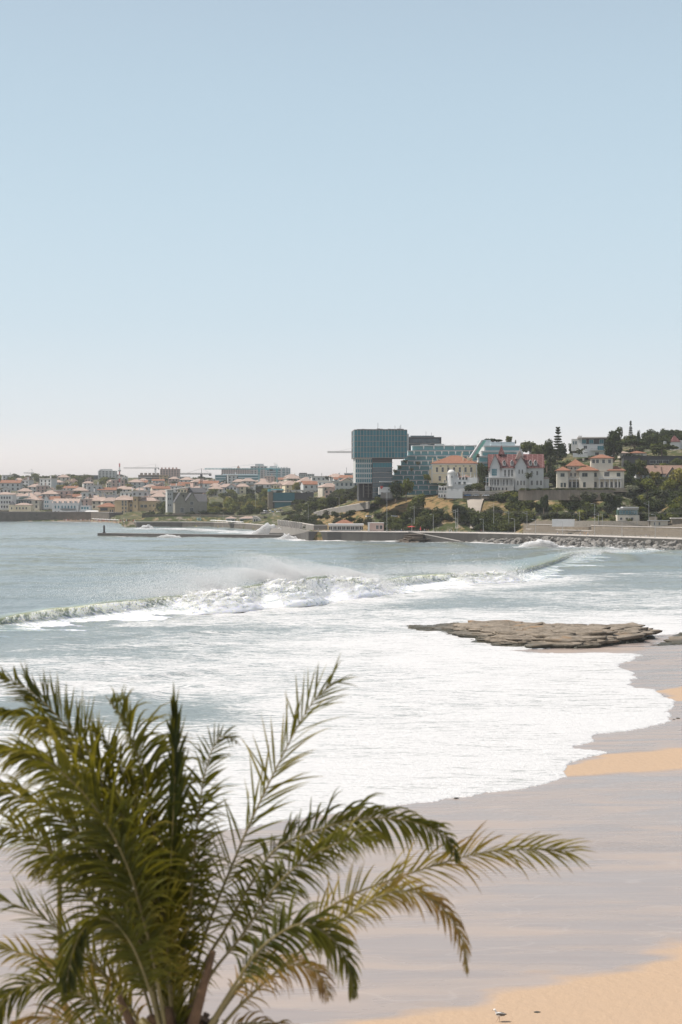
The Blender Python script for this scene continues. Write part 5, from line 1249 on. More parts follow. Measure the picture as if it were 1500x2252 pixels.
b = block('balcony_block', 'brown block with long grey balconies left of the salmon skyline block', 'apartment block', 304, 1060, 2040, 52, 15, plain('brown_render', (.38, .28, .22)), 3, 8, 0, band=True); b.boxes([(0, 30, -2, -.2, z, z + 1.2) for z in (4.5, 9.5)], M_GREYW, 'balcony'); b.boxes([(4 + 9 * k, 9 + 9 * k, 2, 7, 15.7, 20) for k in range(5)], M_STONEB, 'roof_room')
b = block('grey_block', 'low grey block right of the salmon skyline block', 'apartment block', 368, 1064, 2000, 48, 15, M_GREY, 3, 9, 0)
b = block('yellow_block', 'plain yellow ochre block in front of the salmon skyline block', 'apartment block', 350, 1060, 1990, 18, 14, M_OCH, 3, 2, 0)
b = block('spired_hotel', 'long pinkish block with a small pointed turret on the skyline', 'hotel', 487, 1048, 2250, 66, 16, plain('dusty_pink_render', (.50, .40, .37)), 4, 13, 0); b.hip(33, 41, 0, 8, 16, 9, M_TILEB, ridge=0); b.boxes([(3 + 6 * k, 5.5 + 6 * k, 2, 5, 16.7, 18.6) for k in range(10)], M_TILEP, 'dormer')
b = block('glass_offices', 'long low blue glass office building on the skyline', 'office building', 473, 1062, 1950, 96, 17, M_HOTW, 3, 10, 0, M_GTEAL, band=True); b.box(16, 92, 2, 15, 17.7, 19.6, M_HOTW, 'penthouse'); b.box(24, 36, -.4, -.16, 0, 17, M_GDARK, 'stair_glass')
b = block('stepped_tower', 'pinkish grey stepped apartment tower at the middle of the skyline', 'apartment block', 551, 1060, 2080, 36, 34, plain('rose_grey_render', (.50, .46, .44)), 8, 5, 0); b.box(10, 28, 2, 12, 34, 40, M_GREYW, 'penthouse')
b = block('grey_apartments', 'wide blue grey apartment tower with dark balcony columns on the skyline', 'apartment block', 583, 1060, 2030, 55, 30, M_HOTW, 8, 9, 0, M_GDARK, band=True); b.boxes([(x, x + w, -1, -.2, 0, 30) for x, w in ((2, 2.2), (9, 1), (34, 4), (44, 3), (50, 2))], M_GREYW, 'column'); b.box(10, 26, 2, 10, 30.7, 35, M_GREYW, 'penthouse'); b.boxes([(28 + 6 * k, 31 + 6 * k, 2, 5, 30.7, 33) for k in range(4)], M_GREY, 'roof_room')
for x in (20, 23):
    mb = MB(); mb.tube([(b.X(x), 5, b.Z(35)), (b.X(x), 5, b.Z(43))], .2, 5); mb.build('antenna', M_METAL, b.o)
b = block('grey_office', 'flat grey block right of the wide apartment tower on the skyline', 'office building', 657, 1062, 2000, 34, 19, M_GREY, 4, 7, 0); b.box(1, 18, 0.5, 10, 19.7, 22, M_DARKB, 'roof_room')
b = block('grey_annex', 'low grey block joined to the right of the flat grey skyline block', 'office building', 690, 1062, 2040, 36, 14, M_GREY, 3, 8, 0)
b = block('pale_annex', 'low pale block with trees in front, right of the wide apartment tower', 'office building', 631, 1064, 2100, 22, 16, M_GREYW, 3, 4, 0)
b = block('rooftop_block', 'flat grey blue block with plants on top left of the teal tower', 'office building', 757, 1056, 1500, 30, 15, M_HOTW, 2, 6, 0, M_GTEAL, band=True); mb = MB(); mb.tube([(b.X(5), 5, b.Z(15)), (b.X(5), 5, b.Z(28))], .2, 5); mb.build('mast', M_BLACK, b.o)
b = block('modern_flats', 'grey modern flats with tall dark windows at the left foot of the teal tower', 'apartment block', 737, 1084, 1180, 50, 24, M_GREY, 2, 5, 0, M_GDARK); b.box(-1, 52, -1, 18, 24.7, 26, M_GREYW, 'roof')
b = block('long_shed', 'long grey flat roofed shed among the roofs right of the twin gables', 'building', 500, 1076, 1760, 64, 13, M_GREY, 1, 6, 0, M_GDARK, band=True); b.box(0, 10, -1, -.2, 0, 14, M_CREAM, 'end_wall')
# hillside houses of the far town: every one with its own walls, roof and windows
HOUSE_W = [M_WHITE, M_CREAM, M_GREYW, M_PINK, M_PYEL]; HOUSE_R = [M_TILEP, M_TILEP, M_TILE, M_TILEB]
def small_house_proto(w, h, d, wm, rm, kind, nw):
    o = empty('town_house'); mb = MB(); mb.box(0, w, 0, d, -6, h); mb.build('wall', wm, o)
    mb = MB()
    if kind == 'flat': mb.box(-.3, w + .3, -.3, d + .3, h, h + .9)
    elif kind == 'hip': mb.hip(0, w, 0, d, h, w * .16 + 1, None, .6)
    elif kind == 'x': mb.gable(0, w, 0, d, h, 2.6, 'x', .5)
    else: mb.gable(0, w, 0, d, h, w * .28, 'y', .5)
    mb.build('roof', rm, o)
    if kind not in ('hip', 'flat'):
        mb = MB()
        if kind == 'x': mb.add([(0.001, d, h), (0.001, 0, h), (0.001, d / 2, h + 2.6), (w - .001, d, h), (w - .001, 0, h), (w - .001, d / 2, h + 2.6)], [(0, 1, 2), (5, 4, 3)])
        else: mb.add([(0, 0.001, h), (w, 0.001, h), (w / 2, 0.001, h + w * .28), (0, d - .001, h), (w, d - .001, h), (w / 2, d - .001, h + w * .28)], [(0, 1, 2), (5, 4, 3)])
        mb.build('gable_wall', wm, o)
    me = win_mesh(1.6, 2.0, M_GLASS)
    for z in ([1.4, 5] if h < 9 else [1.4, 4.8, 8]):
        for k in range(nw): link('window', me, o, (w * (k + .5) / nw, 0, z))
    mb = MB(); mb.box(w * .7, w * .7 + 1, d * .4, d * .4 + 1, h, h + 4); mb.build('chimney', wm, o)
    return o
DESC = {'white_render': 'white', 'cream_render': 'cream', 'pale_grey_render': 'grey', 'pink_render': 'pink', 'pale_yellow_render': 'pale yellow'}
RDESC = {'faded_terracotta_tiles': 'faded orange', 'terracotta_tiles': 'orange', 'brown_tiles': 'brown', 'pale_paving': 'pale'}
protos = []
for wm in HOUSE_W:
    for rm, kind, w, h in ((M_TILEP, 'hip', 15, 7.5), (M_TILE, 'x', 19, 8), (M_TILEB, 'y', 10, 7), (M_PAVE, 'flat', 14, 11)):
        protos.append((small_house_proto(w, h, 11, wm, rm, kind, 3 if w < 17 else 4), wm, rm, kind))
used_p = set(); HAUTO = []
def put_house(i, px, Y, rz, s=1.0, z=None):
    o, wm, rm, kind = protos[i]
    x = px2x(px, Y); z = tz(px, Y) if z is None else z
    if i in used_p: o = copy_tree(o)
    used_p.add(i)
    o.location = (x, Y, z); o.rotation_euler = (0, 0, R(rz)); o.scale = (s, s, s)
    tag(o, f"{DESC[wm.name]} town house with {'hipped' if kind == 'hip' else 'pitched' if kind == 'x' else 'steep gabled'} {RDESC[rm.name]} roof among the roofs of the far town", 'house', f"{DESC[wm.name]} houses of the far town, {RDESC[rm.name]} roofs")
    HAUTO.append((o, f"{DESC[wm.name]}", f"house with {RDESC[rm.name]} {'hipped' if kind == 'hip' else 'pitched' if kind == 'x' else 'flat' if kind == 'flat' else 'gabled'} roof"))
    return o
rg = random.Random(12); placed = []
for Y0, y1, n, lo, hi in ((1445, 1480, 26, -140, 340), (1500, 1560, 34, -160, 380), (1600, 1680, 34, -160, 600), (1720, 1820, 34, -160, 640), (1860, 1960, 26, -160, 720), (1180, 1420, 10, 640, 760), (1450, 1700, 10, 600, 800)):
    for k in range(n):
        px = lo + (hi - lo) * (k + rg.uniform(.1, .9)) / n; Y = rg.uniform(Y0, y1)
        if 188 < px < 262 and Y < 1560 and Y > 1470: continue
        if 575 < px < 700 and Y < 1300: continue
        put_house(rg.choice([0, 1, 2, 0, 3, 4, 5, 6, 4, 8, 8, 10, 11, 12, 15, 16, 18, 14, 10, 9, 0, 4]), px, Y, rg.uniform(-22, 22), rg.uniform(.8, 1.3))
for i, (o, *_r) in enumerate(protos):
    if i not in used_p: put_house(i, -60 - 9 * i, 1500 + 7 * i, 5)

# ------------------------------------------------------------------ cranes and mast
def lattice(mb, a, b, w, n, r=.14):
    a, b = Vector(a), Vector(b); d = (b - a).normalized(); u = d.cross(Vector((0, 1, 0)) if abs(d.y) < .9 else Vector((1, 0, 0))).normalized(); v = d.cross(u)
    C = [u * w + v * w, u * w - v * w, -u * w - v * w, -u * w + v * w]
    for c in C: mb.tube([a + c, b + c], r, 4)
    for i in range(n):
        p, q = a + (b - a) * i / n, a + (b - a) * (i + 1) / n
        for k in range(4): mb.tube([p + C[k], q + C[(k + 1) % 4]], r * .7, 3, cap=False)
def crane(px, py_jib, Y, jl, jr, mat, lab, pyb=None):
    k = Y / F; z0 = tz(px, Y) if pyb is None else py2z(pyb, Y); o = empty('tower_crane', (px2x(px, Y), Y, z0), 0, lab, 'crane'); zt = py2z(py_jib, Y) - z0
    mb = MB(); lattice(mb, (0, 0, 0), (0, 0, zt), .9, 14, .22); mb.build('mast', mat, o)
    mb = MB(); lattice(mb, (-jl * k, 0, zt), (jr * k, 0, zt), .65, 20, .2); mb.build('jib', mat, o)
    s = 1 if jl > jr else -1
    mb = MB(); mb.tube([(0, 0, zt), (0, 0, zt + 6)], .25, 4); mb.tube([(0, 0, zt + 6), (-s * max(jl, jr) * k * .7, 0, zt + .6)], .09, 3); mb.tube([(0, 0, zt + 6), (s * min(jl, jr) * k * .9, 0, zt + .6)], .09, 3); mb.build('tie_bar', mat, o)
    e = s * min(jl, jr) * k; mb = MB(); mb.box(min(e * .75, e), max(e * .75, e), -.9, .9, zt - 2.2, zt - .6); mb.build('counterweight', M_CONCD, o)
    mb = MB(); mb.box(-1.2, 1.2, -1.2, 1.2, zt - 3.2, zt - .7); mb.build('cab', mat, o)
crane(70, 1040, 2150, 18, 5, M_METAL, 'small pale tower crane on the skyline at the far left'); crane(342, 1029, 2160, 70, 8, M_METAL, 'thin pale tower crane just left of the salmon skyline block')
crane(443, 1042, 1600, 46, 22, M_BLACK, 'dark tower crane with a heavy counterweight above the twin gabled house'); crane(570, 1031, 1700, 120, 30, M_TEAL, 'teal tower crane with a long jib in the middle of the town')
crane(609, 1032, 1750, 24, 8, M_TEAL, 'short teal tower crane beside the wide apartment tower'); crane(800, 994, 1300, 80, 16, M_METAL, 'pale crane jib showing left of the teal glass tower')
mx = empty('radio_mast', (px2x(263, 1700), 1700, tz(263, 1700)), 0, 'thin red and white radio mast rising above the left skyline', 'mast'); zt = py2z(1019, 1700) - mx.location.z
for k in range(8):
    mb = MB(); lattice(mb, (0, 0, zt * k / 8), (0, 0, zt * (k + 1) / 8 - .02), .45, 3, .25); mb.build('mast_section', M_RED if k % 2 else M_WHITE, mx)
mb = MB(); mb.box(-1.6, 1.6, -1, 1, zt * .74, zt * .78); mb.build('antenna_platform', M_METAL, mx)
# ------------------------------------------------------------------ trees and shrubs
def mat_leaf(name, lo, hi, trans=.25):
    t = NT(name)
    oi = t.node('ObjectInfo'); n = t.noise(t.coord((1, 1, 1)), 4.5, 3, .6)
    f = t.math('ADD', t.math('MULTIPLY', oi.outputs['Random'], .5), t.math('MULTIPLY', n, .5))
    col = t.mix(t.mr(f, .25, .75), lo, hi)
    d = t.node('BsdfDiffuse'); t.l.new(col, d.inputs[0]); e = t.node('BsdfTranslucent'); t.l.new(col, e.inputs[0])
    return t.done(t.mixsh(trans, d.outputs[0], e.outputs[0]))
L_PINE = mat_leaf('pine_needles', (.030, .042, .018), (.066, .080, .030))
L_OAK = mat_leaf('broad_leaves', (.062, .076, .026), (.115, .125, .042))
L_BRIGHT = mat_leaf('bright_leaves', (.11, .125, .03), (.18, .185, .045))
L_YELLOW = mat_leaf('yellowing_leaves', (.15, .14, .04), (.24, .21, .06))
L_GREYG = mat_leaf('grey_green_leaves', (.055, .062, .038), (.10, .105, .066))
L_PALE = mat_leaf('silvery_leaves', (.16, .17, .11), (.27, .27, .19))

def crown_mesh(kind, seed, mat, n=520):
    """unit crown: width 1, height 1, foot at z=0, made of leaf sprays spread through clumps"""
    rg = np.random.RandomState(seed)
    C = []
    if kind == 'round':
        for _ in range(15):
            a, r = rg.rand() * 6.28, rg.rand() ** .5 * .34; z = .25 + .52 * rg.rand(); C.append((r * math.cos(a), r * math.sin(a), z, .15 + .1 * rg.rand()))
        C.append((0, 0, .55, .3))
    elif kind == 'umbrella':
        for _ in range(17):
            a, r = rg.rand() * 6.28, rg.rand() ** .5 * .42; C.append((r * math.cos(a), r * math.sin(a), .66 + .2 * rg.rand() - r * .35, .10 + .07 * rg.rand()))
    elif kind == 'shrub':
        for _ in range(11):
            a, r = rg.rand() * 6.28, rg.rand() ** .5 * .36; C.append((r * math.cos(a), r * math.sin(a), .1 + .5 * rg.rand(), .16 + .12 * rg.rand()))
    elif kind == 'tall':
        for _ in range(17):
            a = rg.rand() * 6.28; z = .12 + .8 * rg.rand(); r = rg.rand() * .30 * (1.15 - z); C.append((r * math.cos(a), r * math.sin(a), z, .14 + .09 * rg.rand()))
    pts = []; nr = []; w = np.array([c[3] ** 2 for c in C]); w /= w.sum()
    pick = rg.choice(len(C), n, p=w); Ca = np.array(C)
    d = rg.normal(size=(n, 3)); d /= np.linalg.norm(d, axis=1)[:, None]
    rad = Ca[pick, 3] * (.72 + .42 * rg.rand(n)); hz = .8 if kind != 'umbrella' else .55
    p = Ca[pick, :3] + d * rad[:, None] * np.array([1, 1, hz]); p[:, 2] = np.clip(p[:, 2], .02, 1.1)
    s = (.045 + .05 * rg.rand(n)) * (300 / n) ** .25
    q = d + rg.normal(size=(n, 3)) * .55; q /= np.linalg.norm(q, axis=1)[:, None]
    u = np.cross(q, rg.normal(size=(n, 3))); u /= np.linalg.norm(u, axis=1)[:, None]; v = np.cross(q, u)
    corners = [(-1, -.5), (.2, -.8), (1, .1), (-.1, .9)]
    V = np.stack([p + u * (a * s)[:, None] + v * (b * s)[:, None] for a, b in corners], 1).reshape(-1, 3)
    return np_mesh('crown', V, np.arange(4 * n).reshape(-1, 4), mat, smooth=False)

def fan_palm_mesh(seed, mat, n=34, droop=.55):
    rg = random.Random(seed); mb = MB()
    for i in range(n):
        a = rg.uniform(0, 6.28); el = rg.uniform(-.7, 1.2); L = rg.uniform(.38, .52); pts = []
        for k in range(5):
            t = k / 4; e = el - droop * t * t * 1.6; r = L * t
            pts.append(Vector((math.cos(a) * math.cos(e) * r, math.sin(a) * math.cos(e) * r, math.sin(e) * r + .1 * t)))
        for k in range(4):
            p, q = pts[k], pts[k + 1]; d = (q - p).normalized(); sdv = Vector((-math.sin(a), math.cos(a), 0)); w0, w1 = (.02, .055, .06, .045, .008)[k], (.02, .055, .06, .045, .008)[k + 1]
            mb.add([p - sdv * w0 - Vector((0, 0, w0)), p, q, q - sdv * w1 - Vector((0, 0, w1))], [(0, 1, 2, 3)]); mb.add([p, p + sdv * w0 - Vector((0, 0, w0)), q + sdv * w1 - Vector((0, 0, w1)), q], [(0, 1, 2, 3)])
    me = bpy.data.meshes.new('crown'); me.from_pydata(mb.v, [], mb.f); me.materials.append(mat); return me

def araucaria_mesh(seed, mat):
    rg = random.Random(seed); mb = MB()
    for t in range(13):
        z = .12 + .84 * (t / 12) ** .85; r = .48 * (1 - z) ** .62 * (1 if t < 10 else .8) + .03
        for k in range(7):
            a = k * .9 + t * .5 + rg.uniform(-.2, .2); rr = r * rg.uniform(.75, 1.05)
            for j in range(6):
                u0 = .15 + j * .14
                for s_ in (-1, 1):
                    c = Vector((math.cos(a) * rr * u0, math.sin(a) * rr * u0, z + .03 * u0 * (1 if t > 9 else -.6) + rg.uniform(-.008, .008)))
                    w = .05 * (1.1 - u0 * .3); d = Vector((math.cos(a), math.sin(a), .1)) * .08; n_ = Vector((-math.sin(a), math.cos(a), rg.uniform(-.4, .4))) * w * s_
                    mb.add([c - d * .5, c + d * .6, c + d * .3 + n_, c - d * .4 + n_], [(0, 1, 2, 3)]); mb.add([c, c + d, c + d * .5 + Vector((0, 0, .022)), c - d * .3 + Vector((0, 0, .022))], [(0, 1, 2, 3)])
    me = bpy.data.meshes.new('crown'); me.from_pydata(mb.v, [], mb.f); me.materials.append(mat); return me

def trunk_mesh(h, r, branch=True, seed=0):
    rg = random.Random(seed); mb = MB(); top = h
    mb.tube([(0, 0, -.15), (.01, 0, h * .3), (-.01, .01, h * .7), (0, 0, top)], [r * 1.3, r, r * .8, r * .45], 6)
    if branch:
        for k in range(5):
            a = k * 1.3 + rg.random(); z0 = h * rg.uniform(.45, .8); mb.tube([(0, 0, z0), (math.cos(a) * .14, math.sin(a) * .14, z0 + .14), (math.cos(a) * .27, math.sin(a) * .27, z0 + .26)], [r * .5, r * .35, r * .15], 4)
    me = bpy.data.meshes.new('trunk'); me.from_pydata(mb.v, [], mb.f); me.materials.append(M_TRUNK); return me

TR = {}
def tree_proto(key, crowns, trunk, off=0.0):
    TR[key] = (crowns, trunk, off)
tree_proto('broad', [crown_mesh('round', 10 + k, L_OAK, 900) for k in range(3)], trunk_mesh(.6, .035))
tree_proto('bright', [crown_mesh('round', 20 + k, L_BRIGHT, 800) for k in range(3)], trunk_mesh(.6, .035))
tree_proto('yellow', [crown_mesh('round', 30 + k, L_YELLOW, 800) for k in range(2)], trunk_mesh(.6, .035))
tree_proto('pine', [crown_mesh('round', 40 + k, L_PINE, 1100) for k in range(2)], trunk_mesh(.65, .035))
tree_proto('umbrella', [crown_mesh('umbrella', 50 + k, L_PINE, 1100) for k in range(2)], trunk_mesh(.72, .03))
tree_proto('umbrella_oak', [crown_mesh('umbrella', 55 + k, L_OAK, 1100) for k in range(2)], trunk_mesh(.72, .03))
tree_proto('tall', [crown_mesh('tall', 60 + k, L_PINE, 1000) for k in range(2)], trunk_mesh(.9, .03))
tree_proto('palm', [fan_palm_mesh(70 + k, L_GREYG) for k in range(2)], trunk_mesh(.9, .03, False))
tree_proto('araucaria', [araucaria_mesh(80, L_PINE)], trunk_mesh(1.0, .022, False))
tree_proto('shrub', [crown_mesh('shrub', 90 + k, L_OAK, 420) for k in range(3)], trunk_mesh(.35, .03))
tree_proto('dark_shrub', [crown_mesh('shrub', 95 + k, L_PINE, 420) for k in range(3)], trunk_mesh(.35, .03))
tree_proto('bright_shrub', [crown_mesh('shrub', 100 + k, L_BRIGHT, 420) for k in range(3)], trunk_mesh(.35, .03))
tree_proto('grey_shrub', [crown_mesh('shrub', 105 + k, L_GREYG, 420) for k in range(3)], trunk_mesh(.35, .03))
tree_proto('pale_shrub', [crown_mesh('shrub', 110 + k, L_PALE, 420) for k in range(2)], trunk_mesh(.35, .03))
DEF = {'broad': ('broadleaf_tree', 'tree'), 'bright': ('broadleaf_tree', 'tree'), 'yellow': ('broadleaf_tree', 'tree'), 'pine': ('pine_tree', 'tree'), 'umbrella': ('umbrella_pine', 'tree'), 'umbrella_oak': ('umbrella_pine', 'tree'),
       'tall': ('cypress_tree', 'tree'), 'palm': ('fan_palm', 'palm'), 'araucaria': ('norfolk_pine', 'tree'), 'shrub': ('shrub', 'shrub'), 'dark_shrub': ('laurel_bush', 'bush'), 'bright_shrub': ('pittosporum_bush', 'bush'), 'grey_shrub': ('tamarisk_bush', 'bush'), 'pale_shrub': ('flowering_bush', 'bush')}  # all bushes are the same plain shrub shape in different leaf tones, no species meant
tg = random.Random(99); bpy_last = [None]; AUTO = []
def tree(kind, px, Y, w, h, label, group=None, z=None, base=None):
    """w, h in photo pixels; foot on the terrain unless base (photo row) is given"""
    cr, tr, off = TR[kind]; k = Y / F; x = px2x(px, Y)
    z = (py2z(base, Y) if base is not None else tz(px, Y)) if z is None else z
    bpy_last[0] = o = empty(DEF[kind][0], (x, Y, z), tg.uniform(0, 6.28), label, DEF[kind][1], group)
    W, H = w * k, h * k
    if kind == 'palm':
        c = link('crown', cr[tg.randrange(len(cr))], o, (0, 0, H - W * .32)); c.scale = (W, W, W * .9)
        t = link('trunk', tr, o); t.scale = (W * .35, W * .35, (H - W * .3) / .9)
    else:
        c = link('crown', cr[tg.randrange(len(cr))], o); c.scale = (W, W, H)
        t = link('trunk', tr, o); t.scale = (W, W, H)
    return o
def T2(kind, px, top, base, Y, w, label, group=None): return tree(kind, px, Y, w, base - top, label, group, base=base)

# --- trees one can single out
for a in [
    ('araucaria', 1227, 940, 1030, 878, 36, 'tall tiered Norfolk pine with a bare spiky top between grey and cream villas'),
    ('araucaria', 1387, 926, 985, 930, 16, 'slender pointed conifer on the right skyline'),
    ('pine', 1351, 936, 1004, 900, 34, 'tall round topped pine right of the modern white villa'),
    ('pine', 1349, 962, 1010, 898, 46, 'broad dark pine lower in front of the tall round topped pine'),
    ('umbrella', 1395, 958, 1004, 920, 60, 'wide flat topped pine below the slender conifer'),
    ('umbrella_oak', 1455, 972, 1006, 905, 60, 'wide bright umbrella pine above the long black building'),
    ('pine', 1425, 950, 1000, 980, 44, 'dark bushy pine on the skyline right of the slender conifer'),
    ('pine', 1452, 938, 1000, 1000, 30, 'ragged open topped pine on the skyline left of the white tower'),
    ('pine', 1474, 944, 990, 1010, 34, 'dark rounded pine behind the red pyramid roof'),
    ('broad', 1490, 950, 995, 1060, 40, 'broad dark tree on the skyline at the right edge'),
    ('tall', 1404, 945, 985, 960, 16, 'dark pointed tree right of the slender conifer'),
    ('pine', 1203, 962, 1030, 885, 34, 'dark pine close left of the Norfolk pine'),
    ('broad', 1166, 964, 1000, 960, 46, 'olive rounded tree on the ridge right of the white terraces'),
    ('broad', 1184, 972, 1004, 955, 30, 'olive tree on the ridge behind the small tiled roof'),
    ('umbrella', 1084, 961, 984, 960, 42, 'dark flat topped pine behind the white terraces'),
    ('broad', 1120, 955, 976, 985, 18, 'thin tree on the ridge right of the flat topped pine'),
    ('tall', 1134, 968, 976, 985, 5, 'small dark cypress on the ridge'),
    ('palm', 1052, 997, 1030, 868, 15, 'fan palm between the yellow villa and the grey gabled house'),
    ('palm', 892, 1010, 1062, 858, 14, 'taller of two bare trunked fan palms left of the yellow villa'),
    ('palm', 919, 1014, 1064, 858, 14, 'fan palm on a bare trunk nearest the yellow villa'),
    ('palm', 869, 1031, 1068, 856, 15, 'bushy palm left of the tall bare trunked palms'),
    ('palm', 880, 1023, 1066, 857, 15, 'palm standing behind the bushy palm left of the yellow villa'),
    ('palm', 905, 1028, 1066, 857, 13, 'lower palm between the two bare trunked palms'),
    ('pine', 870, 1055, 1098, 845, 34, 'dark rounded tree right of the white pavilion'),
    ('bright', 893, 1048, 1096, 843, 34, 'bright yellow green tree on the brow above the dry slope'),
    ('bright', 940, 1040, 1060, 866, 18, 'sunlit green tree touching the left side of the yellow villa'),
    ('pine', 1062, 1016, 1068, 862, 30, 'dark tree between the yellow villa and the grey gabled house'),
    ('broad', 1052, 1058, 1079, 842, 28, 'round dark tree right of the white turreted villa'),
    ('dark_shrub', 1030, 1062, 1080, 842, 24, 'round dark bush in front of the white turreted villa'),
    ('shrub', 975, 1059, 1070, 843, 20, 'clipped bush on the terrace of the white turreted villa'),
    ('broad', 920, 1082, 1126, 838, 42, 'large dark green tree on the brow of the dry slope'),
    ('broad', 912, 1095, 1135, 832, 34, 'dark green tree just below the brow of the dry slope'),
    ('pine', 1010, 1107, 1140, 812, 36, 'dark round tree on the concrete slope'),
    ('broad', 835, 1090, 1112, 860, 28, 'round olive tree on the slope below the white pavilion'),
    ('palm', 1163, 1037, 1072, 840, 26, 'shaggy palm right of the grey gabled house'),
    ('palm', 1212, 1000, 1040, 872, 20, 'palm below the dark pines left of the cream villa'),
    ('palm', 1276, 984, 1020, 880, 26, 'pale palm behind the roof of the cream villa'),
    ('palm', 1305, 1080, 1120, 786, 30, 'palm on the slope under the cream villa, left of three'),
    ('palm', 1338, 1082, 1124, 784, 32, 'palm on the slope under the cream villa, middle of three'),
    ('palm', 1386, 1070, 1108, 790, 38, 'large drooping palm on the slope, right of the cream villa terrace'),
    ('palm', 1425, 1080, 1110, 786, 30, 'palm beside the road on the right hillside'),
    ('palm', 1460, 1074, 1108, 790, 34, 'palm with arching leaves near the right edge of the slope'),
    ('palm', 1285, 1078, 1112, 788, 26, 'small palm at the left end of the slope palms'),
    ('pine', 1390, 1010, 1062, 838, 34, 'dark tree at the right corner of the cream villa'),
    ('broad', 1410, 1005, 1050, 842, 34, 'olive tree between the cream villa and brown tiled roof'),
    ('yellow', 1490, 1022, 1080, 812, 54, 'big yellow green tree at the right edge of the picture'),
    ('bright', 1470, 1050, 1086, 806, 40, 'bright green tree left of the big yellow green one'),
    ('yellow', 1440, 1035, 1058, 820, 26, 'yellow flowering bush in front of the brown tiled house'),
    ('bright', 1425, 1050, 1076, 815, 34, 'light green tree in the garden right of the cream villa'),
    ('pale_shrub', 1388, 1062, 1080, 806, 36, 'silvery white bush right of the cream villa'),
    ('pale_shrub', 1428, 1052, 1068, 815, 20, 'pale flowering bush in the middle of the right garden'),
    ('dark_shrub', 1383, 1048, 1068, 822, 20, 'round dark bush at the right wall of the cream villa'),
    ('shrub', 1402, 1052, 1072, 818, 22, 'round green bush beside the dark round one'),
    ('dark_shrub', 1443, 1070, 1092, 800, 34, 'low dark bush in the right hand garden'),
    ('pine', 1196, 1085, 1125, 790, 22, 'dark tall tree in front of the brown retaining wall'),
    ('pine', 1352, 1085, 1124, 786, 36, 'dark tree in the middle of the slope palms'),
    ('bright_shrub', 1226, 1100, 1124, 782, 30, 'bright rounded bush under the brown retaining wall'),
    ('bright_shrub', 1160, 1112, 1132, 798, 22, 'bright rounded bush on the brown scrub slope'),
    ('palm', 783, 1070, 1100, 905, 15, 'fan palm left below the teal tower'),
    ('palm', 796, 1072, 1102, 900, 15, 'fan palm directly below the teal tower'),
    ('palm', 788, 1086, 1108, 895, 17, 'low fan palm below the teal tower, left'),
    ('palm', 802, 1090, 1110, 893, 17, 'low fan palm below the teal tower, right'),
    ('umbrella', 722, 1042, 1068, 1500, 14, 'lone umbrella pine on the skyline left of the teal tower'),
]: T2(*a)

for k in range(17): T2(('shrub', 'dark_shrub')[k % 2], 1150 + 12.2 * k, 1070.5 + (k % 3), 1079, 799, 15 + 2 * (k % 3), 'low clipped hedge bush on top of the brown retaining wall', 'hedge bushes on top of the brown retaining wall')
# --- fills: loops over stretches of slope
def fill(kinds, n, x0, x1, y0, y1, ws, hs, label, group, seed, cond=None):
    g = random.Random(seed); k = 0; tries = 0
    while k < n and tries < n * 30:
        tries += 1
        px = g.uniform(x0, x1); Y = g.uniform(y0, y1)
        z = tz(px, Y); py = HORIZ + (CAMZ - z) * F / Y
        if cond and not cond(px, py, Y, z): continue
        w = g.uniform(*ws) * 800 / Y if Y > 950 else g.uniform(*ws); kd = g.choice(kinds)
        tree(kd, px, Y, w, w * g.uniform(*hs), label(kd) if callable(label) else label, group(kd) if callable(group) else group, z=z - .3); AUTO.append((bpy_last[0], LB[kd], 'palm' if kd == 'palm' else 'bush' if 'shrub' in kd else 'tree')); k += 1
LB = {'shrub': 'olive green', 'dark_shrub': 'dark green', 'bright_shrub': 'bright yellow green', 'grey_shrub': 'grey green', 'broad': 'olive green', 'pine': 'dark', 'bright': 'bright green', 'yellow': 'yellowing', 'tall': 'dark pointed', 'palm': 'grey green', 'umbrella': 'dark flat topped', 'umbrella_oak': 'olive flat topped', 'pale_shrub': 'silvery'}
def slope_lab(where): return lambda kd: f"{LB[kd]} {'palm' if kd == 'palm' else 'bush' if 'shrub' in kd else 'tree'} {where}"
def grp(where): return lambda kd: f"{LB[kd]} {'palms' if kd == 'palm' else 'bushes' if 'shrub' in kd else 'trees'} {where}"
q = 'at the foot of the slope behind the walkway'
fill(['dark_shrub', 'shrub', 'dark_shrub', 'broad'], 90, 825, 1172, 790, 840, (24, 40), (.7, 1.0), slope_lab(q), grp(q), 1, lambda px, py, Y, z: z < 13 and not 1036 < px < 1050 and Y - coast_Y(px) > 19)
q = 'on the steep slope above the walkway'
fill(['dark_shrub', 'shrub', 'bright_shrub', 'shrub'], 60, 1065, 1175, 800, 842, (16, 32), (.7, .95), slope_lab(q), grp(q), 2, lambda px, py, Y, z: 8 < z < 25 and (px > 1075 or z < 13))
q = 'on the dry slope below the white pavilion'
fill(['dark_shrub', 'shrub', 'grey_shrub'], 44, 810, 1000, 815, 862, (12, 26), (.65, .9), slope_lab(q), grp(q), 3, lambda px, py, Y, z: z < 15)
q = 'on the wooded slope under the brown retaining wall'
fill(['dark_shrub', 'shrub', 'dark_shrub', 'bright_shrub', 'grey_shrub', 'pine'], 130, 1165, 1520, 745, 802, (16, 34), (.7, 1.0), slope_lab(q), grp(q), 4, lambda px, py, Y, z: Y - coast_Y(px) > 40 and z > 11.5 and z < 27)
q = 'in the gardens on the right hillside'
fill(['dark_shrub', 'shrub', 'bright_shrub', 'grey_shrub', 'pine', 'broad', 'bright'], 90, 1375, 1530, 785, 870, (16, 34), (.7, 1.05), slope_lab(q), grp(q), 5, lambda px, py, Y, z: z > 26 and not (1385 < px < 1500 and 838 < Y < 862))
q = 'on the hill behind the villas'
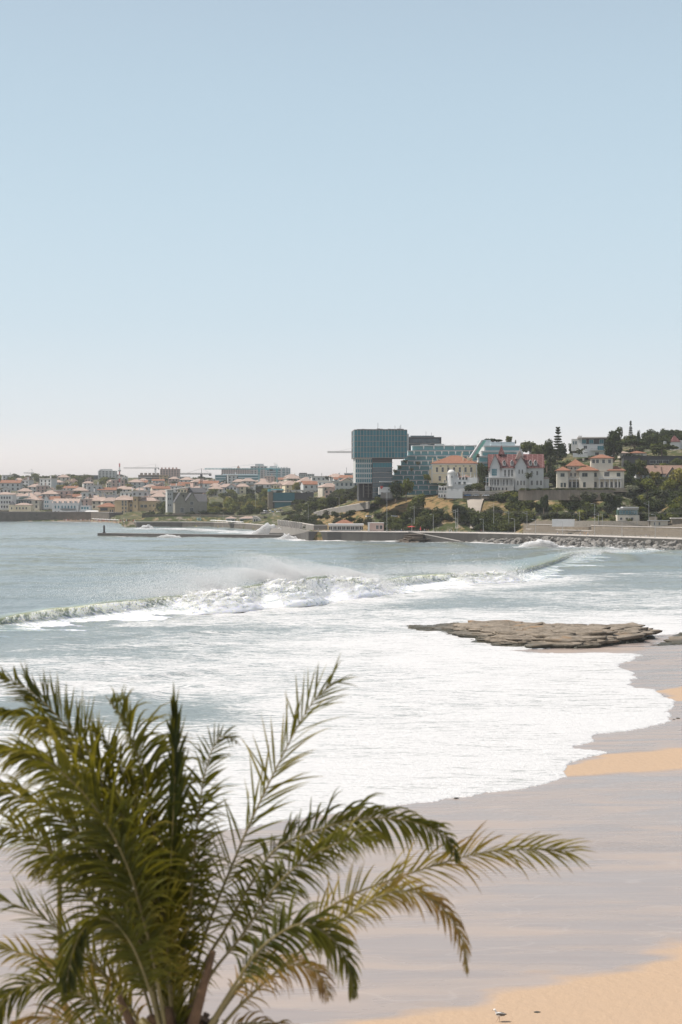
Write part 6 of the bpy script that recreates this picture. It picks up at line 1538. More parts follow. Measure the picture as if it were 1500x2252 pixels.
fill(['pine', 'broad', 'umbrella', 'pine', 'bright', 'tall', 'umbrella_oak'], 70, 1180, 1560, 890, 1080, (24, 44), (.75, 1.1), slope_lab(q), grp(q), 6, lambda px, py, Y, z: not (1255 < px < 1352 and 900 < Y < 975) and not (px > 1365 and 870 < Y < 900) and not (1150 < px < 1200 and Y < 930) and not (px > 1465 and 930 < Y < 975))
q = 'between the villas on the hill'
fill(['pine', 'broad', 'dark_shrub', 'shrub', 'bright'], 34, 1120, 1290, 858, 900, (16, 30), (.8, 1.2), slope_lab(q), grp(q), 7, lambda px, py, Y, z: (px > 1195 or Y > 880) and not (1225 < px < 1330 and Y < 838))
q = 'in the dense wood left of the teal tower'
fill(['broad', 'pine', 'grey_shrub', 'broad', 'umbrella_oak'], 62, 648, 800, 985, 1160, (26, 44), (.6, .85), slope_lab(q), grp(q), 8, lambda px, py, Y, z: 1076 < py < 1124 and (px > 690 or py < 1126))
fill(['palm'], 16, 730, 800, 935, 1010, (17, 22), (1.6, 2.1), slope_lab(q), grp(q), 9, lambda px, py, Y, z: py > 1092 and py < 1118)
q = 'along the road left of the dry slope'
fill(['grey_shrub', 'shrub', 'dark_shrub', 'grey_shrub'], 80, 618, 830, 860, 1100, (12, 26), (.6, .9), slope_lab(q), grp(q), 10, lambda px, py, Y, z: z < 14 and Y - coast_Y(px) > 30)
q = 'in the park behind the twin gabled house'
fill(['yellow', 'bright', 'broad', 'broad', 'bright'], 70, 440, 600, 1170, 1420, (26, 44), (.8, 1.15), slope_lab(q), grp(q), 11, lambda px, py, Y, z: py < 1132 and not (px > 580 and Y < 1290))
fill(['dark_shrub', 'pine'], 30, 320, 580, 1176, 1200, (22, 34), (.5, .75), slope_lab(q), grp(q), 12)
q = 'beside the old tower house'
fill(['broad', 'bright', 'pine'], 9, 342, 372, 1300, 1420, (26, 36), (1.0, 1.4), slope_lab(q), grp(q), 13)
q = 'among the roofs of the far town'
fill(['broad', 'bright', 'yellow', 'pine', 'umbrella', 'broad'], 170, -60, 660, 1450, 2080, (24, 52), (.6, .95), slope_lab(q), grp(q), 14)
q = 'in the tree belt below the long dark block'
fill(['broad', 'bright', 'umbrella', 'broad'], 46, -40, 240, 1900, 2080, (34, 56), (.75, 1.0), slope_lab(q), grp(q), 15)
q = 'on the far skyline'
fill(['broad', 'pine', 'umbrella'], 40, -60, 1000, 2100, 2400, (26, 44), (.6, .9), slope_lab(q), grp(q), 16)
q = 'on the cliff under the far town houses'
fill(['dark_shrub', 'shrub'], 12, 44, 92, 1403, 1418, (10, 18), (.8, 1.2), slope_lab(q), grp(q), 17)
# ------------------------------------------------------------------ the foreground palm
def mat_frond():
    t = NT('palm_leaflet')
    age = t.attr('age'); n = t.noise(t.coord((1, 1, 1)), 7, 3, .6)
    f = t.math('ADD', age, t.math('MULTIPLY_ADD', n, .35, -.17), clamp=True)
    col = t.ramp(f, [(0.0, (.018, .027, .004)), (.3, (.075, .078, .008)), (.55, (.22, .17, .03)), (.8, (.27, .155, .05)), (1.0, (.16, .085, .04))])
    b = t.bsdf(col, .5, None, Specular_IOR_Level=.18)
    e = t.node('BsdfTranslucent'); t.l.new(t.mix(.6, col, (.42, .35, .02), 'MIX'), e.inputs[0])
    return t.done(t.mixsh(.30, b, e.outputs[0]))
def mat_rachis():
    t = NT('palm_stalk')
    n = t.noise(t.coord((6, 6, 1)), 3, 4)
    return t.done(t.bsdf(t.mix(n, (.07, .06, .02), (.22, .165, .05)), .5))
M_FR, M_RA = mat_frond(), mat_rachis()
M_BOOT = plain('palm_boot_fibre', (.13, .075, .04), .9, .4, 8, .02)
PY = 15.0
palm_root = empty('date_palm', (px2x(395, PY), PY, 9.5), 0, 'wind blown date palm filling the lower left of the view', 'palm')
def catmull(p, n):
    p = [p[0] * 2 - p[1]] + p + [p[-1] * 2 - p[-2]]; out = []; seg = len(p) - 3
    for i in range(n):
        t = i / (n - 1) * seg; k = min(int(t), seg - 1); u = t - k
        a, b, c, d = p[k:k + 4]
        out.append(.5 * ((2 * b) + (c - a) * u + (2 * a - 5 * b + 4 * c - d) * u * u + (3 * b - a - 3 * c + d) * u ** 3))
    return out
def frond(pts, L, sp=9, age=.15, roll=0.0, droop=.3, start=.25, seed=0, ang=(52, 22), wide=1.0, sides=(1, 1), r0=.022, agetip=.36, wind=.0, lenprof=None, label=None, split=.0):
    g = random.Random(seed); org = palm_root.location
    P3 = [P(a, b, PY + d) for a, b, d in pts]
    C = catmull(P3, 60); D = [0]
    for i in range(59): D.append(D[-1] + (C[i + 1] - C[i]).length)
    tot = D[-1]
    def at(s):
        s = max(0, min(tot - 1e-6, s)); i = max(k for k in range(60) if D[k] <= s) if s > 0 else 0; i = min(i, 58)
        u = (s - D[i]) / max(1e-9, D[i + 1] - D[i]); return C[i].lerp(C[i + 1], u), (C[min(i + 2, 59)] - C[max(i - 1, 0)]).normalized()
    V, Fc, A, MI = [], [], [], []
    # stalk
    n = 6; m = 46
    for j in range(m):
        s = tot * j / (m - 1); p, T = at(s); rr = r0 * (1 - .86 * j / (m - 1)) ** .9
        vw = Vector((0, 1, 0)); S = T.cross(vw).normalized(); N = S.cross(T)
        for k in range(n):
            a = 2 * math.pi * k / n; V.append(p + (S * math.cos(a) + N * math.sin(a) * .7) * rr - org); A.append(.5)
    for j in range(m - 1):
        for k in range(n): Fc.append((j * n + k, j * n + (k + 1) % n, (j + 1) * n + (k + 1) % n, (j + 1) * n + k)); MI.append(1)
    k_px = PY / F; step = sp * k_px; ph = [g.random() * 6 for _ in range(4)]
    for side in (0, 1):
        if not sides[side]: continue
        s = tot * start + g.random() * step
        sg = -1 if side == 0 else 1
        while s < tot * .995:
            u = (s - tot * start) / (tot * (1 - start)); p, T = at(s)
            vw = Vector((0, 1, 0)); S = T.cross(vw).normalized(); N = S.cross(T).normalized()
            ra = roll + g.gauss(0, .34) + .25 * math.sin(s * 5 + ph[0])
            sd_ = (S * math.cos(ra) + N * math.sin(ra)) * sg + N * .25
            prof = (math.sin(min(1, (u * .92 + .10)) * math.pi) ** .55) if lenprof is None else lenprof(u)
            ll = L * k_px * prof * g.uniform(.75, 1.12) * sides[side]
            an = math.radians((ang[0] * (1 - u) + ang[1] * u) + g.gauss(0, 9) + 6 * math.sin(s * 9 + ph[1]))
            d = (T * math.cos(an) + sd_ * math.sin(an)).normalized()
            d = (d + Vector((wind, 0, 0))).normalized()
            w0 = .0112 * wide * g.uniform(.75, 1.2) * (.7 + .3 * prof)
            q = p; pr = d; nn = d.cross(T).normalized() if d.cross(T).length > 1e-4 else N
            tw = g.gauss(0, .5); base = len(V)
            segs = 5; cur = 0
            for j in range(segs + 1):
                t = j / segs
                wd = w0 * (.55, 1, 1.05, .85, .5, .05)[j]
                bl = pr.cross(nn).normalized() * math.cos(tw) + nn * math.sin(tw)
                V.append(q - bl * wd - org); V.append(q + nn * wd * .35 - org); V.append(q + bl * wd - org)
                ag = min(1, age + agetip * t * t + (g.random() < .06) * .0 + .12 * math.sin(s * 3 + ph[2])); A.extend((ag, ag, ag))
                if j < segs:
                    for c in (0, 1): Fc.append((base + 3 * j + c, base + 3 * j + c + 1, base + 3 * j + c + 4, base + 3 * j + c + 3)); MI.append(0)
                    pr = (pr + Vector((wind * .25, 0, -droop * (.25 + t) * .55))).normalized(); q = q + pr * (ll / segs)
            s += step * g.uniform(.6, 1.4) * (1.0 if g.random() > split else 2.2)
    me = bpy.data.meshes.new('frond'); me.from_pydata([tuple(v) for v in V], [], Fc)
    a = me.attributes.new('age', 'FLOAT', 'POINT'); a.data.foreach_set('value', np.array(A, np.float32))
    me.materials.append(M_FR); me.materials.append(M_RA); me.polygons.foreach_set('material_index', MI); me.polygons.foreach_set('use_smooth', [True] * len(Fc)); me.update()
    o = link('frond', me, palm_root)
    if label: o['label'] = label
    return o
B0 = (398, 2345, 0)
FR = [
    # right hand fronds
    dict(pts=[B0, (440, 2095, .1), (520, 1880, .2), (600, 1705, .3), (680, 1555, .4), (742, 1492, .45)], L=112, sp=12, age=.22, roll=.15, droop=.18, start=.3, seed=1, ang=(48, 22), split=.15, lenprof=lambda u: .8 + .35 * math.sin(u * 3) - .25 * (u > .9)),
    dict(pts=[(400, 2345, -.2), (400, 2160, -.2), (420, 1977, -.1), (438, 1777, 0), (460, 1667, 0), (490, 1617, 0), (530, 1640, 0)], L=95, sp=8, age=.06, roll=.1, droop=.25, start=.22, seed=2, ang=(42, 40), wide=1.15),
    dict(pts=[(388, 2345, -.3), (368, 2080, -.3), (376, 1900, -.3), (385, 1720, -.3), (384, 1570, -.3)], L=115, sp=6, age=.0, roll=.3, droop=-.06, start=.42, seed=3, ang=(30, 5), wide=1.7, lenprof=lambda u: 1 - .35 * u, agetip=.1, sides=(1, .8)),
    dict(pts=[B0, (440, 2145, 0), (496, 2043, .1), (554, 1941, .1), (610, 1865, .2), (700, 1825, .2), (800, 1800, .3), (900, 1806, .4), (980, 1842, .5), (1014, 1905, .5)], L=105, sp=5.5, age=.08, roll=.35, droop=.75, start=.34, seed=4, ang=(62, 30), wide=1.25),
    dict(pts=[B0, (450, 2170, -.2), (530, 2060, -.2), (605, 1952, -.3), (660, 1900, -.3), (730, 1860, -.4), (800, 1838, -.5), (850, 1850, -.5)], L=90, sp=6, age=.12, roll=.2, droop=.6, start=.38, seed=5, ang=(64, 30), wide=1.2),
    dict(pts=[(410, 2345, .3), (520, 2180, .4), (640, 2060, .5), (760, 1975, .7), (892, 1924, .8), (1000, 1890, .9), (1080, 1872, 1), (1180, 1868, 1.1), (1262, 1872, 1.1)], L=100, sp=9, age=.5, roll=.1, droop=.28, start=.4, seed=6, ang=(50, 18), agetip=.35, split=.1, lenprof=lambda u: .85 + .25 * math.sin(u * 3.1) - .3 * max(0, u - .8)),
    dict(pts=[(415, 2350, -.4), (520, 2220, -.4), (640, 2110, -.5), (744, 2028, -.6), (810, 1985, -.6), (870, 1960, -.6), (930, 1968, -.6), (985, 2010, -.6), (1018, 2070, -.6), (1028, 2150, -.6)], L=75, sp=6, age=.62, roll=.3, droop=.7, start=.42, seed=7, ang=(50, 18), agetip=.3),
    dict(pts=[(410, 2350, -.8), (470, 2240, -.9), (554, 2110, -1), (605, 2060, -1), (662, 2032, -1.1), (712, 2050, -1.1), (748, 2085, -1.1), (770, 2135, -1.1), (780, 2200, -1.1)], L=92, sp=4.5, age=.08, roll=.55, droop=.75, start=.38, seed=8, ang=(60, 24), wide=1.25, agetip=.35),
    dict(pts=[(410, 2350, -.6), (500, 2200, -.6), (560, 2135, -.6), (630, 2118, -.6), (700, 2140, -.6), (730, 2200, -.6)], L=80, sp=6, age=.78, roll=.5, droop=.9, start=.4, seed=9, ang=(50, 30)),
    dict(pts=[(410, 2350, .1), (507, 2233, .1), (560, 2180, .1), (605, 2142, .1), (650, 2125, .1)], L=60, sp=14, age=.7, roll=.4, droop=.7, start=.5, seed=10, ang=(60, 30), split=.3),
    dict(pts=[(440, 2350, -.2), (500, 2270, -.2), (560, 2250, -.2), (640, 2270, -.2), (690, 2320, -.2)], L=70, sp=8, age=.85, roll=.4, droop=.9, start=.3, seed=11),
    # left mass
    dict(pts=[(386, 2345, 0), (372, 2100, 0), (352, 1912, 0), (314, 1705, .1), (274, 1590, .1), (232, 1530, .2)], L=155, sp=4.0, age=.08, roll=.35, droop=.8, start=.2, seed=12, ang=(66, 40), wide=1.35, sides=(1.2, .22)),
    dict(pts=[(380, 2345, .5), (345, 2050, .5), (300, 1850, .6), (230, 1700, .6), (140, 1590, .7), (60, 1515, .8), (-30, 1478, .8)], L=130, sp=5.5, age=.08, roll=.25, droop=-.02, start=.22, seed=13, ang=(58, 30), wide=1.2),
    dict(pts=[(378, 2345, -.6), (330, 2080, -.7), (270, 1880, -.9), (180, 1740, -1.1), (70, 1660, -1.3), (-60, 1650, -1.4)], L=155, sp=4.8, age=.12, roll=.5, droop=.7, start=.2, seed=14, ang=(54, 30), wide=1.3),
    dict(pts=[(370, 2345, -.3), (310, 2080, -.4), (230, 1900, -.5), (120, 1790, -.6), (0, 1740, -.7), (-90, 1750, -.8)], L=135, sp=5, age=.12, roll=.3, droop=.8, start=.2, seed=15, ang=(56, 30), wide=1.3),
    dict(pts=[(380, 2345, .2), (340, 2060, .2), (280, 1830, .2), (200, 1690, .1), (100, 1590, 0), (-20, 1560, -.1)], L=145, sp=4.4, age=.07, roll=.8, droop=.9, start=.2, seed=16, ang=(52, 30), wide=1.35),
    dict(pts=[(365, 2345, .1), (300, 2130, 0), (210, 1990, -.1), (110, 1870, -.2), (20, 1820, -.3), (-80, 1840, -.3)], L=120, sp=5.5, age=.12, roll=.25, droop=.6, start=.22, seed=17, ang=(60, 30), wide=1.15),
    dict(pts=[(384, 2345, .4), (350, 2000, .4), (300, 1780, .5), (250, 1660, .5), (190, 1590, .5)], L=130, sp=4.6, age=.1, roll=.6, droop=.9, start=.25, seed=18, ang=(62, 36), wide=1.25, sides=(1.1, .3)),
    dict(pts=[(350, 2350, .3), (260, 2190, .3), (180, 2090, .3), (80, 2010, .3), (-40, 1965, .4)], L=110, sp=10, age=.18, roll=.1, droop=.1, start=.22, seed=19, ang=(46, 24), split=.1),
    dict(pts=[(370, 2345, -1), (330, 2180, -1), (285, 2070, -1.1), (235, 2020, -1.1), (185, 2040, -1.2), (155, 2110, -1.2), (145, 2190, -1.2)], L=105, sp=4.2, age=.04, roll=.6, droop=.8, start=.3, seed=20, ang=(60, 26), wide=1.3),
    dict(pts=[(340, 2350, 0), (250, 2230, 0), (160, 2150, 0), (70, 2105, 0), (-40, 2070, 0)], L=80, sp=8, age=.5, roll=.3, droop=.4, start=.25, seed=21, ang=(50, 24)),
    dict(pts=[(330, 2355, -.6), (230, 2230, -.7), (140, 2170, -.7), (60, 2165, -.8), (0, 2210, -.8), (-30, 2290, -.8)], L=105, sp=5, age=.12, roll=.4, droop=.8, start=.2, seed=22, ang=(56, 28), wide=1.2),
    dict(pts=[(370, 2345, .2), (330, 2140, .2), (270, 1980, .2), (190, 1900, .1), (120, 1890, 0), (60, 1930, 0)], L=120, sp=5, age=.15, roll=.4, droop=.75, start=.24, seed=23, ang=(60, 30), wide=1.2),
    dict(pts=[(385, 2345, -.2), (368, 2150, -.2), (340, 1980, -.2), (300, 1850, -.3), (240, 1760, -.3), (150, 1730, -.4)], L=125, sp=6, age=.16, roll=.7, droop=.9, start=.15, seed=24, ang=(50, 28), wide=1.3),
    dict(pts=[(390, 2350, -.3), (382, 2200, -.3), (366, 2060, -.4), (344, 1960, -.4), (300, 1890, -.4)], L=120, sp=4.5, age=.2, roll=.9, droop=.3, start=.1, seed=25, ang=(34, 20), wide=1.3),
    dict(pts=[(350, 2355, .4), (300, 2240, .4), (250, 2160, .4), (190, 2120, .4), (120, 2110, .4)], L=90, sp=7, age=.6, roll=.5, droop=.6, start=.2, seed=26),
    dict(pts=[(385, 2345, .9), (350, 2140, 1), (310, 1950, 1.1), (230, 1800, 1.2), (120, 1700, 1.3), (0, 1640, 1.4)], L=125, sp=6.5, age=.25, roll=.4, droop=.6, start=.2, seed=27, wide=1.25),
    dict(pts=[(300, 2370, -.5), (220, 2280, -.5), (120, 2240, -.5), (20, 2250, -.5)], L=90, sp=6, age=.7, roll=.4, droop=.7, start=.1, seed=28),
]
for fr in FR: frond(**fr)
# cut petiole stumps, sheath and trunk
def stalk(pts, rad, name, mat):
    mb = MB(); mb.tube([P(a, b, PY + d) - palm_root.location for a, b, d in pts], rad, 8); return mb.build(name, mat, palm_root, smooth=True)
stalk([(405, 2350, -.5), (425, 2252, -.5), (447, 2170, -.5), (469, 2092, -.5)], [.075, .06, .045, .03], 'cut_stalk', M_BOOT)
stalk([(395, 2350, -.4), (430, 2290, -.4), (450, 2240, -.4)], [.12, .1, .07], 'cut_stalk', M_BOOT)
stalk([(330, 2360, -.6), (290, 2260, -.6), (262, 2190, -.6)], [.06, .05, .03], 'cut_stalk', M_BOOT)
stalk([(190, 2360, .6), (140, 2200, .6), (131, 2050, .6), (131, 1950, .6), (134, 1840, .6)], [.035, .032, .03, .028, .02], 'bare_stalk', M_RA)
for k in range(9):
    a = -46 + k * 11; stalk([(396, 2360, 0), (396 + a * 1.2, 2280, -.3 + .1 * (k % 3)), (396 + a * 1.9, 2205 + abs(a) * .8, -.3 + .1 * (k % 3))], [.12, .075, .04], 'leaf_base', M_BOOT if k % 2 else M_RA)
mb = MB(); top = py2z(2330, PY) - 9.5
rr = [(.52 if j == 0 else .33) + (.05 if j % 2 else 0) for j in range(41)]; rr[-1] = .28; rr[-4:-1] = [.42, .46, .4]
mb.tube([(0.25 * math.sin(j / 13), 0, -.3 + (top + .3) * j / 40) for j in range(41)], rr, 14); mb.build('trunk', M_BOOT, palm_root)
mb = MB(); mb.box(-24, 30, -8, 27, 5, 9.5); tag(mb.build('terrace_ground', M_PAVE), 'paved terrace under the palm', None, None, 'structure')
# ------------------------------------------------------------------ lamps, poles, people, cars, parasols, gull
def lamp(px, top, base, Y, label, double=False, arm=1.6, name='street_lamp', mat=None):
    k = Y / F; o = empty(name, P(px, base, Y), 0, label, 'street lamp' if name == 'street_lamp' else 'pole'); h = (base - top) * k; mat = mat or M_METAL
    mb = MB(); mb.tube([(0, 0, -.5), (0, 0, .8), (0, 0, .8), (0, 0, h)], [.19, .19, .13, .08], 8); mb.build('pole', mat, o)
    if name == 'street_lamp':
        for s in ((-1, 1) if double else (-1,)):
            mb = MB(); mb.tube([(0, 0, h - .15), (s * arm * .5, 0, h + .15), (s * arm, 0, h + .1)], .06, 6); mb.build('arm', mat, o)
            mb = MB(); mb.box(s * arm - .45, s * arm + .45, -.2, .2, h - .02, h + .16); mb.build('lamp_head', M_GREYW, o)
    else:
        mb = MB(); mb.tube([(0, 0, h * .82), (-2.6, 0, h * .9)], .06, 5); mb.tube([(0, 0, h * .97), (-2.6, 0, h * .9)], .035, 5); mb.build('bracket', mat, o)
    return o
for a in [(953, 1131, 1168, 808, 'lamp on the walkway left of the concrete apron'), (1063, 1142, 1171.5, 786, 'lamp on the walkway in front of the dark bushes, below the tan wall'), (1132, 1141, 1172.5, 770, 'lamp on the walkway at the right end of the dark bushes'),
          (1178, 1143, 1173.5, 757, 'lamp standing where the two tier railway wall begins'), (1237, 1146, 1177, 745, 'lamp in front of the plain white boundary wall'), (1368, 1145, 1181, 712, 'lamp in front of the signal building'),
          (1441, 1132, 1184, 693, 'lamp near the station shelter at the right'), (851, 1084, 1168, 806, 'very tall mast lamp just right of the pink kiosk'), (1005, 1140, 1170, 795, 'lamp at the foot of the concrete apron'),
          (1308, 1108, 1179.5, 727, 'very tall lamp in front of the beige graffitied wall'), (906, 1140, 1168, 806, 'short lamp beside the red parasol on the walkway')]: lamp(*a)
for a in [(746, 1094, 1140, 900, 'tall lamp by the road below the fan palms'), (734, 1117, 1142, 930, 'small lamp by the road left of the fan palms'), (440, 1128, 1145, 1150, 'white lamp beside the turquoise hut'), (491, 1128, 1146, 1120, 'white lamp left of the far red pavilions'), (678, 1108, 1146, 960, 'lamp above the tree lined road'), (703, 1124, 1146, 950, 'low lamp among the roadside bushes')]: lamp(*a)
for a in [(1275, 1125, 1157, 748, 'catenary pole left of the tall lamp on the railway'), (1316, 1128, 1157, 746, 'catenary pole right of the tall lamp on the railway'), (1325, 1131, 1157, 744, 'thin railway pole in front of the signal building'), (1401, 1122, 1157, 742, 'railway pole at the right corner of the signal building'), (1427, 1101, 1157, 738, 'tall dark railway pole near the station shelter'),
          (1119, 1123, 1160, 790, 'railway pole over the dark bushes'), (1086, 1107, 1150, 800, 'railway pole on the scrub slope'), (1159, 1124, 1158, 782, 'railway pole at the end of the dark bushes'), (1002, 1121, 1160, 800, 'railway pole at the foot of the concrete apron, left of two'), (1007, 1118, 1160, 801, 'railway pole at the foot of the concrete apron, right of two'),
          (911, 1112, 1150, 812, 'railway pole under the brow of the dry slope'), (562, 1062, 1135, 1190, 'very tall twin mast at the right end of the park trees')]: lamp(*a, name='railway_pole')
mb = MB()
ws = [(911, 1114, 812), (1007, 1122, 801), (1086, 1123, 797), (1159, 1126, 782), (1275, 1128, 748), (1401, 1127, 742), (1520, 1126, 720)]
for off in (0, 3.0):
    mb.tube([P(a, b + off, y) for a, b, y in ws], .05, 4)
tag(mb.build('overhead_wires', M_BLACK), 'pair of thin overhead wires strung along the railway poles', 'wires')

def person_mesh(seed, shirt, legs, skin, stride):
    """one continuous small walking figure, 1.7 m"""
    import bmesh
    me = bpy.data.meshes.new('person'); s = stride
    J = [(0, 0, .95), (0, 0, 1.18), (0, 0, 1.42), (0, 0, 1.52), (0, 0, 1.66), (-.10, 0, .9), (-.11, s * .5, .5), (-.11, s, .06), (-.11, s - .16, .03), (.10, 0, .9), (.11, -s * .35, .5), (.11, -s, .08), (.11, -s - .15, .04),
         (-.19, 0, 1.40), (-.25, -s * .3, 1.12), (-.26, -s * .8, .88), (.19, 0, 1.40), (.25, s * .3, 1.12), (.26, s * .8, .88)]
    E = [(0, 1), (1, 2), (2, 3), (3, 4), (0, 5), (5, 6), (6, 7), (7, 8), (0, 9), (9, 10), (10, 11), (11, 12), (2, 13), (13, 14), (14, 15), (2, 16), (16, 17), (17, 18)]
    rr = [.15, .14, .16, .06, .11, .11, .075, .05, .045, .11, .075, .05, .045, .07, .05, .04, .07, .05, .04]
    me.from_pydata(J, E, []); o = bpy.data.objects.new('tmp', me); COL.objects.link(o)
    m = o.modifiers.new('s', 'SKIN'); o.modifiers.new('d', 'SUBSURF').levels = 1
    for v, r in zip(me.skin_vertices[0].data, rr): v.radius = (r, r * (.8 if r > .12 else 1))
    me.skin_vertices[0].data[0].use_root = True
    dg = bpy.context.evaluated_depsgraph_get(); out = bpy.data.meshes.new_from_object(o.evaluated_get(dg)); bpy.data.objects.remove(o)
    out.name = 'person'; out.materials.clear()
    for m_ in (shirt, legs, skin): out.materials.append(m_)
    for p in out.polygons:
        z = p.center.z; p.material_index = 2 if z > 1.47 or z < .1 or (abs(p.center.x) > .2 and z < 1.2) else 0 if z > .93 else 1
    return out
SK = plain('skin', (.42, .25, .17), .6, .05); CL = [plain('cloth_' + n, c, .9, .08) for n, c in (('white', (.7, .7, .7)), ('black', (.03, .03, .035)), ('red', (.45, .05, .04)), ('blue', (.06, .12, .30)), ('orange', (.55, .24, .08)), ('tan', (.35, .27, .18)))]
PMS = [person_mesh(1, CL[0], CL[3], SK, .25), person_mesh(2, CL[1], CL[1], SK, .05), person_mesh(3, CL[4], CL[5], SK, .22), person_mesh(4, CL[2], CL[1], SK, .18), person_mesh(5, CL[3], CL[0], SK, .3), person_mesh(6, CL[5], CL[1], SK, .04)]
DS = ['white top and blue trousers', 'black clothes', 'orange top and tan trousers', 'red top and black trousers', 'blue top and white trousers', 'tan top and black trousers']
PL = [(934, 0, 4, 'nearest the head of the slipway'), (938, 3, 5, 'second in the group above the slipway'), (942, 2, 4.5, 'third in the group above the slipway'), (957, 1, 5, 'right of the lamp by the concrete apron'), (973, 3, 6, 'walking left of the concrete apron'), (989, 0, 6, 'left of three under the concrete slope'),
      (993, 4, 6.2, 'middle at the foot of the concrete apron'), (997, 2, 6, 'right at the foot of the concrete apron'), (883, 0, 4, 'left of a pair beyond the slipway'), (887, 5, 4.2, 'right of the pair left of the slipway'), (866, 1, 4, 'between the pink kiosk and the slipway'), (858, 2, 5, 'beside the tall mast lamp'),
      (1035, 5, 5, 'alone under the dark bushes'), (1058, 3, 4, 'beside the lamp under the dark bushes'), (1149, 1, 4, 'alone at the end of the dark bushes'), (1226, 0, 5, 'before the plain white wall'), (1276, 0, 4, 'left of the group before the beige wall'), (1285, 2, 5, 'in the middle before the beige wall'),
      (1290, 2, 4.4, 'second in orange before the beige wall'), (1293, 0, 5, 'right of the group before the beige wall'), (1371, 1, 4, 'under the lamp by the signal building'), (1397, 1, 4.5, 'right of the signal building'), (1409, 1, 5, 'in the middle of the right walkway'), (1421, 4, 4, 'left of a pair on the right walkway'), (1428, 1, 4.4, 'right of a pair on the right walkway'), (1466, 5, 5, 'nearest the right edge of the walkway'),
      (640, 1, 6, 'at the left end of the coast road'), (700, 0, 6, 'left of the long beach cafe'), (690, 3, 5, 'further left of the long beach cafe')]
for px, m, off, wh in PL:
    x, y = cpt(px, off) if px > 690 else (px2x(px, 905 if px < 680 else 818), 905 if px < 680 else 818)
    o = link('person', PMS[m], None, (x, y, 5.35 if px > 685 else 5.0)); o.rotation_euler = (0, 0, R(80 if px % 2 else -100)); tag(o, 'person in ' + DS[m].replace(' and ', ', ') + ', ' + wh, 'person')
# red parasol stand on the walkway
o = empty('parasol', (*cpt(905, 6), 5.35), 0, 'wide red parasol with a pale rim on the walkway by the short lamp', 'parasol')
mb = MB(); mb.tube([(0, 0, 0), (0, 0, 3.2)], .06, 6); mb.build('pole', M_WHITE, o); mb = MB(); mb.tube([(0, 0, 2.6), (0, 0, 2.8), (0, 0, 3.3)], [2.4, 2.35, .1], 10); mb.build('canopy', M_RED, o)
o = empty('parasol', (*cpt(925, 7), 5.35), 0, 'closed tall red parasol right of the wide red one', 'parasol')
mb = MB(); mb.tube([(0, 0, 0), (0, 0, 1.0)], .06, 6); mb.build('pole', M_WHITE, o); mb = MB(); mb.tube([(0, 0, .8), (0, 0, 1.2), (0, 0, 2.9)], [.25, .45, .08], 8); mb.build('canopy', M_RED, o)
# beach parasols of the far shore
def par_proto(mat):
    o = empty('beach_parasol'); mb = MB(); mb.tube([(0, 0, 0), (0, 0, 2.3)], .05, 5); mb.build('pole', M_WHITE, o)
    mb = MB(); mb.tube([(0, 0, 1.9), (0, 0, 2.0), (0, 0, 2.5)], [1.7, 1.65, .08], 8); mb.build('canopy', mat, o); return o
pw = par_proto(M_WHITE); first = True
for i in range(30):
    if i < 18: px, Y, z, lab, gr = 466 + i * 3.9, 1096 - i * 4.5 + (i % 3) * 3, 4.6, 'white beach parasol in the row on the far harbour promenade', 'white parasols on the far harbour promenade'
    else: px, Y, z, lab, gr = 205 + (i - 18) * 5.3, 1378 - (i % 2) * 4 - (i - 18) * 6, 1.1, 'white beach parasol on the little beach under the far town', 'white parasols on the little far beach'
    o = pw if first else copy_tree(pw); first = False; o.location = (px2x(px, Y), Y, z); tag(o, lab, 'parasol', gr)
g = random.Random(3); mb = []
V = []; F_ = []; k = 0
bm_v = np.array([v.co[:] for v in PMS[1].vertices]); bm_f = [tuple(p.vertices) for p in PMS[1].polygons]
mbc = MB()
for i in range(120):
    px = g.uniform(138, 300); Y = 1385 - max(0, px - 200) * 1.0 - g.random() * 12 if px < 262 else 1150 + g.random() * 10; z = 1.1 if px < 262 else 4.6
    n = len(mbc.v); mbc.v += [(px2x(px, Y) + a, Y + b, z + c) for a, b, c in bm_v]; mbc.f += [tuple(q + n for q in f) for f in bm_f]; mbc.mi += [g.randrange(5)] * len(bm_f)
tag(mbc.build('crowd', [SK, CL[1], CL[0], CL[2], CL[5]]), 'crowd of tiny bathers on the small far beach', 'crowd', None, 'stuff')

# cars
CARM = [plain('car_paint_' + n, c, .3, .03, spec=.6) for n, c in (('white', (.7, .7, .7)), ('black', (.03, .03, .035)), ('silver', (.42, .43, .44)), ('blue', (.05, .14, .30)), ('red', (.4, .04, .03)))]
CN = ['white', 'black', 'silver', 'blue', 'red']
def car_proto(m):
    o = empty('parked_car'); mb = MB()
    pr = [(-2.1, .35), (-2.1, .85), (-1.9, 1.0), (-1.2, 1.05), (.9, 1.0), (1.9, .85), (2.1, .65), (2.1, .35)]
    V = [(x, y, z) for y in (-.85, .85) for x, z in pr]; mb.add(V, [tuple(range(8)), tuple(range(15, 7, -1))] + [(i, i + 8, (i + 1) % 8 + 8, (i + 1) % 8) for i in range(8)]); mb.build('body', m, o)
    mb = MB(); pr = [(-1.8, 1.0), (-1.3, 1.45), (.1, 1.48), (.95, 1.0)]; V = [(x, y * (1 - (z - 1) * .3), z) for y in (-.8, .8) for x, z in pr]
    mb.add(V, [(0, 1, 2, 3), (7, 6, 5, 4)] + [(i, i + 4, (i + 1) % 4 + 4, (i + 1) % 4) for i in range(4)]); mb.build('cabin', M_GLASS, o)
    for x in (-1.3, 1.35):
        for y in (-.82, .82):
            mb = MB(); mb.tube([(x, y - .1, .33), (x, y + .1, .33)], .33, 10); mb.build('wheel', M_BLACK, o)
    return o
CP_ = [car_proto(m) for m in CARM]; used = set()
car_n = [0]
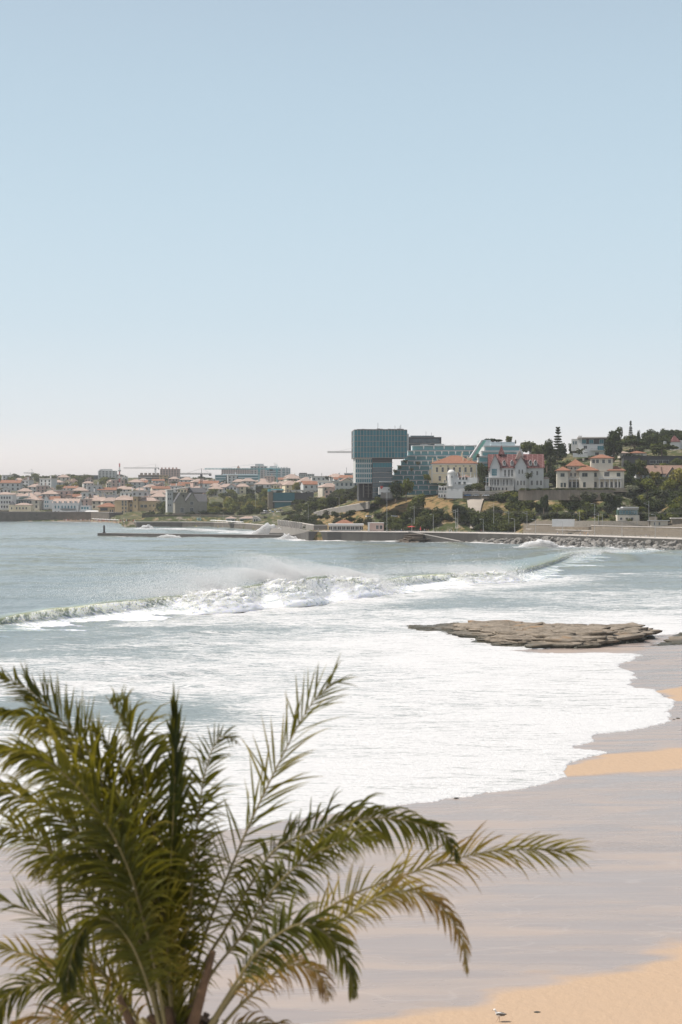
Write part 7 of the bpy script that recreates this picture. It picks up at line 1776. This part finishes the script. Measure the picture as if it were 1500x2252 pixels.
def car(i, px, Y, z, rz, lab):
    o = CP_[i] if i not in used else copy_tree(CP_[i]); used.add(i); o.location = (px2x(px, Y), Y, z); o.rotation_euler = (0, 0, R(rz)); tag(o, CN[i] + ' car ' + lab, 'car', None)
car(3, 1028, 839, 25.3, 178, 'on the road under the tan retaining wall, leftmost of three'); car(2, 1046, 838.5, 25.3, 178, 'on the road under the tan retaining wall, middle of three'); car(0, 1068, 838, 25.3, 178, 'on the road under the tan retaining wall, rightmost of three')
car(0, 812, 868, tz(812, 868) + .2, 20, 'at the top of the road below the white pavilion'); car(0, 868, 850, tz(868, 850) + .2, 10, 'just under the dark tree right of the pavilion')
for i, (c, px, py, Y) in enumerate([(0, 584, 1123, 1160), (1, 588, 1126, 1150), (0, 595, 1122, 1165), (3, 600, 1125, 1155), (2, 606, 1121, 1170), (0, 611, 1125, 1158), (1, 617, 1122, 1166), (0, 623, 1124, 1160)]):
    car(c, px, Y, py2z(py + 2, Y), 60 + 10 * i, ('first', 'second', 'third', 'fourth', 'fifth', 'sixth', 'seventh', 'eighth')[i] + ' from the left in the car park below the glass hall')
for _i in range(5):
    if _i not in used: car(_i, 630, 1162, py2z(1127, 1162), 80, 'last at the right end of the car park below the glass hall')
mb = MB(); mb.box(px2x(575, 1150), px2x(640, 1150), 1138, 1185, 4, py2z(1127.5, 1150)); tag(mb.build('car_park', M_CONC), 'car park below the glass hall', None, None, 'structure')
# road wall dropping to the left, low white wall of the coast road
o = empty('road_wall', (0, 0, 0), 0, 'low pale wall of the road climbing to the teal tower', 'wall'); RW = [(px2x(a, y), y) for a, y in ((690, 975), (720, 945), (750, 918), (780, 895), (812, 872))]; RZ = [py2z(q, y) for q, y in ((1128, 975), (1120, 945), (1115, 918), (1110, 895), (1104, 872))]
ribbon(MB(), RW, 0, .5, [z - 4 for z in RZ], RZ).build('wall', M_CONC, o); ribbon(MB(), RW, -.1, .6, RZ, [z + .4 for z in RZ]).build('coping', M_PAVE, o)
o = empty('coast_wall', (0, 0, 0), 0, 'long low pale wall with pillars along the coast road left of the cafe', 'wall'); CWp = [cpt(p, 20) for p in (610, 630, 660, 690, 720)]
ribbon(MB(), CWp, 0, .6, 4, 8.2).build('wall', M_CONC, o); ribbon(MB(), CWp, -.15, .75, 8.2, 8.7).build('coping', M_PAVE, o)
LPm = [cpt(p, 0) for p in (600, 630, 655, 686)]
o = MB(); ribbon(o, LPm, -.3, 9, -4, 5.0); tag(o.build('coast_road', M_CONC), 'coast road', None, None, 'structure')
for k in range(9):
    px = 614 + k * 6; x, y = cpt(px, 10); m2 = MB(); m2.box(-.6, .6, -.4, .4, 0, 3.4); m2.box(-.75, .75, -.5, .5, 3.4, 3.75); tag(m2.build('pillar', M_PAVE, None, (x, y, 5.0)), 'square pale pillar in the row beside the coast road', 'pillar', 'pillars beside the coast road')

splash('splash', 1184, 1199, 46, 23, 60000, 'white burst of spray where a wave strikes the boulders', 3, 708)
splash('splash', 588, 1173, 46, 25, 36000, 'tall white burst of spray behind the far jetty', 5, 905)
splash('splash', 322, 1161, 16, 7, 7000, 'small white breaker in front of the far promenade', 7, 1120)
splash('splash', 370, 1180, 34, 6, 9000, 'low white surf against the middle of the jetty', 9, 866)
splash('splash', 632, 1184, 26, 9, 12000, 'white wave crest slapping the jetty near the sea wall', 11, 842)

# ---- gull on the sand
def gull():
    p = onz(1097, 2247, .9); Z = float(sand_h(np.array([p.x]), np.array([p.y]), shore_sd(np.array([p.x]), np.array([p.y])))[0]) + .05
    p = onz(1097, 2247, Z)
    o = empty('gull', (p.x, p.y, Z), 0, 'young gull with white head and dark grey wings walking on the sand', 'gull')
    W, G, K, Yl = plain('gull_white', (.75, .74, .72), .8, .04), plain('gull_wing', (.10, .085, .07), .8, .25, 20), M_BLACK, plain('gull_leg', (.45, .32, .24), .6, .1)
    def ell(c, r, n=14, m=10, rot=0.0):
        v, f = [], []
        for i in range(m + 1):
            a = math.pi * i / m
            for k in range(n):
                b = 2 * math.pi * k / n; x, y, z = r[0] * math.cos(a), r[1] * math.sin(a) * math.cos(b), r[2] * math.sin(a) * math.sin(b)
                v.append((c[0] + x * math.cos(rot) + z * math.sin(rot), c[1] + y, c[2] - x * math.sin(rot) + z * math.cos(rot)))
        for i in range(m):
            for k in range(n): f.append((i * n + k, i * n + (k + 1) % n, (i + 1) * n + (k + 1) % n, (i + 1) * n + k))
        return v, f
    # body, neck and head as one tapering loft
    mb = MB(); mb.tube([(-.225, 0, .475), (-.20, 0, .50), (-.165, 0, .505), (-.14, 0, .475), (-.125, 0, .42), (-.10, 0, .36), (-.04, 0, .315), (.04, 0, .30), (.12, 0, .305), (.20, 0, .315), (.27, 0, .325)], [.018, .036, .042, .036, .036, .06, .088, .09, .068, .036, .01], 14)
    mb.build('body', W, o, smooth=True)
    for s in (-1, 1):
        mb = MB(); v, f = ell((.075, s * .06, .325), (.20, .035, .062), rot=.08); mb.add(v, f); mb.tube([(.16, s * .05, .325), (.25, s * .03, .32), (.34, s * .012, .318)], [.035, .022, .004], 8); mb.build('wing', G, o, smooth=True)
        x = -.10 if s < 0 else .03
        mb = MB(); mb.tube([(.02, s * .03, .25), ((x + .02) * .6, s * .03, .13), (x, s * .03, .012)], [.018, .011, .010], 6); mb.tube([(x, s * .03, .01), (x - .05, s * .03 - .015, .004)], .005, 4); mb.tube([(x, s * .03, .01), (x - .05, s * .03 + .015, .004)], .005, 4); mb.build('leg', Yl, o)
        mb = MB(); v, f = ell((-.19, s * .035, .51), (.006, .004, .006), 6, 5); mb.add(v, f); mb.build('eye', K, o)
    mb = MB(); mb.tube([(-.215, 0, .492), (-.25, 0, .488), (-.275, 0, .476)], [.014, .010, .003], 8); mb.build('beak', K, o)
    mb = MB(); mb.tube([(.24, 0, .32), (.30, 0, .315), (.33, 0, .312)], [.02, .028, .008], 6); mb.build('tail', K, o)
gull()
bpy.data.objects['gull'].scale = (1.15, 1.15, 1.15)
# ------------------------------------------------------------------ sea air
hz = NT('sea_haze'); pv = hz.node('VolumePrincipled')
pv.inputs['Color'].default_value = (.98, .97, .97, 1); pv.inputs['Density'].default_value = .000095; pv.inputs['Anisotropy'].default_value = .35
hz.l.new(pv.outputs[0], hz.out.inputs['Volume'])
mb = MB(); mb.box(-26500, 26500, -400, 25500, -12, 175)
tag(mb.build('haze', hz.m), 'thin pale sea haze', None, None, 'stuff')
SC.cycles.volume_step_rate = 4
# ------------------------------------------------------------------ labels that say which one: rank by distance from a landmark
MARKS = [(832, 1000, 'teal glass tower'), (847, 1082, 'white pavilion'), (1000, 1030, 'yellow villa'), (1005, 1068, 'white turreted villa'), (1128, 1030, 'grey gabled house'), (1297, 1040, 'cream villa'), (1065, 1088, 'tan retaining wall'),
    (1170, 1090, 'left end of the brown retaining wall'), (1300, 1090, 'middle of the brown retaining wall'), (1227, 985, 'tall Norfolk pine'), (1308, 978, 'modern white villa'), (1440, 1012, 'long black building'), (1425, 1040, 'brown tiled roofs'),
    (1382, 1128, 'signal building'), (1465, 1146, 'station shelter'), (1040, 1115, 'concrete slope'), (765, 1158, 'long beach cafe'), (827, 1158, 'pink kiosk'), (965, 1180, 'slipway'), (1238, 1150, 'plain white boundary wall'), (1345, 1150, 'beige graffitied wall'),
    (528, 1141, 'far red pavilions'), (612, 1124, 'car park'), (1387, 950, 'slender skyline conifer'), (1485, 975, 'red pyramid roof'), (1095, 1000, 'stepped white terraces'), (900, 1110, 'dry grass slope'), (1480, 1060, 'big yellow green tree'),
    (300, 1110, 'ochre hotel'), (233, 1118, 'ochre house'), (145, 1118, 'wide seaside hotel'), (107, 1110, 'blue gabled house'), (420, 1105, 'twin gabled house'), (390, 1090, 'old tower house'), (640, 1098, 'glass hall'), (263, 1045, 'red and white mast'), (373, 1040, 'salmon skyline block'),
    (158, 1050, 'long dark skyline block'), (520, 1052, 'blue glass offices'), (443, 1055, 'dark tower crane'), (10, 1105, 'white four storey building'), (42, 1116, 'turreted yellow house'), (235, 1045, 'pale stepped skyline block'), (225, 1096, 'steep gabled hall'),
    (570, 1060, 'teal tower crane'), (532, 1068, 'long grey shed'), (70, 1045, 'small pale crane'), (611, 1040, 'wide apartment tower'), (675, 1052, 'flat grey skyline block'), (762, 1072, 'modern grey flats'), (770, 1048, 'planted rooftop block')]
ORD = ['nearest', 'second nearest', 'third nearest', 'fourth nearest', 'fifth nearest', 'sixth nearest', 'seventh nearest', 'eighth nearest', 'ninth nearest', 'tenth nearest']
def auto_labels(items, zoff):
    buckets = {}
    for o, col, what in items:
        x, Y, z = o.location; px = 750 + x * F / Y; py = HORIZ - (z + zoff - CAMZ) * F / Y
        d = sorted((math.hypot(px - a, (py - b) * 1.5), n, px - a, py - b) for a, b, n in MARKS)[0]
        if px < -4: rel = 'beyond the left edge, nearest'
        rel = ('to the right of' if d[2] > 0 else 'to the left of') if abs(d[2]) > abs(d[3]) * 1.5 else ('below' if d[3] > 0 else 'above')
        buckets.setdefault((col, what, rel, d[1]), []).append((d[0], id(o), o))
    for (col, what, rel, n), L in buckets.items():
        L.sort(key=lambda q: q[:2])
        for i, (_, _, o) in enumerate(L):
            lead = '' if len(L) == 1 else (ORD[i] + ' ' if i < 10 else 'outermost ' if i == len(L) - 1 else 'outlying ')
            o['label'] = f"{lead}{col} {what} {rel} the {n}"
auto_labels(AUTO, 3); auto_labels(HAUTO, 4)
seen = {}
for o in list(COL.objects):
    if o.parent is None and o.get('label'):
        w_ = o['label'].split()
        if len(w_) > 16: o['label'] = ' '.join(w_[:16])
